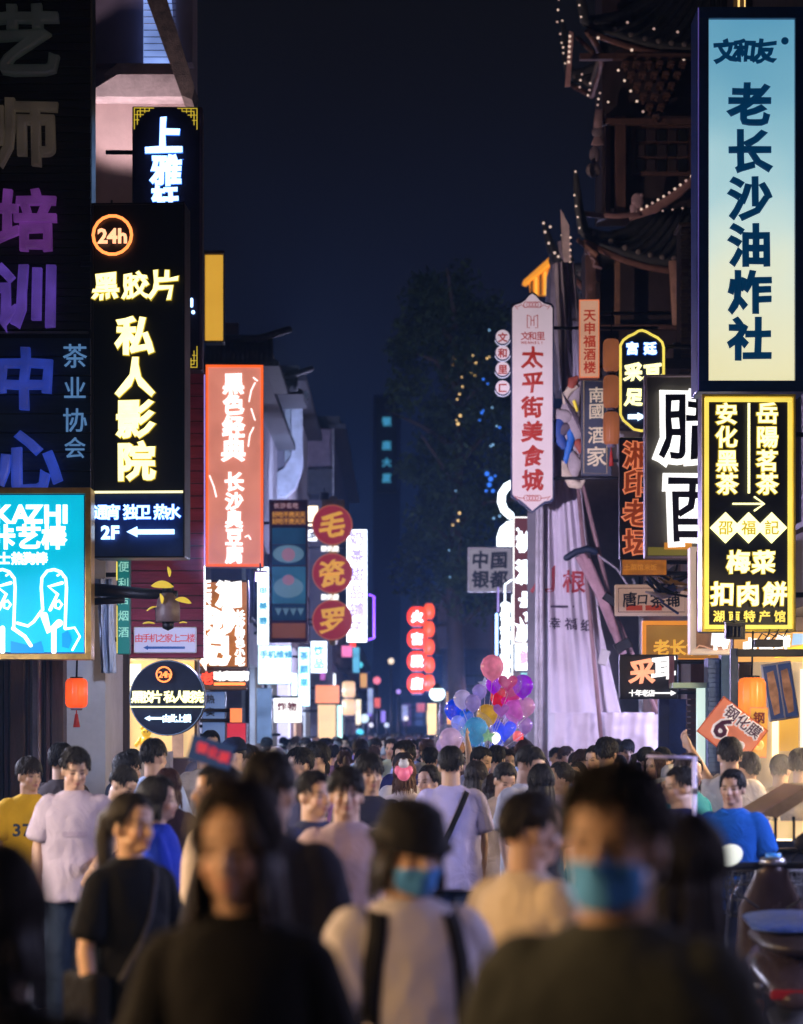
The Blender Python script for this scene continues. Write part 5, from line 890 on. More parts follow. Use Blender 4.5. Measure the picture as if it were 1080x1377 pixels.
# ------------------------------------------------------------------ BALLOONS
BX, BY, BD = 650, 985, 24.0; k = BD/F
def balloon(px, py, r, kind, col, label, D=BD, em=.35, alpha=None):
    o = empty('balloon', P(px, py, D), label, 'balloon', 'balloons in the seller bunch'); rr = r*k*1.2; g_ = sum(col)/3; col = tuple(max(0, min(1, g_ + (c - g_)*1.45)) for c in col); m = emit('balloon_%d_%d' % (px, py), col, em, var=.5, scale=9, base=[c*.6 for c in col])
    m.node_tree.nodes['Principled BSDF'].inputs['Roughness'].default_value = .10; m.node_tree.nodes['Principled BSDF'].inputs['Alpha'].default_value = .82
    if kind == 'round': MB().lathe([(rr*.001,rr*1.05),(rr*.35,rr),(rr*.75,rr*.72),(rr*.98,rr*.25),(rr*.98,-rr*.15),(rr*.75,-rr*.7),(rr*.3,-rr*1.08),(rr*.06,-rr*1.2),(rr*.12,-rr*1.3),(.001,-rr*1.3)], 20).build('skin', m, o)
    elif kind == 'heart':
        n = 24; out = [(16*math.sin(t)**3, 13*math.cos(t)-5*math.cos(2*t)-2*math.cos(3*t)-math.cos(4*t)) for t in [2*math.pi*i/n for i in range(n)]]
        M = MB(); V = [(0,-.45*rr,0)] ; rings = [(.6,-.38),(.9,-.2),(1,0),(.9,.2),(.6,.38)]
        for f_, y in rings: V += [(x/16*rr*f_, y*rr, z/16*rr*f_) for x, z in out]
        V.append((0,.45*rr,0)); Fc = [(0, 1+(i+1)%n, 1+i) for i in range(n)] + [(1+j*n+i, 1+j*n+(i+1)%n, 1+(j+1)*n+(i+1)%n, 1+(j+1)*n+i) for j in range(4) for i in range(n)] + [(len(V)-1, 1+4*n+i, 1+4*n+(i+1)%n) for i in range(n)]
        M.add(V, Fc, True).build('skin', m, o)
    else:
        M = MB(); n = 10; out = [((1 if i%2==0 else .48)*math.sin(math.pi*i/5), (1 if i%2==0 else .48)*math.cos(math.pi*i/5)) for i in range(n)]
        V = [(0,-.3*rr,0)] + [(x*rr,0,z*rr) for x, z in out] + [(0,.3*rr,0)]; M.add(V, [(0,1+(i+1)%n,1+i) for i in range(n)] + [(n+1,1+i,1+(i+1)%n) for i in range(n)], False).build('skin', m, o)
    if alpha and r > 10: bub = MB(); bub.ell((0,0,0),(rr*1.45,rr*1.45,rr*1.5),20,14); bub.build('bubble', clear('bubble_skin', (.8,.85,1), .16), o)
    e = P(BX, 1050, BD) - o.location; MB().tube([(0,0,-rr*1.1), e*.5 + Vector((0,.05,.05)), e], .003, 5).build('string', WHITEM, o)
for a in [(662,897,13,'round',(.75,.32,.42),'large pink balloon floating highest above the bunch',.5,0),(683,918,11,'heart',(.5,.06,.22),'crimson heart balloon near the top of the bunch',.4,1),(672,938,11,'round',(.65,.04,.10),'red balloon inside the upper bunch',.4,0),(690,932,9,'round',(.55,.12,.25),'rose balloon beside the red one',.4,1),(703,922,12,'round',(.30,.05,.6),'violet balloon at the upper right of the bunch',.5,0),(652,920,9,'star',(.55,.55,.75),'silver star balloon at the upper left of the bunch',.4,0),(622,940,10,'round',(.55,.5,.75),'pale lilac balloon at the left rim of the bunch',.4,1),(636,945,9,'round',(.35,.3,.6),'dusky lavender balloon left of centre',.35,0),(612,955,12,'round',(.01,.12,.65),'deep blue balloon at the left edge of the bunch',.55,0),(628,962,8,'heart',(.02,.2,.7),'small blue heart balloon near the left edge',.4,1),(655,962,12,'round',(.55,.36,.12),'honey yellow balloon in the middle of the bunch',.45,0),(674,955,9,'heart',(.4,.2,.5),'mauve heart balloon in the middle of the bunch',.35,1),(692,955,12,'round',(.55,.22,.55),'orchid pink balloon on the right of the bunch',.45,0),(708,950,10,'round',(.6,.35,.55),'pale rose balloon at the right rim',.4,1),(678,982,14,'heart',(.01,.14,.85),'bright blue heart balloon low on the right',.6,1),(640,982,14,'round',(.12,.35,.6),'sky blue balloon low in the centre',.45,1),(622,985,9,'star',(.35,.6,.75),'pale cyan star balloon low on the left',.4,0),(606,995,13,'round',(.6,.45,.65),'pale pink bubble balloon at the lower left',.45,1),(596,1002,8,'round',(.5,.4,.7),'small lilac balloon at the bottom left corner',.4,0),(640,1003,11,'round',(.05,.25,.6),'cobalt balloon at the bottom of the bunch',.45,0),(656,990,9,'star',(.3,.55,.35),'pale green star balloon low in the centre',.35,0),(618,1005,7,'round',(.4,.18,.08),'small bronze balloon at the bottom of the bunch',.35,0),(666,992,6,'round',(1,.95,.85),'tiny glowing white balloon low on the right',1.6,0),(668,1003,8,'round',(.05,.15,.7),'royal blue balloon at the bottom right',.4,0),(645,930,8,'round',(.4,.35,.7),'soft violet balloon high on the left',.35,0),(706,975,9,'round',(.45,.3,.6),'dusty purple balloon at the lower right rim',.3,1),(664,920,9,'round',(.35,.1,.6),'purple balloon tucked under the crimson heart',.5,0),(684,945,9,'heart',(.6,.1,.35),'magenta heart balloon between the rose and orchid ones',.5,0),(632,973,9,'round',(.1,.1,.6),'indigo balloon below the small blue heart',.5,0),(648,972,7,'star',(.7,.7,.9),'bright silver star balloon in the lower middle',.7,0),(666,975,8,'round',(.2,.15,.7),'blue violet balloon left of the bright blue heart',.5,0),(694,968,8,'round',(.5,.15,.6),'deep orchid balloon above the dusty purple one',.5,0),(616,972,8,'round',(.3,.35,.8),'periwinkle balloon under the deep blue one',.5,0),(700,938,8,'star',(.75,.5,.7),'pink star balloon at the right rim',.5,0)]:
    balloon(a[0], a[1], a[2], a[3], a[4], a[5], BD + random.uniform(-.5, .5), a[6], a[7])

# ------------------------------------------------------------------ PEOPLE
def remesh(mb, voxel, smooth=3, name='body'):
    o = mb.build(name, []); r_ = o.modifiers.new('r', 'REMESH'); r_.mode = 'VOXEL'; r_.voxel_size = voxel; r_.use_smooth_shade = True
    s_ = o.modifiers.new('s', 'SMOOTH'); s_.factor = .5; s_.iterations = smooth
    old = o.data; me = baked(o); bpy.data.meshes.remove(old); me.name = name
    me.polygons.foreach_set('use_smooth', [True] * len(me.polygons)); return me
def coords(me): a = np.empty(len(me.vertices)*3, np.float32); me.vertices.foreach_get('co', a); return a.reshape(-1, 3)
def setco(me, a): me.vertices.foreach_set('co', a.astype(np.float32).ravel()); me.update()
POSES = {  # per arm: elbow, wrist (x is outward); then stride
 'stand': (((.205,.02,1.13),(.215,-.04,.89)), ((.205,.02,1.13),(.21,-.05,.89)), .0),
 'walk':  (((.205,.07,1.14),(.215,.02,.90)), ((.20,-.04,1.13),(.19,-.16,.93)), .16),
 'phone': (((.20,.00,1.15),(.08,-.24,1.17)), ((.205,.02,1.13),(.21,-.04,.89)), .04),
 'belly': (((.225,.02,1.14),(.10,-.20,1.02)), ((.215,.02,1.13),(.215,-.02,.89)), .0),
 'raise': (((.26,-.12,1.52),(.30,-.26,1.72)), ((.205,.02,1.13),(.215,-.04,.89)), .05),
 'reach': (((.30,-.10,1.38),(.46,-.22,1.52)), ((.205,.02,1.13),(.21,-.04,.89)), .05),
 'both':  (((.20,.0,1.15),(.11,-.25,1.08)), ((.20,.0,1.15),(.11,-.25,1.10)), .0),
}
HP = Vector((0, .003, 1.482))
def headM(yaw, pitch): return Matrix.Translation(HP) @ Matrix.Rotation(R(yaw), 4, 'Z') @ Matrix.Rotation(R(pitch), 4, 'X') @ Matrix.Scale(.935, 4)
def legs(st):
    out = []
    for s_ in (-1, 1):
        f = st * s_; out.append([(s_*.085,.01,.92),(s_*.095,-.03 - f*.5,.49),(s_*.10,.01 - f,.08 + abs(f)*.1*(s_ < 0))])
    return out
_body, _shirt, _leg, _hair, _misc = {}, {}, {}, {}, {}
def head_geo(M, fem=False):
    """head in its own frame: origin at the top of the neck, face towards -Y; M places it"""
    mb = MB(); Q = M.to_3x3()
    def E_(c, r, n=20, m=14): mb.ell(M @ Vector(c), r, n, m, Q)
    jw = .88 if fem else 1
    E_((0,.012,.125),(.076,.094,.098),28,18); E_((0,-.018,.068),(.060*jw,.072,.070),24,16); E_((0,-.050,.022),(.034*jw,.036,.024))
    for s_ in (-1, 1):
        E_((s_*.034,-.055,.072),(.026,.030,.030)); E_((s_*.047*jw,-.012,.042),(.018,.042,.026)); E_((s_*.031,-.068,.103),(.020,.014,.011)); E_((s_*.078,.010,.092),(.010,.020,.031)); E_((s_*.012,-.098,.069),(.009,.010,.007),12,8)
    E_((0,-.066,.125),(.056,.026,.018)); E_((0,-.062,.150),(.052,.030,.030)); E_((0,-.075,.050),(.026,.020,.018)); E_((0,-.089,.044),(.022,.010,.0055),14,8); E_((0,-.086,.034),(.018,.010,.006),14,8); E_((0,-.078,.018),(.017,.014,.012),14,8)
    mb.tube([M @ Vector((0,-.082,.118)), M @ Vector((0,-.094,.092)), M @ Vector((0,-.105,.073))], [.009,.0105,.013], 12, 'round')
    return mb
def hand(mb, w_, d, side, curl=.5):
    """palm and five fingers growing from wrist w_ in direction d"""
    d = Vector(d).normalized(); ref = Vector((0,-1,0)) if abs(d.y) < .8 else Vector((0,0,1)); a = (ref - d*ref.dot(d)).normalized(); b = d.cross(a)  # a: across the knuckles, b: palm normal
    p = Vector(w_) + d*.045; mb.ell(p, (.020,.040,.048), 14, 10, Matrix((b, a, d)).transposed())
    for i, ln in enumerate((.068,.076,.071,.056)):
        o_ = (i - 1.5)*.021; q = p + d*.034 + a*(-o_); e1 = q + d*ln*.5 + a*(-o_*.25) + b*side*curl*.010; e2 = e1 + d*ln*.38 + b*side*curl*.026
        mb.tube([q - d*.02, q, e1, e2], [.0092,.0095,.0085,.0072], 8, 'round')
    t = p + a*.030 - d*.02; mb.tube([t, t + a*.022 + d*.024, t + a*.030 + d*.052 + b*side*curl*.012], [.012,.0105,.0085], 8, 'round')
def body_mesh(pose, yaw, pitch, fem, vox):
    key = (pose, yaw, pitch, fem, vox)
    if key in _body: return _body[key]
    A0, A1, st_ = POSES[pose]; M = headM(yaw, pitch); mb = head_geo(M, fem); sw = .155 if fem else .172
    mb.tube([(0,.02,1.36), (0,.014,1.44), M @ Vector((0,.012,.05))], [.060 if fem else .070, .052 if fem else .061, .052 if fem else .060], 16)
    mb.tube([(0,.012,1.455),(0,.015,1.42),(0,.015,1.36),(0,.01,1.22),(0,.01,1.05),(0,.01,.90)], [(.055,.05),(.10,.065),(.155 if fem else .17,.085),(.145,.10),(.125,.09),(.15,.105)], 20, 'flat', up=(0,1,0))
    for s_, (el, wr) in ((1, A0), (-1, A1)):
        S_ = Vector((s_*sw, .015, 1.385)); k_ = .88 if fem else 1; e_ = Vector((s_*el[0], el[1], el[2])); w_ = Vector((s_*wr[0], wr[1], wr[2]))
        mb.tube([S_, S_.lerp(e_, .5), e_], [.038*k_,.042*k_,.037*k_], 12, 'round'); mb.tube([e_, e_.lerp(w_, .35), w_], [.039*k_,.038*k_,.026*k_], 12, 'round'); hand(mb, w_, (w_ - e_), -s_, .6)
    for L in legs(st_): mb.tube(L, [.075,.055,.038], 12, 'round')
    me = remesh(mb, vox, 2 if vox < .008 else 1); co = coords(me); Mi = np.array(M.inverted()); h = co @ Mi[:3,:3].T + Mi[:3,3]
    x, y, z = np.abs(h[:,0]), h[:,1], h[:,2]; n = len(co); C = np.ones((n, 4), np.float32)
    def g(v, lo, hi): return np.clip((v - lo) / (hi - lo), 0, 1)
    front = (y < -.05) & (z > 0)
    lips = np.exp(-(((h[:,0])/.022)**4 + ((z-.039)/.0105)**4)) * (y < -.07); C[:,0] *= 1 - .28*lips; C[:,1] *= 1 - .55*lips; C[:,2] *= 1 - .45*lips
    eye = np.exp(-(((x-.031)/.0155)**4 + ((z-.1005)/.0062)**4)) * (y < -.04)
    for c in range(3): C[:,c] *= 1 - .90*eye
    brow = np.exp(-(((x-.033)/.020)**4 + ((z-.122 - (x-.033)*.10)/.0058)**4)) * (y < -.04)
    for c in range(3): C[:,c] *= 1 - .78*brow
    cheek = np.exp(-(((x-.04)/.022)**2 + ((z-.07)/.02)**2)) * (y < -.03); C[:,1] *= 1 - .15*cheek; C[:,2] *= 1 - .15*cheek
    nost = np.exp(-(((x-.008)/.004)**2 + ((z-.0635)/.004)**2)) * (y < -.08)
    for c in range(3): C[:,c] *= 1 - .6*nost
    at = me.color_attributes.new('Col', 'FLOAT_COLOR', 'POINT'); at.data.foreach_set('color', C.ravel()); me.materials.append(SKIN); _body[key] = me; return me
def wrinkle(me, amp, seed=0, base=.0):
    co = coords(me); nr = np.empty(len(co)*3, np.float32); me.vertices.foreach_get('normal', nr); nr = nr.reshape(-1,3)
    rs = np.random.RandomState(seed + 3); d = np.zeros(len(co))
    for q in range(14):
        f = rs.normal(size=3) * (7 + q * 1.9) * np.array([1.25, 1.25, .8]); w2 = rs.normal(size=3) * 7; d += np.sin(co @ f + 1.6*np.sin(co @ w2 + rs.rand()*6) + rs.rand()*6) / (1 + q*.14)
    d = (1 - 1.6*np.abs(d/4.2)) * .55
    d = d * (.45 + .55*np.clip((1.34 - co[:,2]) / .3, 0, 1))
    setco(me, co + nr * (d * amp + base)[:,None])
def shirt_mesh(pose, fem, sleeve, hem, vox, big=0):
    key = (pose, fem, sleeve, hem, vox, big)
    if key in _shirt: return _shirt[key]
    A0, A1, _ = POSES[pose]; mb = MB(); sw = .155 if fem else .172; k_ = .82 if fem else 1; b = big
    prof = [(1.448,.066,.058),(1.435,.085,.066),(1.415,.125,.080),(1.385,.174*k_+.008,.098),(1.32,.184*k_+b,.118),(1.22,.172*k_+b,.127),(1.08,(.145 if fem else .160)+b,.118+b),(.96,(.150 if fem else .163)+b,.122+b),(hem,(.162 if fem else .170)+b,.127+b)]
    mb.tube([(0,.013,z) for z, *_ in prof], [(rx, ry) for _, rx, ry in prof], 28, 'flat', up=(0,1,0))
    for s_, (el, wr) in ((1, A0), (-1, A1)):
        S_ = Vector((s_*(sw-.015), .015, 1.375)); e_ = Vector((s_*el[0], el[1], el[2])); w_ = Vector((s_*wr[0], wr[1], wr[2])); k2 = k_ + b*2
        mb.ell(S_ + Vector((-s_*.01,0,-.004)), (.062*k_,.066*k_,.056*k_), 14, 10)
        if sleeve == 'short': mb.tube([S_, S_.lerp(e_, .35), S_.lerp(e_, .78)], [.060*k_,.067*k2,.074*k2], 14)
        elif sleeve == 'long': mb.tube([S_, S_.lerp(e_, .5), e_, e_.lerp(w_, .5), e_.lerp(w_, .95)], [.062*k_,.062*k2,.054*k2,.047*k2,.040*k2], 14)
    me = remesh(mb, vox, 16 if vox < .009 else 7, 'shirt'); wrinkle(me, .017 if vox < .009 else .010, len(_shirt), .013); me.materials.append(FAB); _shirt[key] = me; return me
def leg_mesh(kind, stv, vox=.013):
    key = (kind, stv)
    if key in _leg: return _leg[key]
    mb = MB(); mb.tube([(0,.012,1.0),(0,.012,.93),(0,.012,.84)], [(.145,.11),(.165,.125),(.16,.12)], 22, 'flat', up=(0,1,0))
    if kind == 'skirt': mb.tube([(0,.012,.96),(0,.012,.8),(0,.012,.62),(0,.012,.46)], [(.15,.115),(.19,.15),(.23,.19),(.26,.22)], 26, 'flat', up=(0,1,0))
    else:
        for a, b, c in legs(stv):
            a, b, c = Vector(a), Vector(b), Vector(c); mb.tube([a, b.lerp(a,.1), b, c] if kind == 'long' else [a, b.lerp(a,.1)], [.092,.080,.072,.062] if kind == 'long' else [.095,.095], 14)
    me = remesh(mb, vox, 2, 'trousers'); wrinkle(me, .008, 5); me.materials.append(FAB); _leg[key] = me; return me
def shoe_mesh():
    if 's' not in _misc:
        mb = MB(); mb.tube([(0,.07,.05),(0,.0,.055),(0,-.09,.045),(0,-.15,.035)], [(.036,.048),(.042,.055),(.045,.04),(.035,.025)], 12, 'round', up=(0,0,1)); me = mb.mesh('shoe', FAB); _misc['s'] = me
    return _misc['s']
def hair_mesh(style, seed=0):
    """hair in the head frame. styles: short, bangs, messy, bob, long, tail, buzz"""
    key = (style, seed)
    if key in _hair: return _hair[key]
    nA, nT = 72, 14; V, Fc = [], []; C0 = Vector((0,.012,.118)); rn = random.Random(seed * 7 + len(style))
    ph = [rn.uniform(0, 6.28) for _ in range(6)]
    for a in range(nA):
        az = 2*math.pi*a/nA; fx, fy = math.sin(az), -math.cos(az); fr = max(0, -fy)  # az 0 = front
        aa = abs((az + math.pi) % (2*math.pi) - math.pi)       # 0 front .. pi back
        jag = .5*math.sin(az*11 + ph[0]) + .35*math.sin(az*23 + ph[1]) + .3*math.sin(az*37 + ph[2])
        if style in ('short', 'messy', 'buzz', 'bangs'):
            lim = 52 if aa < .55 else 52 + (aa - .55)*42; lim = min(lim, 106) + (8 if 1.2 < aa < 1.9 else 0); lim = min(lim, 118 if aa > 2.2 else 92)
            if style == 'bangs': lim = max(lim, 74 if aa < .8 else 92)
            if aa > 2.3: lim = 118
            th = {'short': .013, 'messy': .022, 'buzz': .006, 'bangs': .021}[style]; dn = 0
        elif style == 'bob': lim = 50 if aa < .75 else min(100, 50 + (aa-.75)*150); th = .020; dn = 0 if aa < 1.15 else .10
        elif style == 'tail': lim = 50 if aa < .6 else min(112, 50 + (aa-.6)*70); th = .012; dn = 0
        else: lim = 46 if aa < .55 else min(96, 46 + (aa-.55)*170); th = .022; dn = 0 if aa < .88 else .27 + .05*math.sin(az*3 + ph[3])
        lim += jag * (8 if aa > 2.0 else 5 if style in ('messy','bangs') else 2.5)
        col = []
        for t in range(nT + 1):
            po = R(lim) * t / nT; st_ = math.sin(az*29 + 3*t*.2 + ph[4]) * .5 + math.sin(az*47 + ph[5]) * .5
            top = max(0, math.cos(po)); th_ = th * (1 - .75*max(0, min(1, (math.degrees(po)-55)/45))) if (style in ('short','messy','bangs') and aa > .95) else th; tk = th_ * (.75 + .45*top) * (1 if t < nT - 1 else .75) + (.0035 if style != 'buzz' else .001) * st_ * min(1, t/4) + (.010*noise.noise((fx*3*math.sin(po)+seed, fy*3*math.sin(po), 3*math.cos(po))) if style in ('messy','bangs','short') else 0)
            if style == 'messy': tk += .012*max(0, noise.noise((fx*7*math.sin(po)+seed, fy*7*math.sin(po), 7*math.cos(po))))
            rx, ry, rz = .076 + tk, .094 + tk, .098 + tk; col.append(C0 + Vector((rx*math.sin(po)*fx, ry*math.sin(po)*fy, rz*math.cos(po))))
        if dn or style in ('bob', 'long'):
            e_ = col[-1]
            for q in range(1, 7):
                t = q/6; fl_ = 1 + .10*math.sin(t*2.4) + .02*math.sin(az*29 + ph[4]); z = e_.z - dn*t
                back = max(0, fy); yy = e_.y*fl_ + back*.012*t
                if style == 'long' and z < -.02: yy = min(max(yy, -.05), .13) + .02
                col.append(Vector((e_.x*fl_*(1 + .06*t), yy, z)))
        if a == 0: nR = len(col)
        if len(col) < nR: col += [col[-1]] * (nR - len(col))
        V += col; nR = len(col)
    for a in range(nA):
        b = (a+1) % nA
        for t in range(nR - 1):
            Fc.append((a*nR+t, a*nR+t+1, b*nR+t+1, b*nR+t)) if t else Fc.append((a*nR, a*nR+1, b*nR+1))
    M = MB(); M.add(V, Fc, True)
    if style != 'buzz':
        def surf(az, po, ex):
            rx, ry, rz = .076 + ex, .094 + ex, .098 + ex; return C0 + Vector((rx*math.sin(po)*math.sin(az), -ry*math.sin(po)*math.cos(az), rz*math.cos(po)))
        b0_ = {'short': .011, 'messy': .019, 'bangs': .018, 'bob': .022, 'long': .022, 'tail': .011}[style]; lift = {'short': .011, 'messy': .020, 'bangs': .010, 'bob': .006, 'long': .005, 'tail': .003}[style]
        for q in range(420):
            az = rn.uniform(-math.pi, math.pi); aa = abs(az)
            cut = (112 if aa > 2.2 else 92 if aa > .9 else (88 if style == 'bangs' else 66 if style == 'messy' else 58)) if style in ('short','messy','bangs') else (48 if aa < .75 else min(98, 48 + (aa-.75)*110))
            p0_ = rn.uniform(4, max(20, cut - 30)); p1_ = min(cut + rn.uniform(-6, 9), p0_ + rn.uniform(26, 52)); drift = rn.uniform(-.35, .35) * (1 if style in ('messy','short','bangs') else .25); wd = rn.uniform(.0035, .0075); lf_ = lift * rn.uniform(.1, 1); ns = 5; Vs = []
            for i in range(ns + 1):
                t = i/ns; pd_ = p0_ + (p1_-p0_)*t; base = b0_ * (1 - .75*max(0, min(1, (pd_-55)/45))) if (style in ('short','messy','bangs') and aa > .95) else b0_; c = surf(az + drift*t, R(p0_ + (p1_-p0_)*t), base + .003 + lf_*t*t + .003*math.sin(math.pi*t)); c2 = surf(az + drift*t + .02, R(p0_ + (p1_-p0_)*t), base + .003 + lf_*t*t); sd = (c2 - c); sd = sd.normalized() if sd.length > 1e-6 else Vector((1,0,0)); w_ = wd*(1 - t**2.2) + .0004
                up_ = (c - C0).normalized()*.0028*(1-t); Vs += [c - sd*w_, c + up_, c + sd*w_]
            M.add(Vs, [f for i in range(ns) for f in ((3*i, 3*i+3, 3*i+4, 3*i+1), (3*i+1, 3*i+4, 3*i+5, 3*i+2))], True)
        if style in ('long', 'bob'):
            for q in range(170):
                a = rn.randrange(nA); col = V[a*nR + nT:(a+1)*nR]; aa = abs((2*math.pi*a/nA + math.pi) % (2*math.pi) - math.pi)
                if (col[-1] - col[0]).length < .05: continue
                ou = Vector((col[0].x, col[0].y - .012, 0)).normalized(); sd = Vector((-ou.y, ou.x, 0)); off = rn.uniform(.002, .012); wd = rn.uniform(.003, .007); wob = rn.uniform(-.02, .02); Vs = []; n_ = len(col)
                ex = rn.uniform(-.03, .05)
                for i, c in enumerate(col):
                    t = i/(n_-1); cc_ = c + ou*off*(.3+t) + sd*wob*t + Vector((0,0,-ex*t)); w_ = wd*(1-t**3) + .0004; Vs += [cc_ - sd*w_, cc_ + ou*.003*(1-t), cc_ + sd*w_]
                M.add(Vs, [f for i in range(n_-1) for f in ((3*i, 3*i+3, 3*i+4, 3*i+1), (3*i+1, 3*i+4, 3*i+5, 3*i+2))], True)
    if style == 'tail': M.tube([(0,.115,.15),(0,.15,.13),(0,.165,.05),(0,.155,-.06),(0,.145,-.14)], [.018,.032,.036,.030,.010], 14, 'round')
    o = M.build('hair', HAIR); so = o.modifiers.new('s', 'SOLIDIFY'); so.thickness = .006; so.offset = -1
    me = baked(o); me.name = 'hair'; _hair[key] = me; return me
def bvh_of(me): return BVHTree.FromPolygons([v.co.copy() for v in me.vertices], [tuple(p.vertices) for p in me.polygons])
SK = [(.50,.31,.21), (.56,.36,.25), (.44,.27,.18), (.60,.40,.29)]
BLK = (.012,.010,.010); DBR = (.035,.018,.012); RBR = (.10,.04,.02)
def person(label, px, py, D, face=0, H=None, pose='stand', yaw=0, pitch=0, hair='short', hc=BLK, shirt=(.5,.5,.5), sleeve='short', hem=.84, legs_='long', lc=(.03,.035,.05), fem=False, skin=None, vox=.013, big=0, seed=0, group=None, name='person', lean=0, cat='person'):
    """px, py: photo position of the top of the head; face: degrees, 0 looks at the viewer, 180 shows the back, 90 looks to the right of the picture"""
    top = P(px, py, D); h = top.z / 1.712 if H is None else H
    root = empty(name, (top.x, D, 0), label, cat, group, R(face)); root.scale = (h*(.90 if fem else .94), h*.96, h)
    if lean: root.rotation_euler = (R(lean), 0, R(face))
    b = place('body', body_mesh(pose, yaw, pitch, fem, vox), root); b.color = (*(skin or SK[seed % 4]), 1)
    s_ = place('shirt', shirt_mesh(pose, fem, sleeve, hem, max(vox, .0075), big), root); s_.color = (*shirt, 1)
    stv = POSES[pose][2]
    if legs_: l = place('skirt' if legs_ == 'skirt' else 'trousers', leg_mesh(legs_, stv), root); l.color = (*lc, 1)
    if vox < .012 or D < 26:
        for L in legs(stv): f = place('shoe', shoe_mesh(), root, (L[2][0], L[2][1], -.03 + (L[2][2]-.08))); f.color = (.25,.25,.25,1) if seed % 2 else (.02,.02,.02,1)
    if hair:
        o = place('hair', hair_mesh(hair, seed % 4), root); o.matrix_local = headM(yaw, pitch); o.color = (*hc, 1)
    root['_h'] = 0; del root['_h']; return root
def part(root, name): return next(c for c in root.children if c.name.split('.')[0] == name)
def wear_mask(root, yaw, pitch, col=(.10,.38,.62)):
    me = part(root, 'body').data; bt = bvh_of(me); M = headM(yaw, pitch); nx, nz = 18, 10; V = []
    for j in range(nz+1):
        t = j/nz; z = .000 + .083*t
        for i in range(nx+1):
            u = -1 + 2*i/nx; az = u*1.12; zz = z + (.5-t)*.03*u*u; d = Vector((math.sin(az), -math.cos(az), 0)); c = Vector((0,-.005,zz)); h_ = bt.ray_cast(M @ (c + d*.3), (M.to_3x3() @ -d))[0]
            p = (M.inverted() @ h_) if h_ else c + d*.085
            r_ = max((p - c).length, (.088 if abs(u) < .25 else .07)*(1 if t > .1 else .9)) + .006 + .003*math.sin(t*15)*(1-abs(u)) + .006*(1-u*u); V.append(M @ (c + d*r_))
    Fc = [(j*(nx+1)+i, j*(nx+1)+i+1, (j+1)*(nx+1)+i+1, (j+1)*(nx+1)+i) for j in range(nz) for i in range(nx)]
    mk = MB(); mk.add(V, Fc, True); o = mk.build('face_mask', FAB, root); o.color = (*col, 1); so = o.modifiers.new('s','SOLIDIFY'); so.thickness = .003
    for s_ in (-1, 1):
        q = [V[(nz-1)*(nx+1) + (nx if s_ > 0 else 0)], M @ Vector((s_*.088,.02,.115)), M @ Vector((s_*.086,.035,.09)), M @ Vector((s_*.082,.02,.05)), V[(nx+1) + (nx if s_ > 0 else 0)]]
        w_ = MB().tube(q, .0018, 6).build('ear_loop', FAB, root); w_.color = (.7,.7,.7,1)
def strap(root, pts, side=-1, w_=.022, col=(.01,.01,.012), name='strap'):
    bt = bvh_of(part(root, 'shirt').data); pts = [Vector((x, 0, z)) for x, z in pts]; V = []; n = 24; tot = len(pts) - 1
    for i in range(n+1):
        t = i/n*tot; k_ = min(int(t), tot-1); c = pts[k_].lerp(pts[k_+1], t-k_); d = (pts[k_+1]-pts[k_]).normalized(); nrm = Vector((d.z,0,-d.x))
        for s_ in (-1, 1):
            q = c + nrm*w_*s_; h_ = bt.ray_cast(Vector((q.x, side*.6, q.z)), Vector((0,-side,0)))[0]; V.append(Vector((q.x, (h_.y if h_ else side*.07) + side*.006, q.z)))
    M = MB(); M.add(V, [(2*i,2*i+1,2*i+3,2*i+2) for i in range(n)], True); o = M.build(name, FAB, root); o.color = (*col, 1); so = o.modifiers.new('s','SOLIDIFY'); so.thickness = .006; return o
def chest_print(root, items, m, size, wpx=1):
    bt = bvh_of(part(root, 'shirt').data)
    for ch, x, z in items:
        g_ = glyph(ch, .03, .004).copy()
        for v in g_.vertices:
            q = (x + v.co.x*size*wpx, z + v.co.z*size); h_ = bt.ray_cast(Vector((q[0], -.6, q[1])), Vector((0,1,0)))[0]; v.co = (q[0], (h_.y if h_ else -.12) - .004 + v.co.y*.02, q[1])
        g_.materials.clear(); g_.materials.append(m); place('printed_letter', g_, root)
def hat(root, yaw, pitch, kind='bucket', col=(.012,.012,.014)):
    M = headM(yaw, pitch)
    if kind == 'bucket': g_ = MB(); g_.lathe([(.001,.108),(.06,.104),(.090,.088),(.104,.05),(.110,.022),(.134,.002),(.136,-.002),(.108,.012),(.10,.03)], 36)
    else:
        g_ = MB(); g_.lathe([(.001,.112),(.05,.105),(.085,.075),(.10,.02),(.10,-.005),(.095,0)], 28); g_.tube([(0,-.07,.0),(0,-.13,-.004),(0,-.175,-.018)], [(.085,.006),(.078,.006),(.045,.005)], 14, 'round', up=(0,0,1))
    for i, v in enumerate(g_.v): g_.v[i] = (v[0]*.92, v[1]*1.08 + .012, v[2])
    o = g_.build('hat' if kind == 'bucket' else 'cap', FAB, root); o.matrix_local = M @ Matrix.Translation((0,0,.136)) @ Matrix.Rotation(R(6), 4, 'X'); o.color = (*col, 1); return o
def bag(root, x, y, z, dims, col, name='shoulder_bag'):
    M = MB(); M.box((x,y,z), dims); o = M.build(name, FAB, root, .03); o.color = (*col, 1); o.modifiers[0].segments = 4; return o

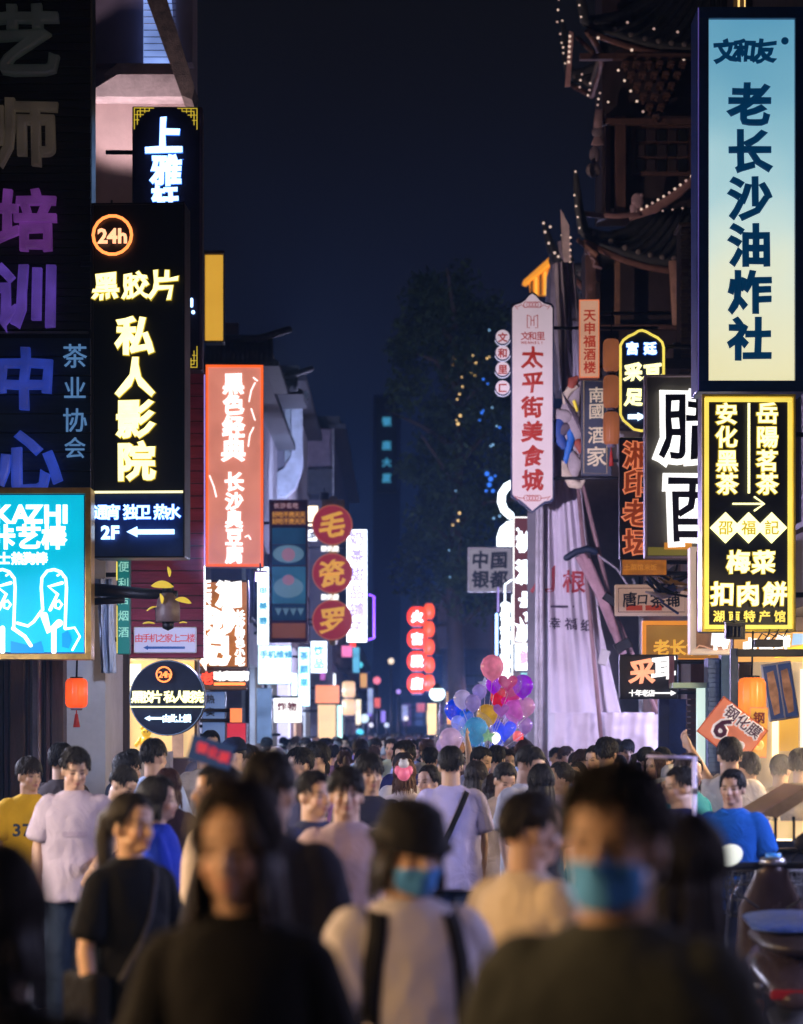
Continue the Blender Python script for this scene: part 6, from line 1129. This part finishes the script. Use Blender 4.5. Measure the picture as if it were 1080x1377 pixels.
# nearest, far out of focus
NV = .0062
p = person('dark haired figure in black cut by the picture edge lower left', -8, 1128, 3.70, 165, pose='stand', hair='bob', shirt=(.003,.003,.004), lc=(.01,.01,.015), vox=.011, seed=1)
p = person('long haired young woman in a black top walking straight at the viewer', 318, 1042, 4.45, -6, pose='walk', yaw=-6, pitch=4, hair='long', hc=(.014,.008,.008), shirt=(.003,.003,.004), fem=True, vox=NV, seed=1, hem=.9)
p = person('person in black bucket hat, blue mask and pale grey T-shirt with backpack straps', 550, 1076, 5.93, 14, pose='walk', yaw=12, pitch=10, hair='bob', shirt=(.58,.55,.60), fem=False, vox=NV, seed=0); hat(p, 12, 10); wear_mask(p, 12, 10, (.08,.30,.72)); strap(p, [(-.10,1.43),(-.125,1.30),(-.14,1.08)], w_=.025); strap(p, [(.10,1.43),(.125,1.30),(.14,1.08)], w_=.025); bag(p, 0,.22,1.2,(.30,.16,.42),(.01,.01,.012),'backpack')
p = person('big close man in dark green shirt and light blue mask', 825, 1018, 3.82, -14, pose='stand', yaw=-8, pitch=2, hair='messy', shirt=(.045,.05,.045), vox=NV, seed=2, big=.035); wear_mask(p, -8, 2, (.11,.40,.88))
person('dark long haired woman close behind the masked man, seen from the side', 925, 1090, 4.90, 130, pose='stand', hair='long', shirt=(.003,.003,.004), fem=True, vox=.011, seed=3)
person('young man in cream T-shirt turned away between the two masked people', 712, 1058, 6.95, 128, pose='walk', yaw=-18, pitch=6, hair='short', shirt=(.62,.52,.40), vox=NV, seed=1, big=.02)
p = person('smiling woman in black T-shirt with a shoulder bag, arm hanging', 178, 1060, 8.21, 38, pose='stand', yaw=12, hair='tail', shirt=(.003,.004,.008), fem=True, vox=.0052, seed=1, lc=(.05,.05,.06)); strap(p, [(.06,1.43),(.0,1.25),(-.12,1.02)], w_=.009, col=(.05,.05,.06)); bag(p, -.20,.02,.96,(.09,.24,.20),(.004,.003,.003))
person('man in cream striped shirt reaching out with one arm beside the blue placard', 288, 1022, 9.80, -60, pose='reach', yaw=-20, pitch=-4, hair='short', shirt=(.58,.46,.34), vox=.0075, seed=0, big=.015)
person('blurred dark haired head seen from behind above the black topped woman', 362, 1002, 7.07, 170, pose='stand', hair='short', shirt=(.01,.01,.02), vox=.011, seed=0)
person('young man in pale pink shirt with open collar looking at the viewer', 466, 1028, 10.26, 4, pose='stand', pitch=-3, hair='bangs', shirt=(.50,.37,.37), vox=.0065, seed=1); 
person('man glancing sideways beside the pale pink shirt', 424, 1032, 10.90, 42, pose='stand', hair='short', shirt=(.05,.06,.12), vox=.0085, seed=3)
person('man whose face is lit violet in the middle of the crowd', 497, 1011, 13.73, 18, pose='walk', hair='bangs', shirt=(.03,.03,.05), vox=.0085, seed=2)
p = person('man in lavender T-shirt seen from behind with a black strap across', 606, 1000, 14.82, 188, pose='stand', yaw=-8, hair='short', shirt=(.50,.47,.80), lc=(.04,.06,.14), vox=.0075, seed=1, big=.02); strap(p, [(-.09,1.42),(0,1.25),(.13,.98)], 1, .017)
for c in p.children:
    if c.name.startswith('strap'): pass
person('young woman looking back beside the lavender T-shirt man', 576, 1026, 15.91, -28, pose='stand', yaw=-14, hair='tail', shirt=(.5,.55,.65), fem=True, vox=.0085, seed=3)
person('woman in white dress with brown curls near the pink toy', 545, 1020, 17.66, 160, pose='phone', hair='bob', hc=RBR, shirt=(.6,.5,.52), fem=True, vox=.011, seed=1)
person('woman with long brown hair and a purple skirt seen from behind', 664, 1040, 16.35, 175, pose='stand', hair='long', hc=DBR, shirt=(.03,.03,.04), legs_='skirt', lc=(.25,.12,.35), fem=True, vox=.011, seed=2)
person('woman with long straight hair in a teal top behind the lavender T-shirt man', 640, 1022, 16.79, 190, pose='stand', hair='long', hc=(.03,.022,.02), shirt=(.08,.35,.34), fem=True, vox=.011, seed=0)
person('short haired man looking down at his phone beside the long haired woman', 677, 1022, 15.70, 20, pose='phone', pitch=22, hair='short', shirt=(.45,.35,.28), vox=.0085, seed=0)
p = person('tall man in white T-shirt with a thin strap looking down to the side', 708, 999, 15.15, 48, pose='phone', yaw=4, pitch=20, hair='short', shirt=(.7,.7,.74), vox=.0075, seed=3); strap(p, [(-.09,1.42),(0,1.27),(.13,1.0)], -1, .012)
person('woman with black hair to her shoulders beside the tall white T-shirt man', 728, 1026, 14.61, 172, pose='stand', hair='long', shirt=(.04,.04,.05), fem=True, vox=.011, seed=3)
person('woman in profile with hair tied back near the scaffold cover', 752, 1022, 16.57, -80, pose='stand', hair='tail', shirt=(.4,.3,.35), fem=True, vox=.011, seed=2)
person('man with cropped hair looking sideways under the scaffold cover', 800, 1000, 19.40, -40, pose='stand', hair='short', shirt=(.3,.2,.18), vox=.011, seed=1)
person('taller man with black hair seen from behind under the scaffold cover', 816, 990, 19.00, 168, pose='stand', hair='messy', shirt=(.06,.05,.07), vox=.011, seed=2)
person('man by the balloons looking down, grey top', 645, 1002, 20.50, 60, pose='phone', pitch=14, hair='short', shirt=(.3,.3,.36), vox=.011, seed=1)
person('balloon seller seen from behind in a grey shirt', 668, 1000, 21.00, 172, pose='raise', hair='short', shirt=(.22,.22,.28), vox=.011, seed=3)
# right hand group
p = person('man in bright blue polo shirt standing by the scooter', 985, 1031, 13.73, -16, pose='belly', yaw=-8, hair='short', shirt=(.008,.09,.40), lc=(.01,.01,.015), vox=.0072, seed=2)
cl_ = MB(); cl_.tube([(-.062,-.03,1.452),(-.045,-.068,1.44),(0,-.082,1.425),(.045,-.068,1.44),(.062,-.03,1.452)], [(.006,.016)]*5, 8, 'round'); o = cl_.build('collar', FAB, p); o.color = (.012,.12,.5,1)
person('heavy man in navy shirt looking to the left beside the thin white pole', 914, 1027, 13.10, -66, pose='both', yaw=-6, hair='short', shirt=(.015,.02,.09), vox=.0078, seed=3, big=.035, lean=0)
person('man in white T-shirt seen from behind under the tilted orange placard', 981, 988, 15.70, 172, pose='phone', yaw=8, hair='short', shirt=(.66,.60,.54), vox=.0078, seed=1, big=.02)
person('man raising an arm right behind the white T-shirt man', 1004, 1008, 16.00, -150, pose='raise', hair='short', shirt=(.3,.26,.22), vox=.011, seed=0)
person('person in teal top half hidden behind the navy shirt man', 928, 1012, 15.39, 40, pose='phone', hair='bob', hc=DBR, shirt=(.02,.24,.30), fem=True, vox=.011, seed=1)
person('customer seen through the steam in front of the cream counter', 1050, 1012, 17.50, 160, pose='stand', hair='short', shirt=(.4,.3,.2), vox=.011, seed=2)
person('second customer at the steaming stall closer to the wall', 1078, 1005, 17.20, 150, pose='stand', hair='messy', shirt=(.45,.38,.3), vox=.011, seed=3)
# left group
p = person('young man in a yellow T-shirt printed 37 by the wooden posts', 40, 1016, 15.18, 26, pose='stand', yaw=12, hair='bangs', hc=(.02,.013,.01), shirt=(.72,.42,.02), lc=(.02,.02,.03), vox=.0072, seed=0, big=.02); chest_print(p, [('3',-.125,1.235),('7',-.06,1.235)], INK, .11)
p = person('young man in pale pink T-shirt with curly fringe, hand at his waist', 100, 1003, 13.83, 10, pose='belly', yaw=10, pitch=14, hair='messy', shirt=(.48,.40,.47), lc=(.02,.03,.05), vox=.0068, seed=0, big=.015)
chest_print(p, [(c, -.06 + .03*i, 1.215) for i, c in enumerate('■■■■■')], mat('faint_print', (.40,.32,.40), .7, bump=0), .036)
person('dark haired man mostly hidden behind the curly fringed man', 84, 996, 16.20, 150, pose='stand', hair='short', shirt=(.03,.02,.02), vox=.011, seed=1)
person('man in dark plum shirt bending his head down', 158, 1024, 14.77, 62, pose='phone', pitch=32, hair='short', shirt=(.07,.04,.05), vox=.0085, seed=3)
person('young man in profile behind the bending man', 172, 1010, 16.43, 70, pose='stand', hair='bangs', shirt=(.2,.2,.3), vox=.011, seed=1)
person('man in pale blue shirt seen from behind in front of the glowing shop', 208, 990, 15.81, 150, pose='walk', hair='short', shirt=(.38,.48,.72), vox=.0085, seed=0)
person('woman with dark auburn bob seen from behind beside the pale blue shirt', 226, 1032, 14.35, 178, pose='stand', hair='bob', hc=(.05,.014,.012), shirt=(.04,.02,.03), fem=True, vox=.011, seed=2)
person('woman in a cobalt blue dress behind the smiling woman', 214, 1042, 11.65, 90, pose='walk', hair='bob', shirt=(.01,.04,.45), legs_='skirt', lc=(.01,.04,.45), fem=True, vox=.011, seed=0)
person('man with swept hair standing by the blue notice board', 284, 980, 22.00, 20, pose='stand', hair='short', shirt=(.2,.2,.3), vox=.011, seed=1)
p = person('man in a dark baseball cap near the red drinks cabinet', 313, 991, 18.50, -70, pose='stand', hair='buzz', shirt=(.55,.55,.7), vox=.011, seed=3); hat(p, 0, 0, 'cap', (.01,.015,.04))
person('man with shaggy hair looking left below the white cabinet light', 402, 1004, 17.50, -60, pose='walk', hair='messy', shirt=(.08,.07,.1), vox=.011, seed=1)

# the packed crowd: everyone gets a place of his own on a jittered grid
cols = [('white',(.62,.60,.64)),('black',(.012,.012,.016)),('navy',(.02,.03,.10)),('grey',(.22,.22,.25)),('pink',(.5,.22,.28)),('sky blue',(.22,.36,.62)),('red',(.40,.03,.03)),('cream',(.55,.45,.34)),('dark green',(.03,.09,.05)),('violet',(.20,.12,.38))]
zones = [(150,'by the round sign'),(330,'by the red drinks cabinet'),(400,'below the white fascia'),(455,'under the red discs'),(510,'under the white lightbox'),(560,'before the dark end'),(600,'below the red lanterns'),(650,'under the balloons'),(700,'beside the balloons'),(760,'before the scaffold cover'),(840,'below the arrow sign'),(2000,'by the blue pier')]
rc = random.Random(11); used = {}; combos = [('short','short haired man',False),('bangs','man with a fringe',False),('messy','shaggy haired man',False),('long','long haired woman',True),('bob','woman with a bob',True),('tail','woman with tied hair',True)]
D = 17.2; row = 0
while D < 62:
    half_l, half_r = 2.15, (2.6 if D < 29 else 1.55 if D < 37 else 2.3); x = -half_l + rc.uniform(0, .5); step = .60 if D < 30 else .66
    while x < half_r:
        dd = D + rc.uniform(-.38, .38); xx = x + rc.uniform(-.12, .12); px = CX + xx/dd*F; x += step * rc.uniform(.85, 1.35)
        if (D < 18.5 and (px < 235 or px > 930)) or (D < 22 and 590 < px < 625) or px < 140: continue
        if any(dd < kd + .5 and abs(px - kp) < .20*F/kd + .16*F/dd for kp, kd in ((172,15.8),(208,15.2),(606,15.2),(545,17.6),(677,15.7),(640,16.8),(664,16.4),(708,15.2),(800,19.4),(816,19.0),(645,20.5),(668,21),(981,15.1),(402,17.5),(313,18.5))): continue
        st, hn, fem = rc.choices(combos, [5,3,3,3,2,2])[0]; cn, cc = rc.choices(cols, [8,6,3,3,1,4,1,1,1,2])[0]; Hh = rc.gauss(.915 if fem else .975, .045); Hh = min(Hh, 1.015)
        fc = rc.choice([0, 10, -15, 25, -35, 5, -20, 180, 170, 195, 90, -90]); fw = 'face visible' if abs(fc) < 40 else 'in profile' if abs(fc) == 90 else 'back turned'
        zone = next(z for lim, z in zones if px < lim); dep = 'near rows' if D < 22 else 'midway' if D < 34 else 'far off'
        pose = rc.choice(['stand','walk','walk','phone']); lab = f'{hn} in {cn}, {fw}, {dep} {zone}'
        o = person(lab, px, 0, dd, fc + rc.uniform(-6, 6), H=Hh, pose=pose, hair=st, hc=rc.choice([BLK, BLK, DBR, (.06,.03,.018), (.02,.015,.02)]), shirt=tuple(c*rc.uniform(.8,1.15) for c in cc), fem=fem, seed=rc.randrange(4), legs_='long', lc=rc.choice([(.02,.02,.03),(.03,.05,.11),(.1,.09,.08)]), vox=.013)
        used.setdefault(lab, []).append(o)
        if rc.random() < .07: hat(o, 0, 0, 'cap', rc.choice([(.02,.02,.03),(.3,.3,.32),(.25,.03,.03)])); o['label'] = 'capped ' + lab; used[lab].remove(o); used.setdefault(o['label'], []).append(o)
        if pose == 'phone' and abs(fc) > 80 and dd < 34:
            ph_n = sum(1 for q in bpy.data.objects if q.name.startswith('phone')); M = o.matrix_basis @ Matrix.Translation((.085,-.325,1.22)) @ Matrix.Rotation(R(-35), 4, 'X')
            ph_ = empty('phone', (0,0,0), f'lit phone held by {hn} in {cn} {zone}', 'phone', 'phones held up in the crowd'); ph_.matrix_basis = M
            MB().bb(-.036,.036,-.004,.004,-.075,.075).build('case', BLACKM, ph_); MB().bb(-.033,.033,.0042,.0050,-.07,.07).build('screen', emit('phone_screen', (.45,.65,1), 1.4), ph_)
    D += .88 + (D - 15) * .012; row += 1
for lab, os_ in used.items():
    if len(os_) == 2:
        a, b = sorted(os_, key=lambda o: o.location.y); a['label'] = 'nearer ' + lab; b['label'] = 'farther ' + lab
    elif len(os_) == 3:
        for w_, o in zip(('nearest', 'middle', 'farthest'), sorted(os_, key=lambda o: o.location.y)): o['label'] = w_ + ' ' + lab
    elif len(os_) > 3:
        for o in os_: o['group'] = lab.split(',')[0] + ' in the crowd'
# beyond them the crowd reads as one mass
cm = MB(); cmats = [mat('far_hair', (.015,.012,.015), .6, bump=0), mat('far_skin', (.42,.27,.2), .6, bump=0)] + [mat('far_top_%d' % i, c, .8, bump=0) for i, (n_, c) in enumerate(cols)]
for i in range(430):
    d = 62 + 68*rc.random()**1.2; x = rc.uniform(-1.9, 2.7); h = rc.uniform(1.52, 1.76); cm.m = 0 if rc.random() < .75 else 1
    cm.ell((x, d, h-.11), (.085,.10,.12), 8, 6); cm.m = 0; cm.ell((x, d+.01, h-.07), (.09,.105,.09), 8, 6); cm.m = 2 + rc.randrange(10)
    cm.tube([(x, d, .75), (x, d, 1.2), (x, d, h-.32), (x, d, h-.22)], [(.17,.12),(.2,.13),(.21,.12),(.07,.07)], 8); cm.m = 2 + rc.choice((1, 2)); cm.tube([(x, d, 0), (x, d, .8)], [(.12,.1),(.17,.13)], 6)
tag(cm.build('crowd', cmats), 'mass of tiny heads filling the far end of the street', 'crowd', kind='stuff')

# pink soft toy held up in the crowd
o = empty('plush_toy', P(543, 1040, 15.7), 'pink and white plush toy carried in the crowd beside the curly haired woman', 'toy'); M = MB(); M.ell((0,0,0),(.045,.04,.05),14,10); M.ell((-.04,-.01,.02),(.02,.015,.03),10,8); M.ell((.04,-.01,.02),(.02,.015,.03),10,8); M.build('body', emit('plush_pink', (.8,.12,.22), .3, base=(.8,.2,.3)), o); M = MB(); M.ell((.0,-.01,.06),(.034,.03,.03),14,10); M.ell((-.018,-.01,.085),(.009,.007,.012),10,8); M.ell((.018,-.01,.085),(.009,.007,.012),10,8); M.build('head', WHITEM, o)

# ------------------------------------------------------------------ thin lit pole frame, stall, steam, scooters
o = empty('pole_frame', P(934, 1160, 11.8), 'thin white pole frame catching violet light in front of the navy shirt man', 'frame'); k = 11.8/F
PM = mat('violet_white_pole', (.55,.5,.75), .3, .3); MB().tube([(0,0,-.9),(0,0,143*k)], .011, 8).build('upright', emit('violet_glow_pole', (.42,.36,.8), .45, base=(.6,.6,.8)), o); MB().tube([(0,0,141*k),(-64*k,0,143*k)], .008, 8).build('crossbar', PM, o); MB().box((0,0,96*k),(.028,.028,.03)).build('joint', STEEL, o, .004)  # violet light caught by the white poles is put into glow and colour
S_ = empty('food_stall', P(1060, 1200, 14), 'food stall with slanted metal roof and glowing glass panels at the right edge', 'stall'); k = 14/F
def kx(px, py): return ((px-1060)*k, (1200-py)*k)
M = MB(); q = [kx(*p_) for p_ in ((1012,1094),(1036,1098),(1086,1066),(1140,1066),(1140,1056),(1076,1056))]; M.prism(q[::-1] if sum(q[i][0]*q[(i+1)%6][1]-q[(i+1)%6][0]*q[i][1] for i in range(6)) < 0 else q, -.25, .6); M.build('roof', mat('stall_roof', (.35,.22,.10), .35, .7), S_)
for i, x in enumerate((1019, 1044, 1068, 1092)):
    a, zt = kx(x, 1104); b, zb = kx(x+21, 1128); MB().bb(a, b, -.02, 0, zb, zt + .03*i*0).build('glass_panel', emit('stall_glow', (1,.66,.28), .85, var=.25), S_)
for x in (1015, 1040.5, 1065, 1090): a, zt = kx(x, 1098); b, zb = kx(x+3, 1132); MB().bb(a, b, -.04, .0, zb, zt).build('post', BLACKM, S_)
a, zt = kx(1010, 1130); MB().bb(a, a+.6, -.08, .5, zt-.04, zt).build('counter', BLACKM, S_); a, zt = kx(1014, 1134); MB().bb(a, a+.6, -.02, .45, -S_.location.z+.02, zt-.05).build('cabinet', mat('stall_cabinet', (.02,.017,.02), .5, .2), S_, .01)
area('stall_light', (.1, .25, (1200-1108)*k), (.5,.3), 22, (1,.7,.38), (0,0,0), S_)
st_ = MB(); st_.ell((0,0,0),(.42,.28,.34),24,16); o = st_.build('steam', []); o.location = P(1038, 1052, 14.9); m = bpy.data.materials.new('steam'); m.use_nodes = True; N = m.node_tree.nodes; N.remove(N['Principled BSDF']); v = N.new('ShaderNodeVolumePrincipled'); v.inputs['Color'].default_value = (.95,.85,.7,1); tc = N.new('ShaderNodeTexCoord'); n = N.new('ShaderNodeTexNoise'); n.inputs['Scale'].default_value = 5; n.inputs['Detail'].default_value = 4; m.node_tree.links.new(tc.outputs['Object'], n.inputs[0]); mr = N.new('ShaderNodeMapRange'); mr.inputs[1].default_value = .42; mr.inputs[2].default_value = .7; mr.inputs[3].default_value = 0; mr.inputs[4].default_value = 3.2; m.node_tree.links.new(n.outputs[0], mr.inputs[0])
gd = N.new('ShaderNodeTexGradient'); gd.gradient_type = 'SPHERICAL'; mp = N.new('ShaderNodeMapping'); mp.inputs['Scale'].default_value = (2.4,3.6,2.95); m.node_tree.links.new(tc.outputs['Object'], mp.inputs[0]); m.node_tree.links.new(mp.outputs[0], gd.inputs[0]); mu = N.new('ShaderNodeMath'); mu.operation = 'MULTIPLY'; m.node_tree.links.new(mr.outputs[0], mu.inputs[0]); m.node_tree.links.new(gd.outputs['Fac'], mu.inputs[1]); m.node_tree.links.new(mu.outputs[0], v.inputs['Density']); m.node_tree.links.new(v.outputs[0], N['Material Output'].inputs['Volume']); o.data.materials.append(m); tag(o, 'wisp of steam rising beside the food stall', 'steam', kind='stuff')

def scooter(label, x, y, rz, bodycol, cover, mirror_em=False):
    """electric scooter seen from behind: origin on the ground between the wheels, rear towards -Y"""
    o = empty('scooter', (x, y, 0), label, 'scooter', 'parked scooters', rz); BM_ = mat('scooter_paint_%s' % label[:6].replace(' ','_'), bodycol, .25, .2, bump=.02); RUB = mat('rubber', (.015,.015,.017), .8)
    for yy, nm in ((-.52,'rear'),(.62,'front')):
        w_ = MB(); n = 28
        V = [( (.045*math.cos(b)) , (.19+.045*math.sin(b))*math.cos(a) , (.19+.045*math.sin(b))*math.sin(a)) for a in [2*math.pi*i/n for i in range(n)] for b in [2*math.pi*j/10 for j in range(10)]]
        w_.add(V, [(i*10+j, i*10+(j+1)%10, ((i+1)%n)*10+(j+1)%10, ((i+1)%n)*10+j) for i in range(n) for j in range(10)], True); t = w_.build('tyre', RUB, o); t.location = (0, yy, .235)
        r_ = MB(); r_.tube([(-.04,0,0),(.04,0,0)], .05, 12)
        for q in range(5): a = q*1.257; r_.tube([(0,0,0),(0,.17*math.cos(a),.17*math.sin(a))], .012, 6)
        r_.tube([(-.03,0,0),(-.031,0,0)], .16, 20); rm = r_.build('rim', STEEL, t)
    B = MB(); B.tube([(0,-.62,.60),(0,-.50,.66),(0,-.20,.66),(0,.06,.56),(0,.12,.34)], [(.10,.06),(.16,.10),(.17,.12),(.15,.13),(.13,.05)], 20, 'round', up=(0,0,1)); B.build('rear_body', BM_, o)
    B = MB(); B.tube([(0,.10,.30),(0,.42,.30)], [(.15,.035),(.15,.035)], 12, 'round', up=(0,0,1)); B.build('footboard', RUB, o)
    B = MB(); B.tube([(0,.44,.30),(0,.54,.55),(0,.52,.85),(0,.48,.98)], [(.14,.04),(.16,.045),(.14,.05),(.08,.045)], 18, 'round', up=(0,1,0)); B.build('leg_shield', BM_, o)
    B = MB(); B.tube([(0,.40,.36),(0,.60,.42),(0,.80,.36)], [(.08,.03),(.09,.05),(.06,.03)], 12, 'round', up=(0,0,1)); B.build('front_fender', BM_, o)
    B = MB(); B.tube([(0,-.56,.78),(0,-.30,.80),(0,.02,.76)], [(.13,.045),(.16,.055),(.12,.05)], 20, 'round', up=(0,0,1)); B.build('seat', mat('seat_leather', (.03,.022,.02), .35), o)
    B = MB(); B.tube([(0,-.42,.50),(0,-.66,.46),(0,-.78,.34)], [(.09,.02),(.09,.025),(.08,.02)], 12, 'round', up=(0,0,1)); B.build('rear_fender', RUB, o)
    B = MB(); B.bb(-.10,.10,-.70,-.66,.575,.615); B.build('tail_light', mat('tail_red', (.18,.01,.01), .2, bump=0), o, .008)
    B = MB(); B.bb(-.09,.09,-.80,-.79,.36,.48); B.build('number_plate', mat('plate', (.35,.35,.33), .5, bump=0), o)
    B = MB(); B.tube([(-.33,.38,1.00),(-.14,.46,1.03),(.14,.46,1.03),(.33,.38,1.00)], .016, 10, 'round'); B.build('handlebar', BLACKM, o)
    for s_ in (-1, 1):
        MB().tube([(s_*.22,.42,1.02),(s_*.34,.375,1.0)], .021, 10, 'round').build('grip', RUB, o); MB().tube([(s_*.18,.44,1.03),(s_*.21,.42,1.06 if mirror_em else 1.12),(s_*(.20 if mirror_em else .27),.38,1.07 if mirror_em else 1.18)], .006, 6).build('mirror_stalk', BLACKM, o)
        mm = MB(); mm.ell((0,0,0),(.058,.012,.046),18,10); r_ = mm.build('mirror', emit('mirror_glare', (.85,.9,.8), 1.0, var=.05) if (mirror_em and s_ < 0) else BLACKM, o, 0); r_.location = (s_*(.19 if mirror_em else .28),.36,1.08 if mirror_em else 1.21); r_.rotation_euler = (0, R(20*s_), 0)  # glare on one mirror is put in as a glowing surface
        MB().tube([(s_*.13,-.60,.62),(s_*.15,-.35,.60),(s_*.14,-.05,.50)], .012, 8).build('side_trim', STEEL, o); MB().tube([(s_*.10,-.52,.24),(s_*.12,-.40,.45),(s_*.12,-.34,.60)], .022, 8).build('shock_absorber', STEEL, o)
    MB().tube([(-.05,0,.3),(-.12,.02,.02)], .012, 6).build('kickstand', STEEL, o)
    bk = MB()
    for q in range(9): bk.tube([(-.16+.04*q,.60,.80),(-.16+.04*q,.62,1.0)], .004, 5); bk.tube([(-.16+.04*q,.60,.80),(-.16+.04*q,.84,.80),(-.16+.04*q,.86,1.0)], .004, 5)
    for z in (.80,.87,.94,1.0): bk.tube([(-.17,.61,z),(.17,.61,z),(.17,.85,z),(-.17,.85,z),(-.17,.61,z)], .005, 5)
    bk.build('basket', BLACKM, o); MB().lathe([(.001,.03),(.05,.025),(.06,0),(.001,0)], 16, (0,.44,1.04)).build('speedometer', STEEL, o)
    for s_ in (-1, 1): MB().tube([(s_*.17,.42,1.0),(s_*.20,.30,.95),(s_*.06,.42,.85)], .005, 6).build('brake_cable', RUB, o); MB().tube([(s_*.16,-.64,.55),(s_*.13,-.66,.55)], .028, 10).build('indicator', mat('indicator_amber', (.5,.18,.02), .2, bump=0), o)
    if cover: c = MB(); c.tube([(-.03,-.50,.845),(.02,-.25,.865),(0,.0,.84)], [(.14,.018),(.20,.028),(.13,.02)], 20, 'round', up=(0,0,1)); c.build('rain_cover', mat('blue_cover', (.02,.05,.20), .35, bump=.8, scale=6, var=.5), o)
    return o
scooter('bronze scooter at the lower right edge with blue rain cover and glaring white mirror', 1.76, 11.2, R(-4), (.045,.03,.03), True, True).scale = (1.12,)*3
scooter('dark scooter behind the bronze one beside the blue polo man', 2.0, 12.9, R(6), (.03,.04,.09), False)
scooter('navy scooter squeezed against the shopfront beyond the bronze one', 2.38, 12.6, R(-10), (.02,.03,.08), False)
jr = empty('water_jug', P(1040, 1190, 12.7), 'blue capped clear jug standing by the scooters', 'jug'); MB().lathe([(.001,0),(.05,0),(.055,.02),(.055,.10),(.04,.13),(.03,.145),(.001,.145)], 20).build('bottle', mat('jug_blue', (.12,.2,.35), .1, bump=0), jr); MB().lathe([(.03,.135),(.042,.135),(.042,.165),(.001,.168)], 20).build('cap', emit('cap_blue', (.03,.2,.7), .35, base=(.03,.2,.6)), jr)
MB().bb(-.12,.12,-.1,.1,-jr.location.z,-.001).build('crate', mat('crate_grey', (.05,.05,.07), .6), jr, .01)

# ------------------------------------------------------------------ night haze over the whole street
hz = MB().bb(-14, 14, -3, 170, -1.2, 15.5).build('haze', []); tag(hz, kind='stuff')
m = bpy.data.materials.new('haze'); m.use_nodes = True; N = m.node_tree.nodes; N.remove(N['Principled BSDF']); v = N.new('ShaderNodeVolumePrincipled'); v.inputs['Color'].default_value = (.22,.46,1,1); v.inputs['Density'].default_value = .0014; m.node_tree.links.new(v.outputs[0], N['Material Output'].inputs['Volume']); hz.data.materials.append(m)
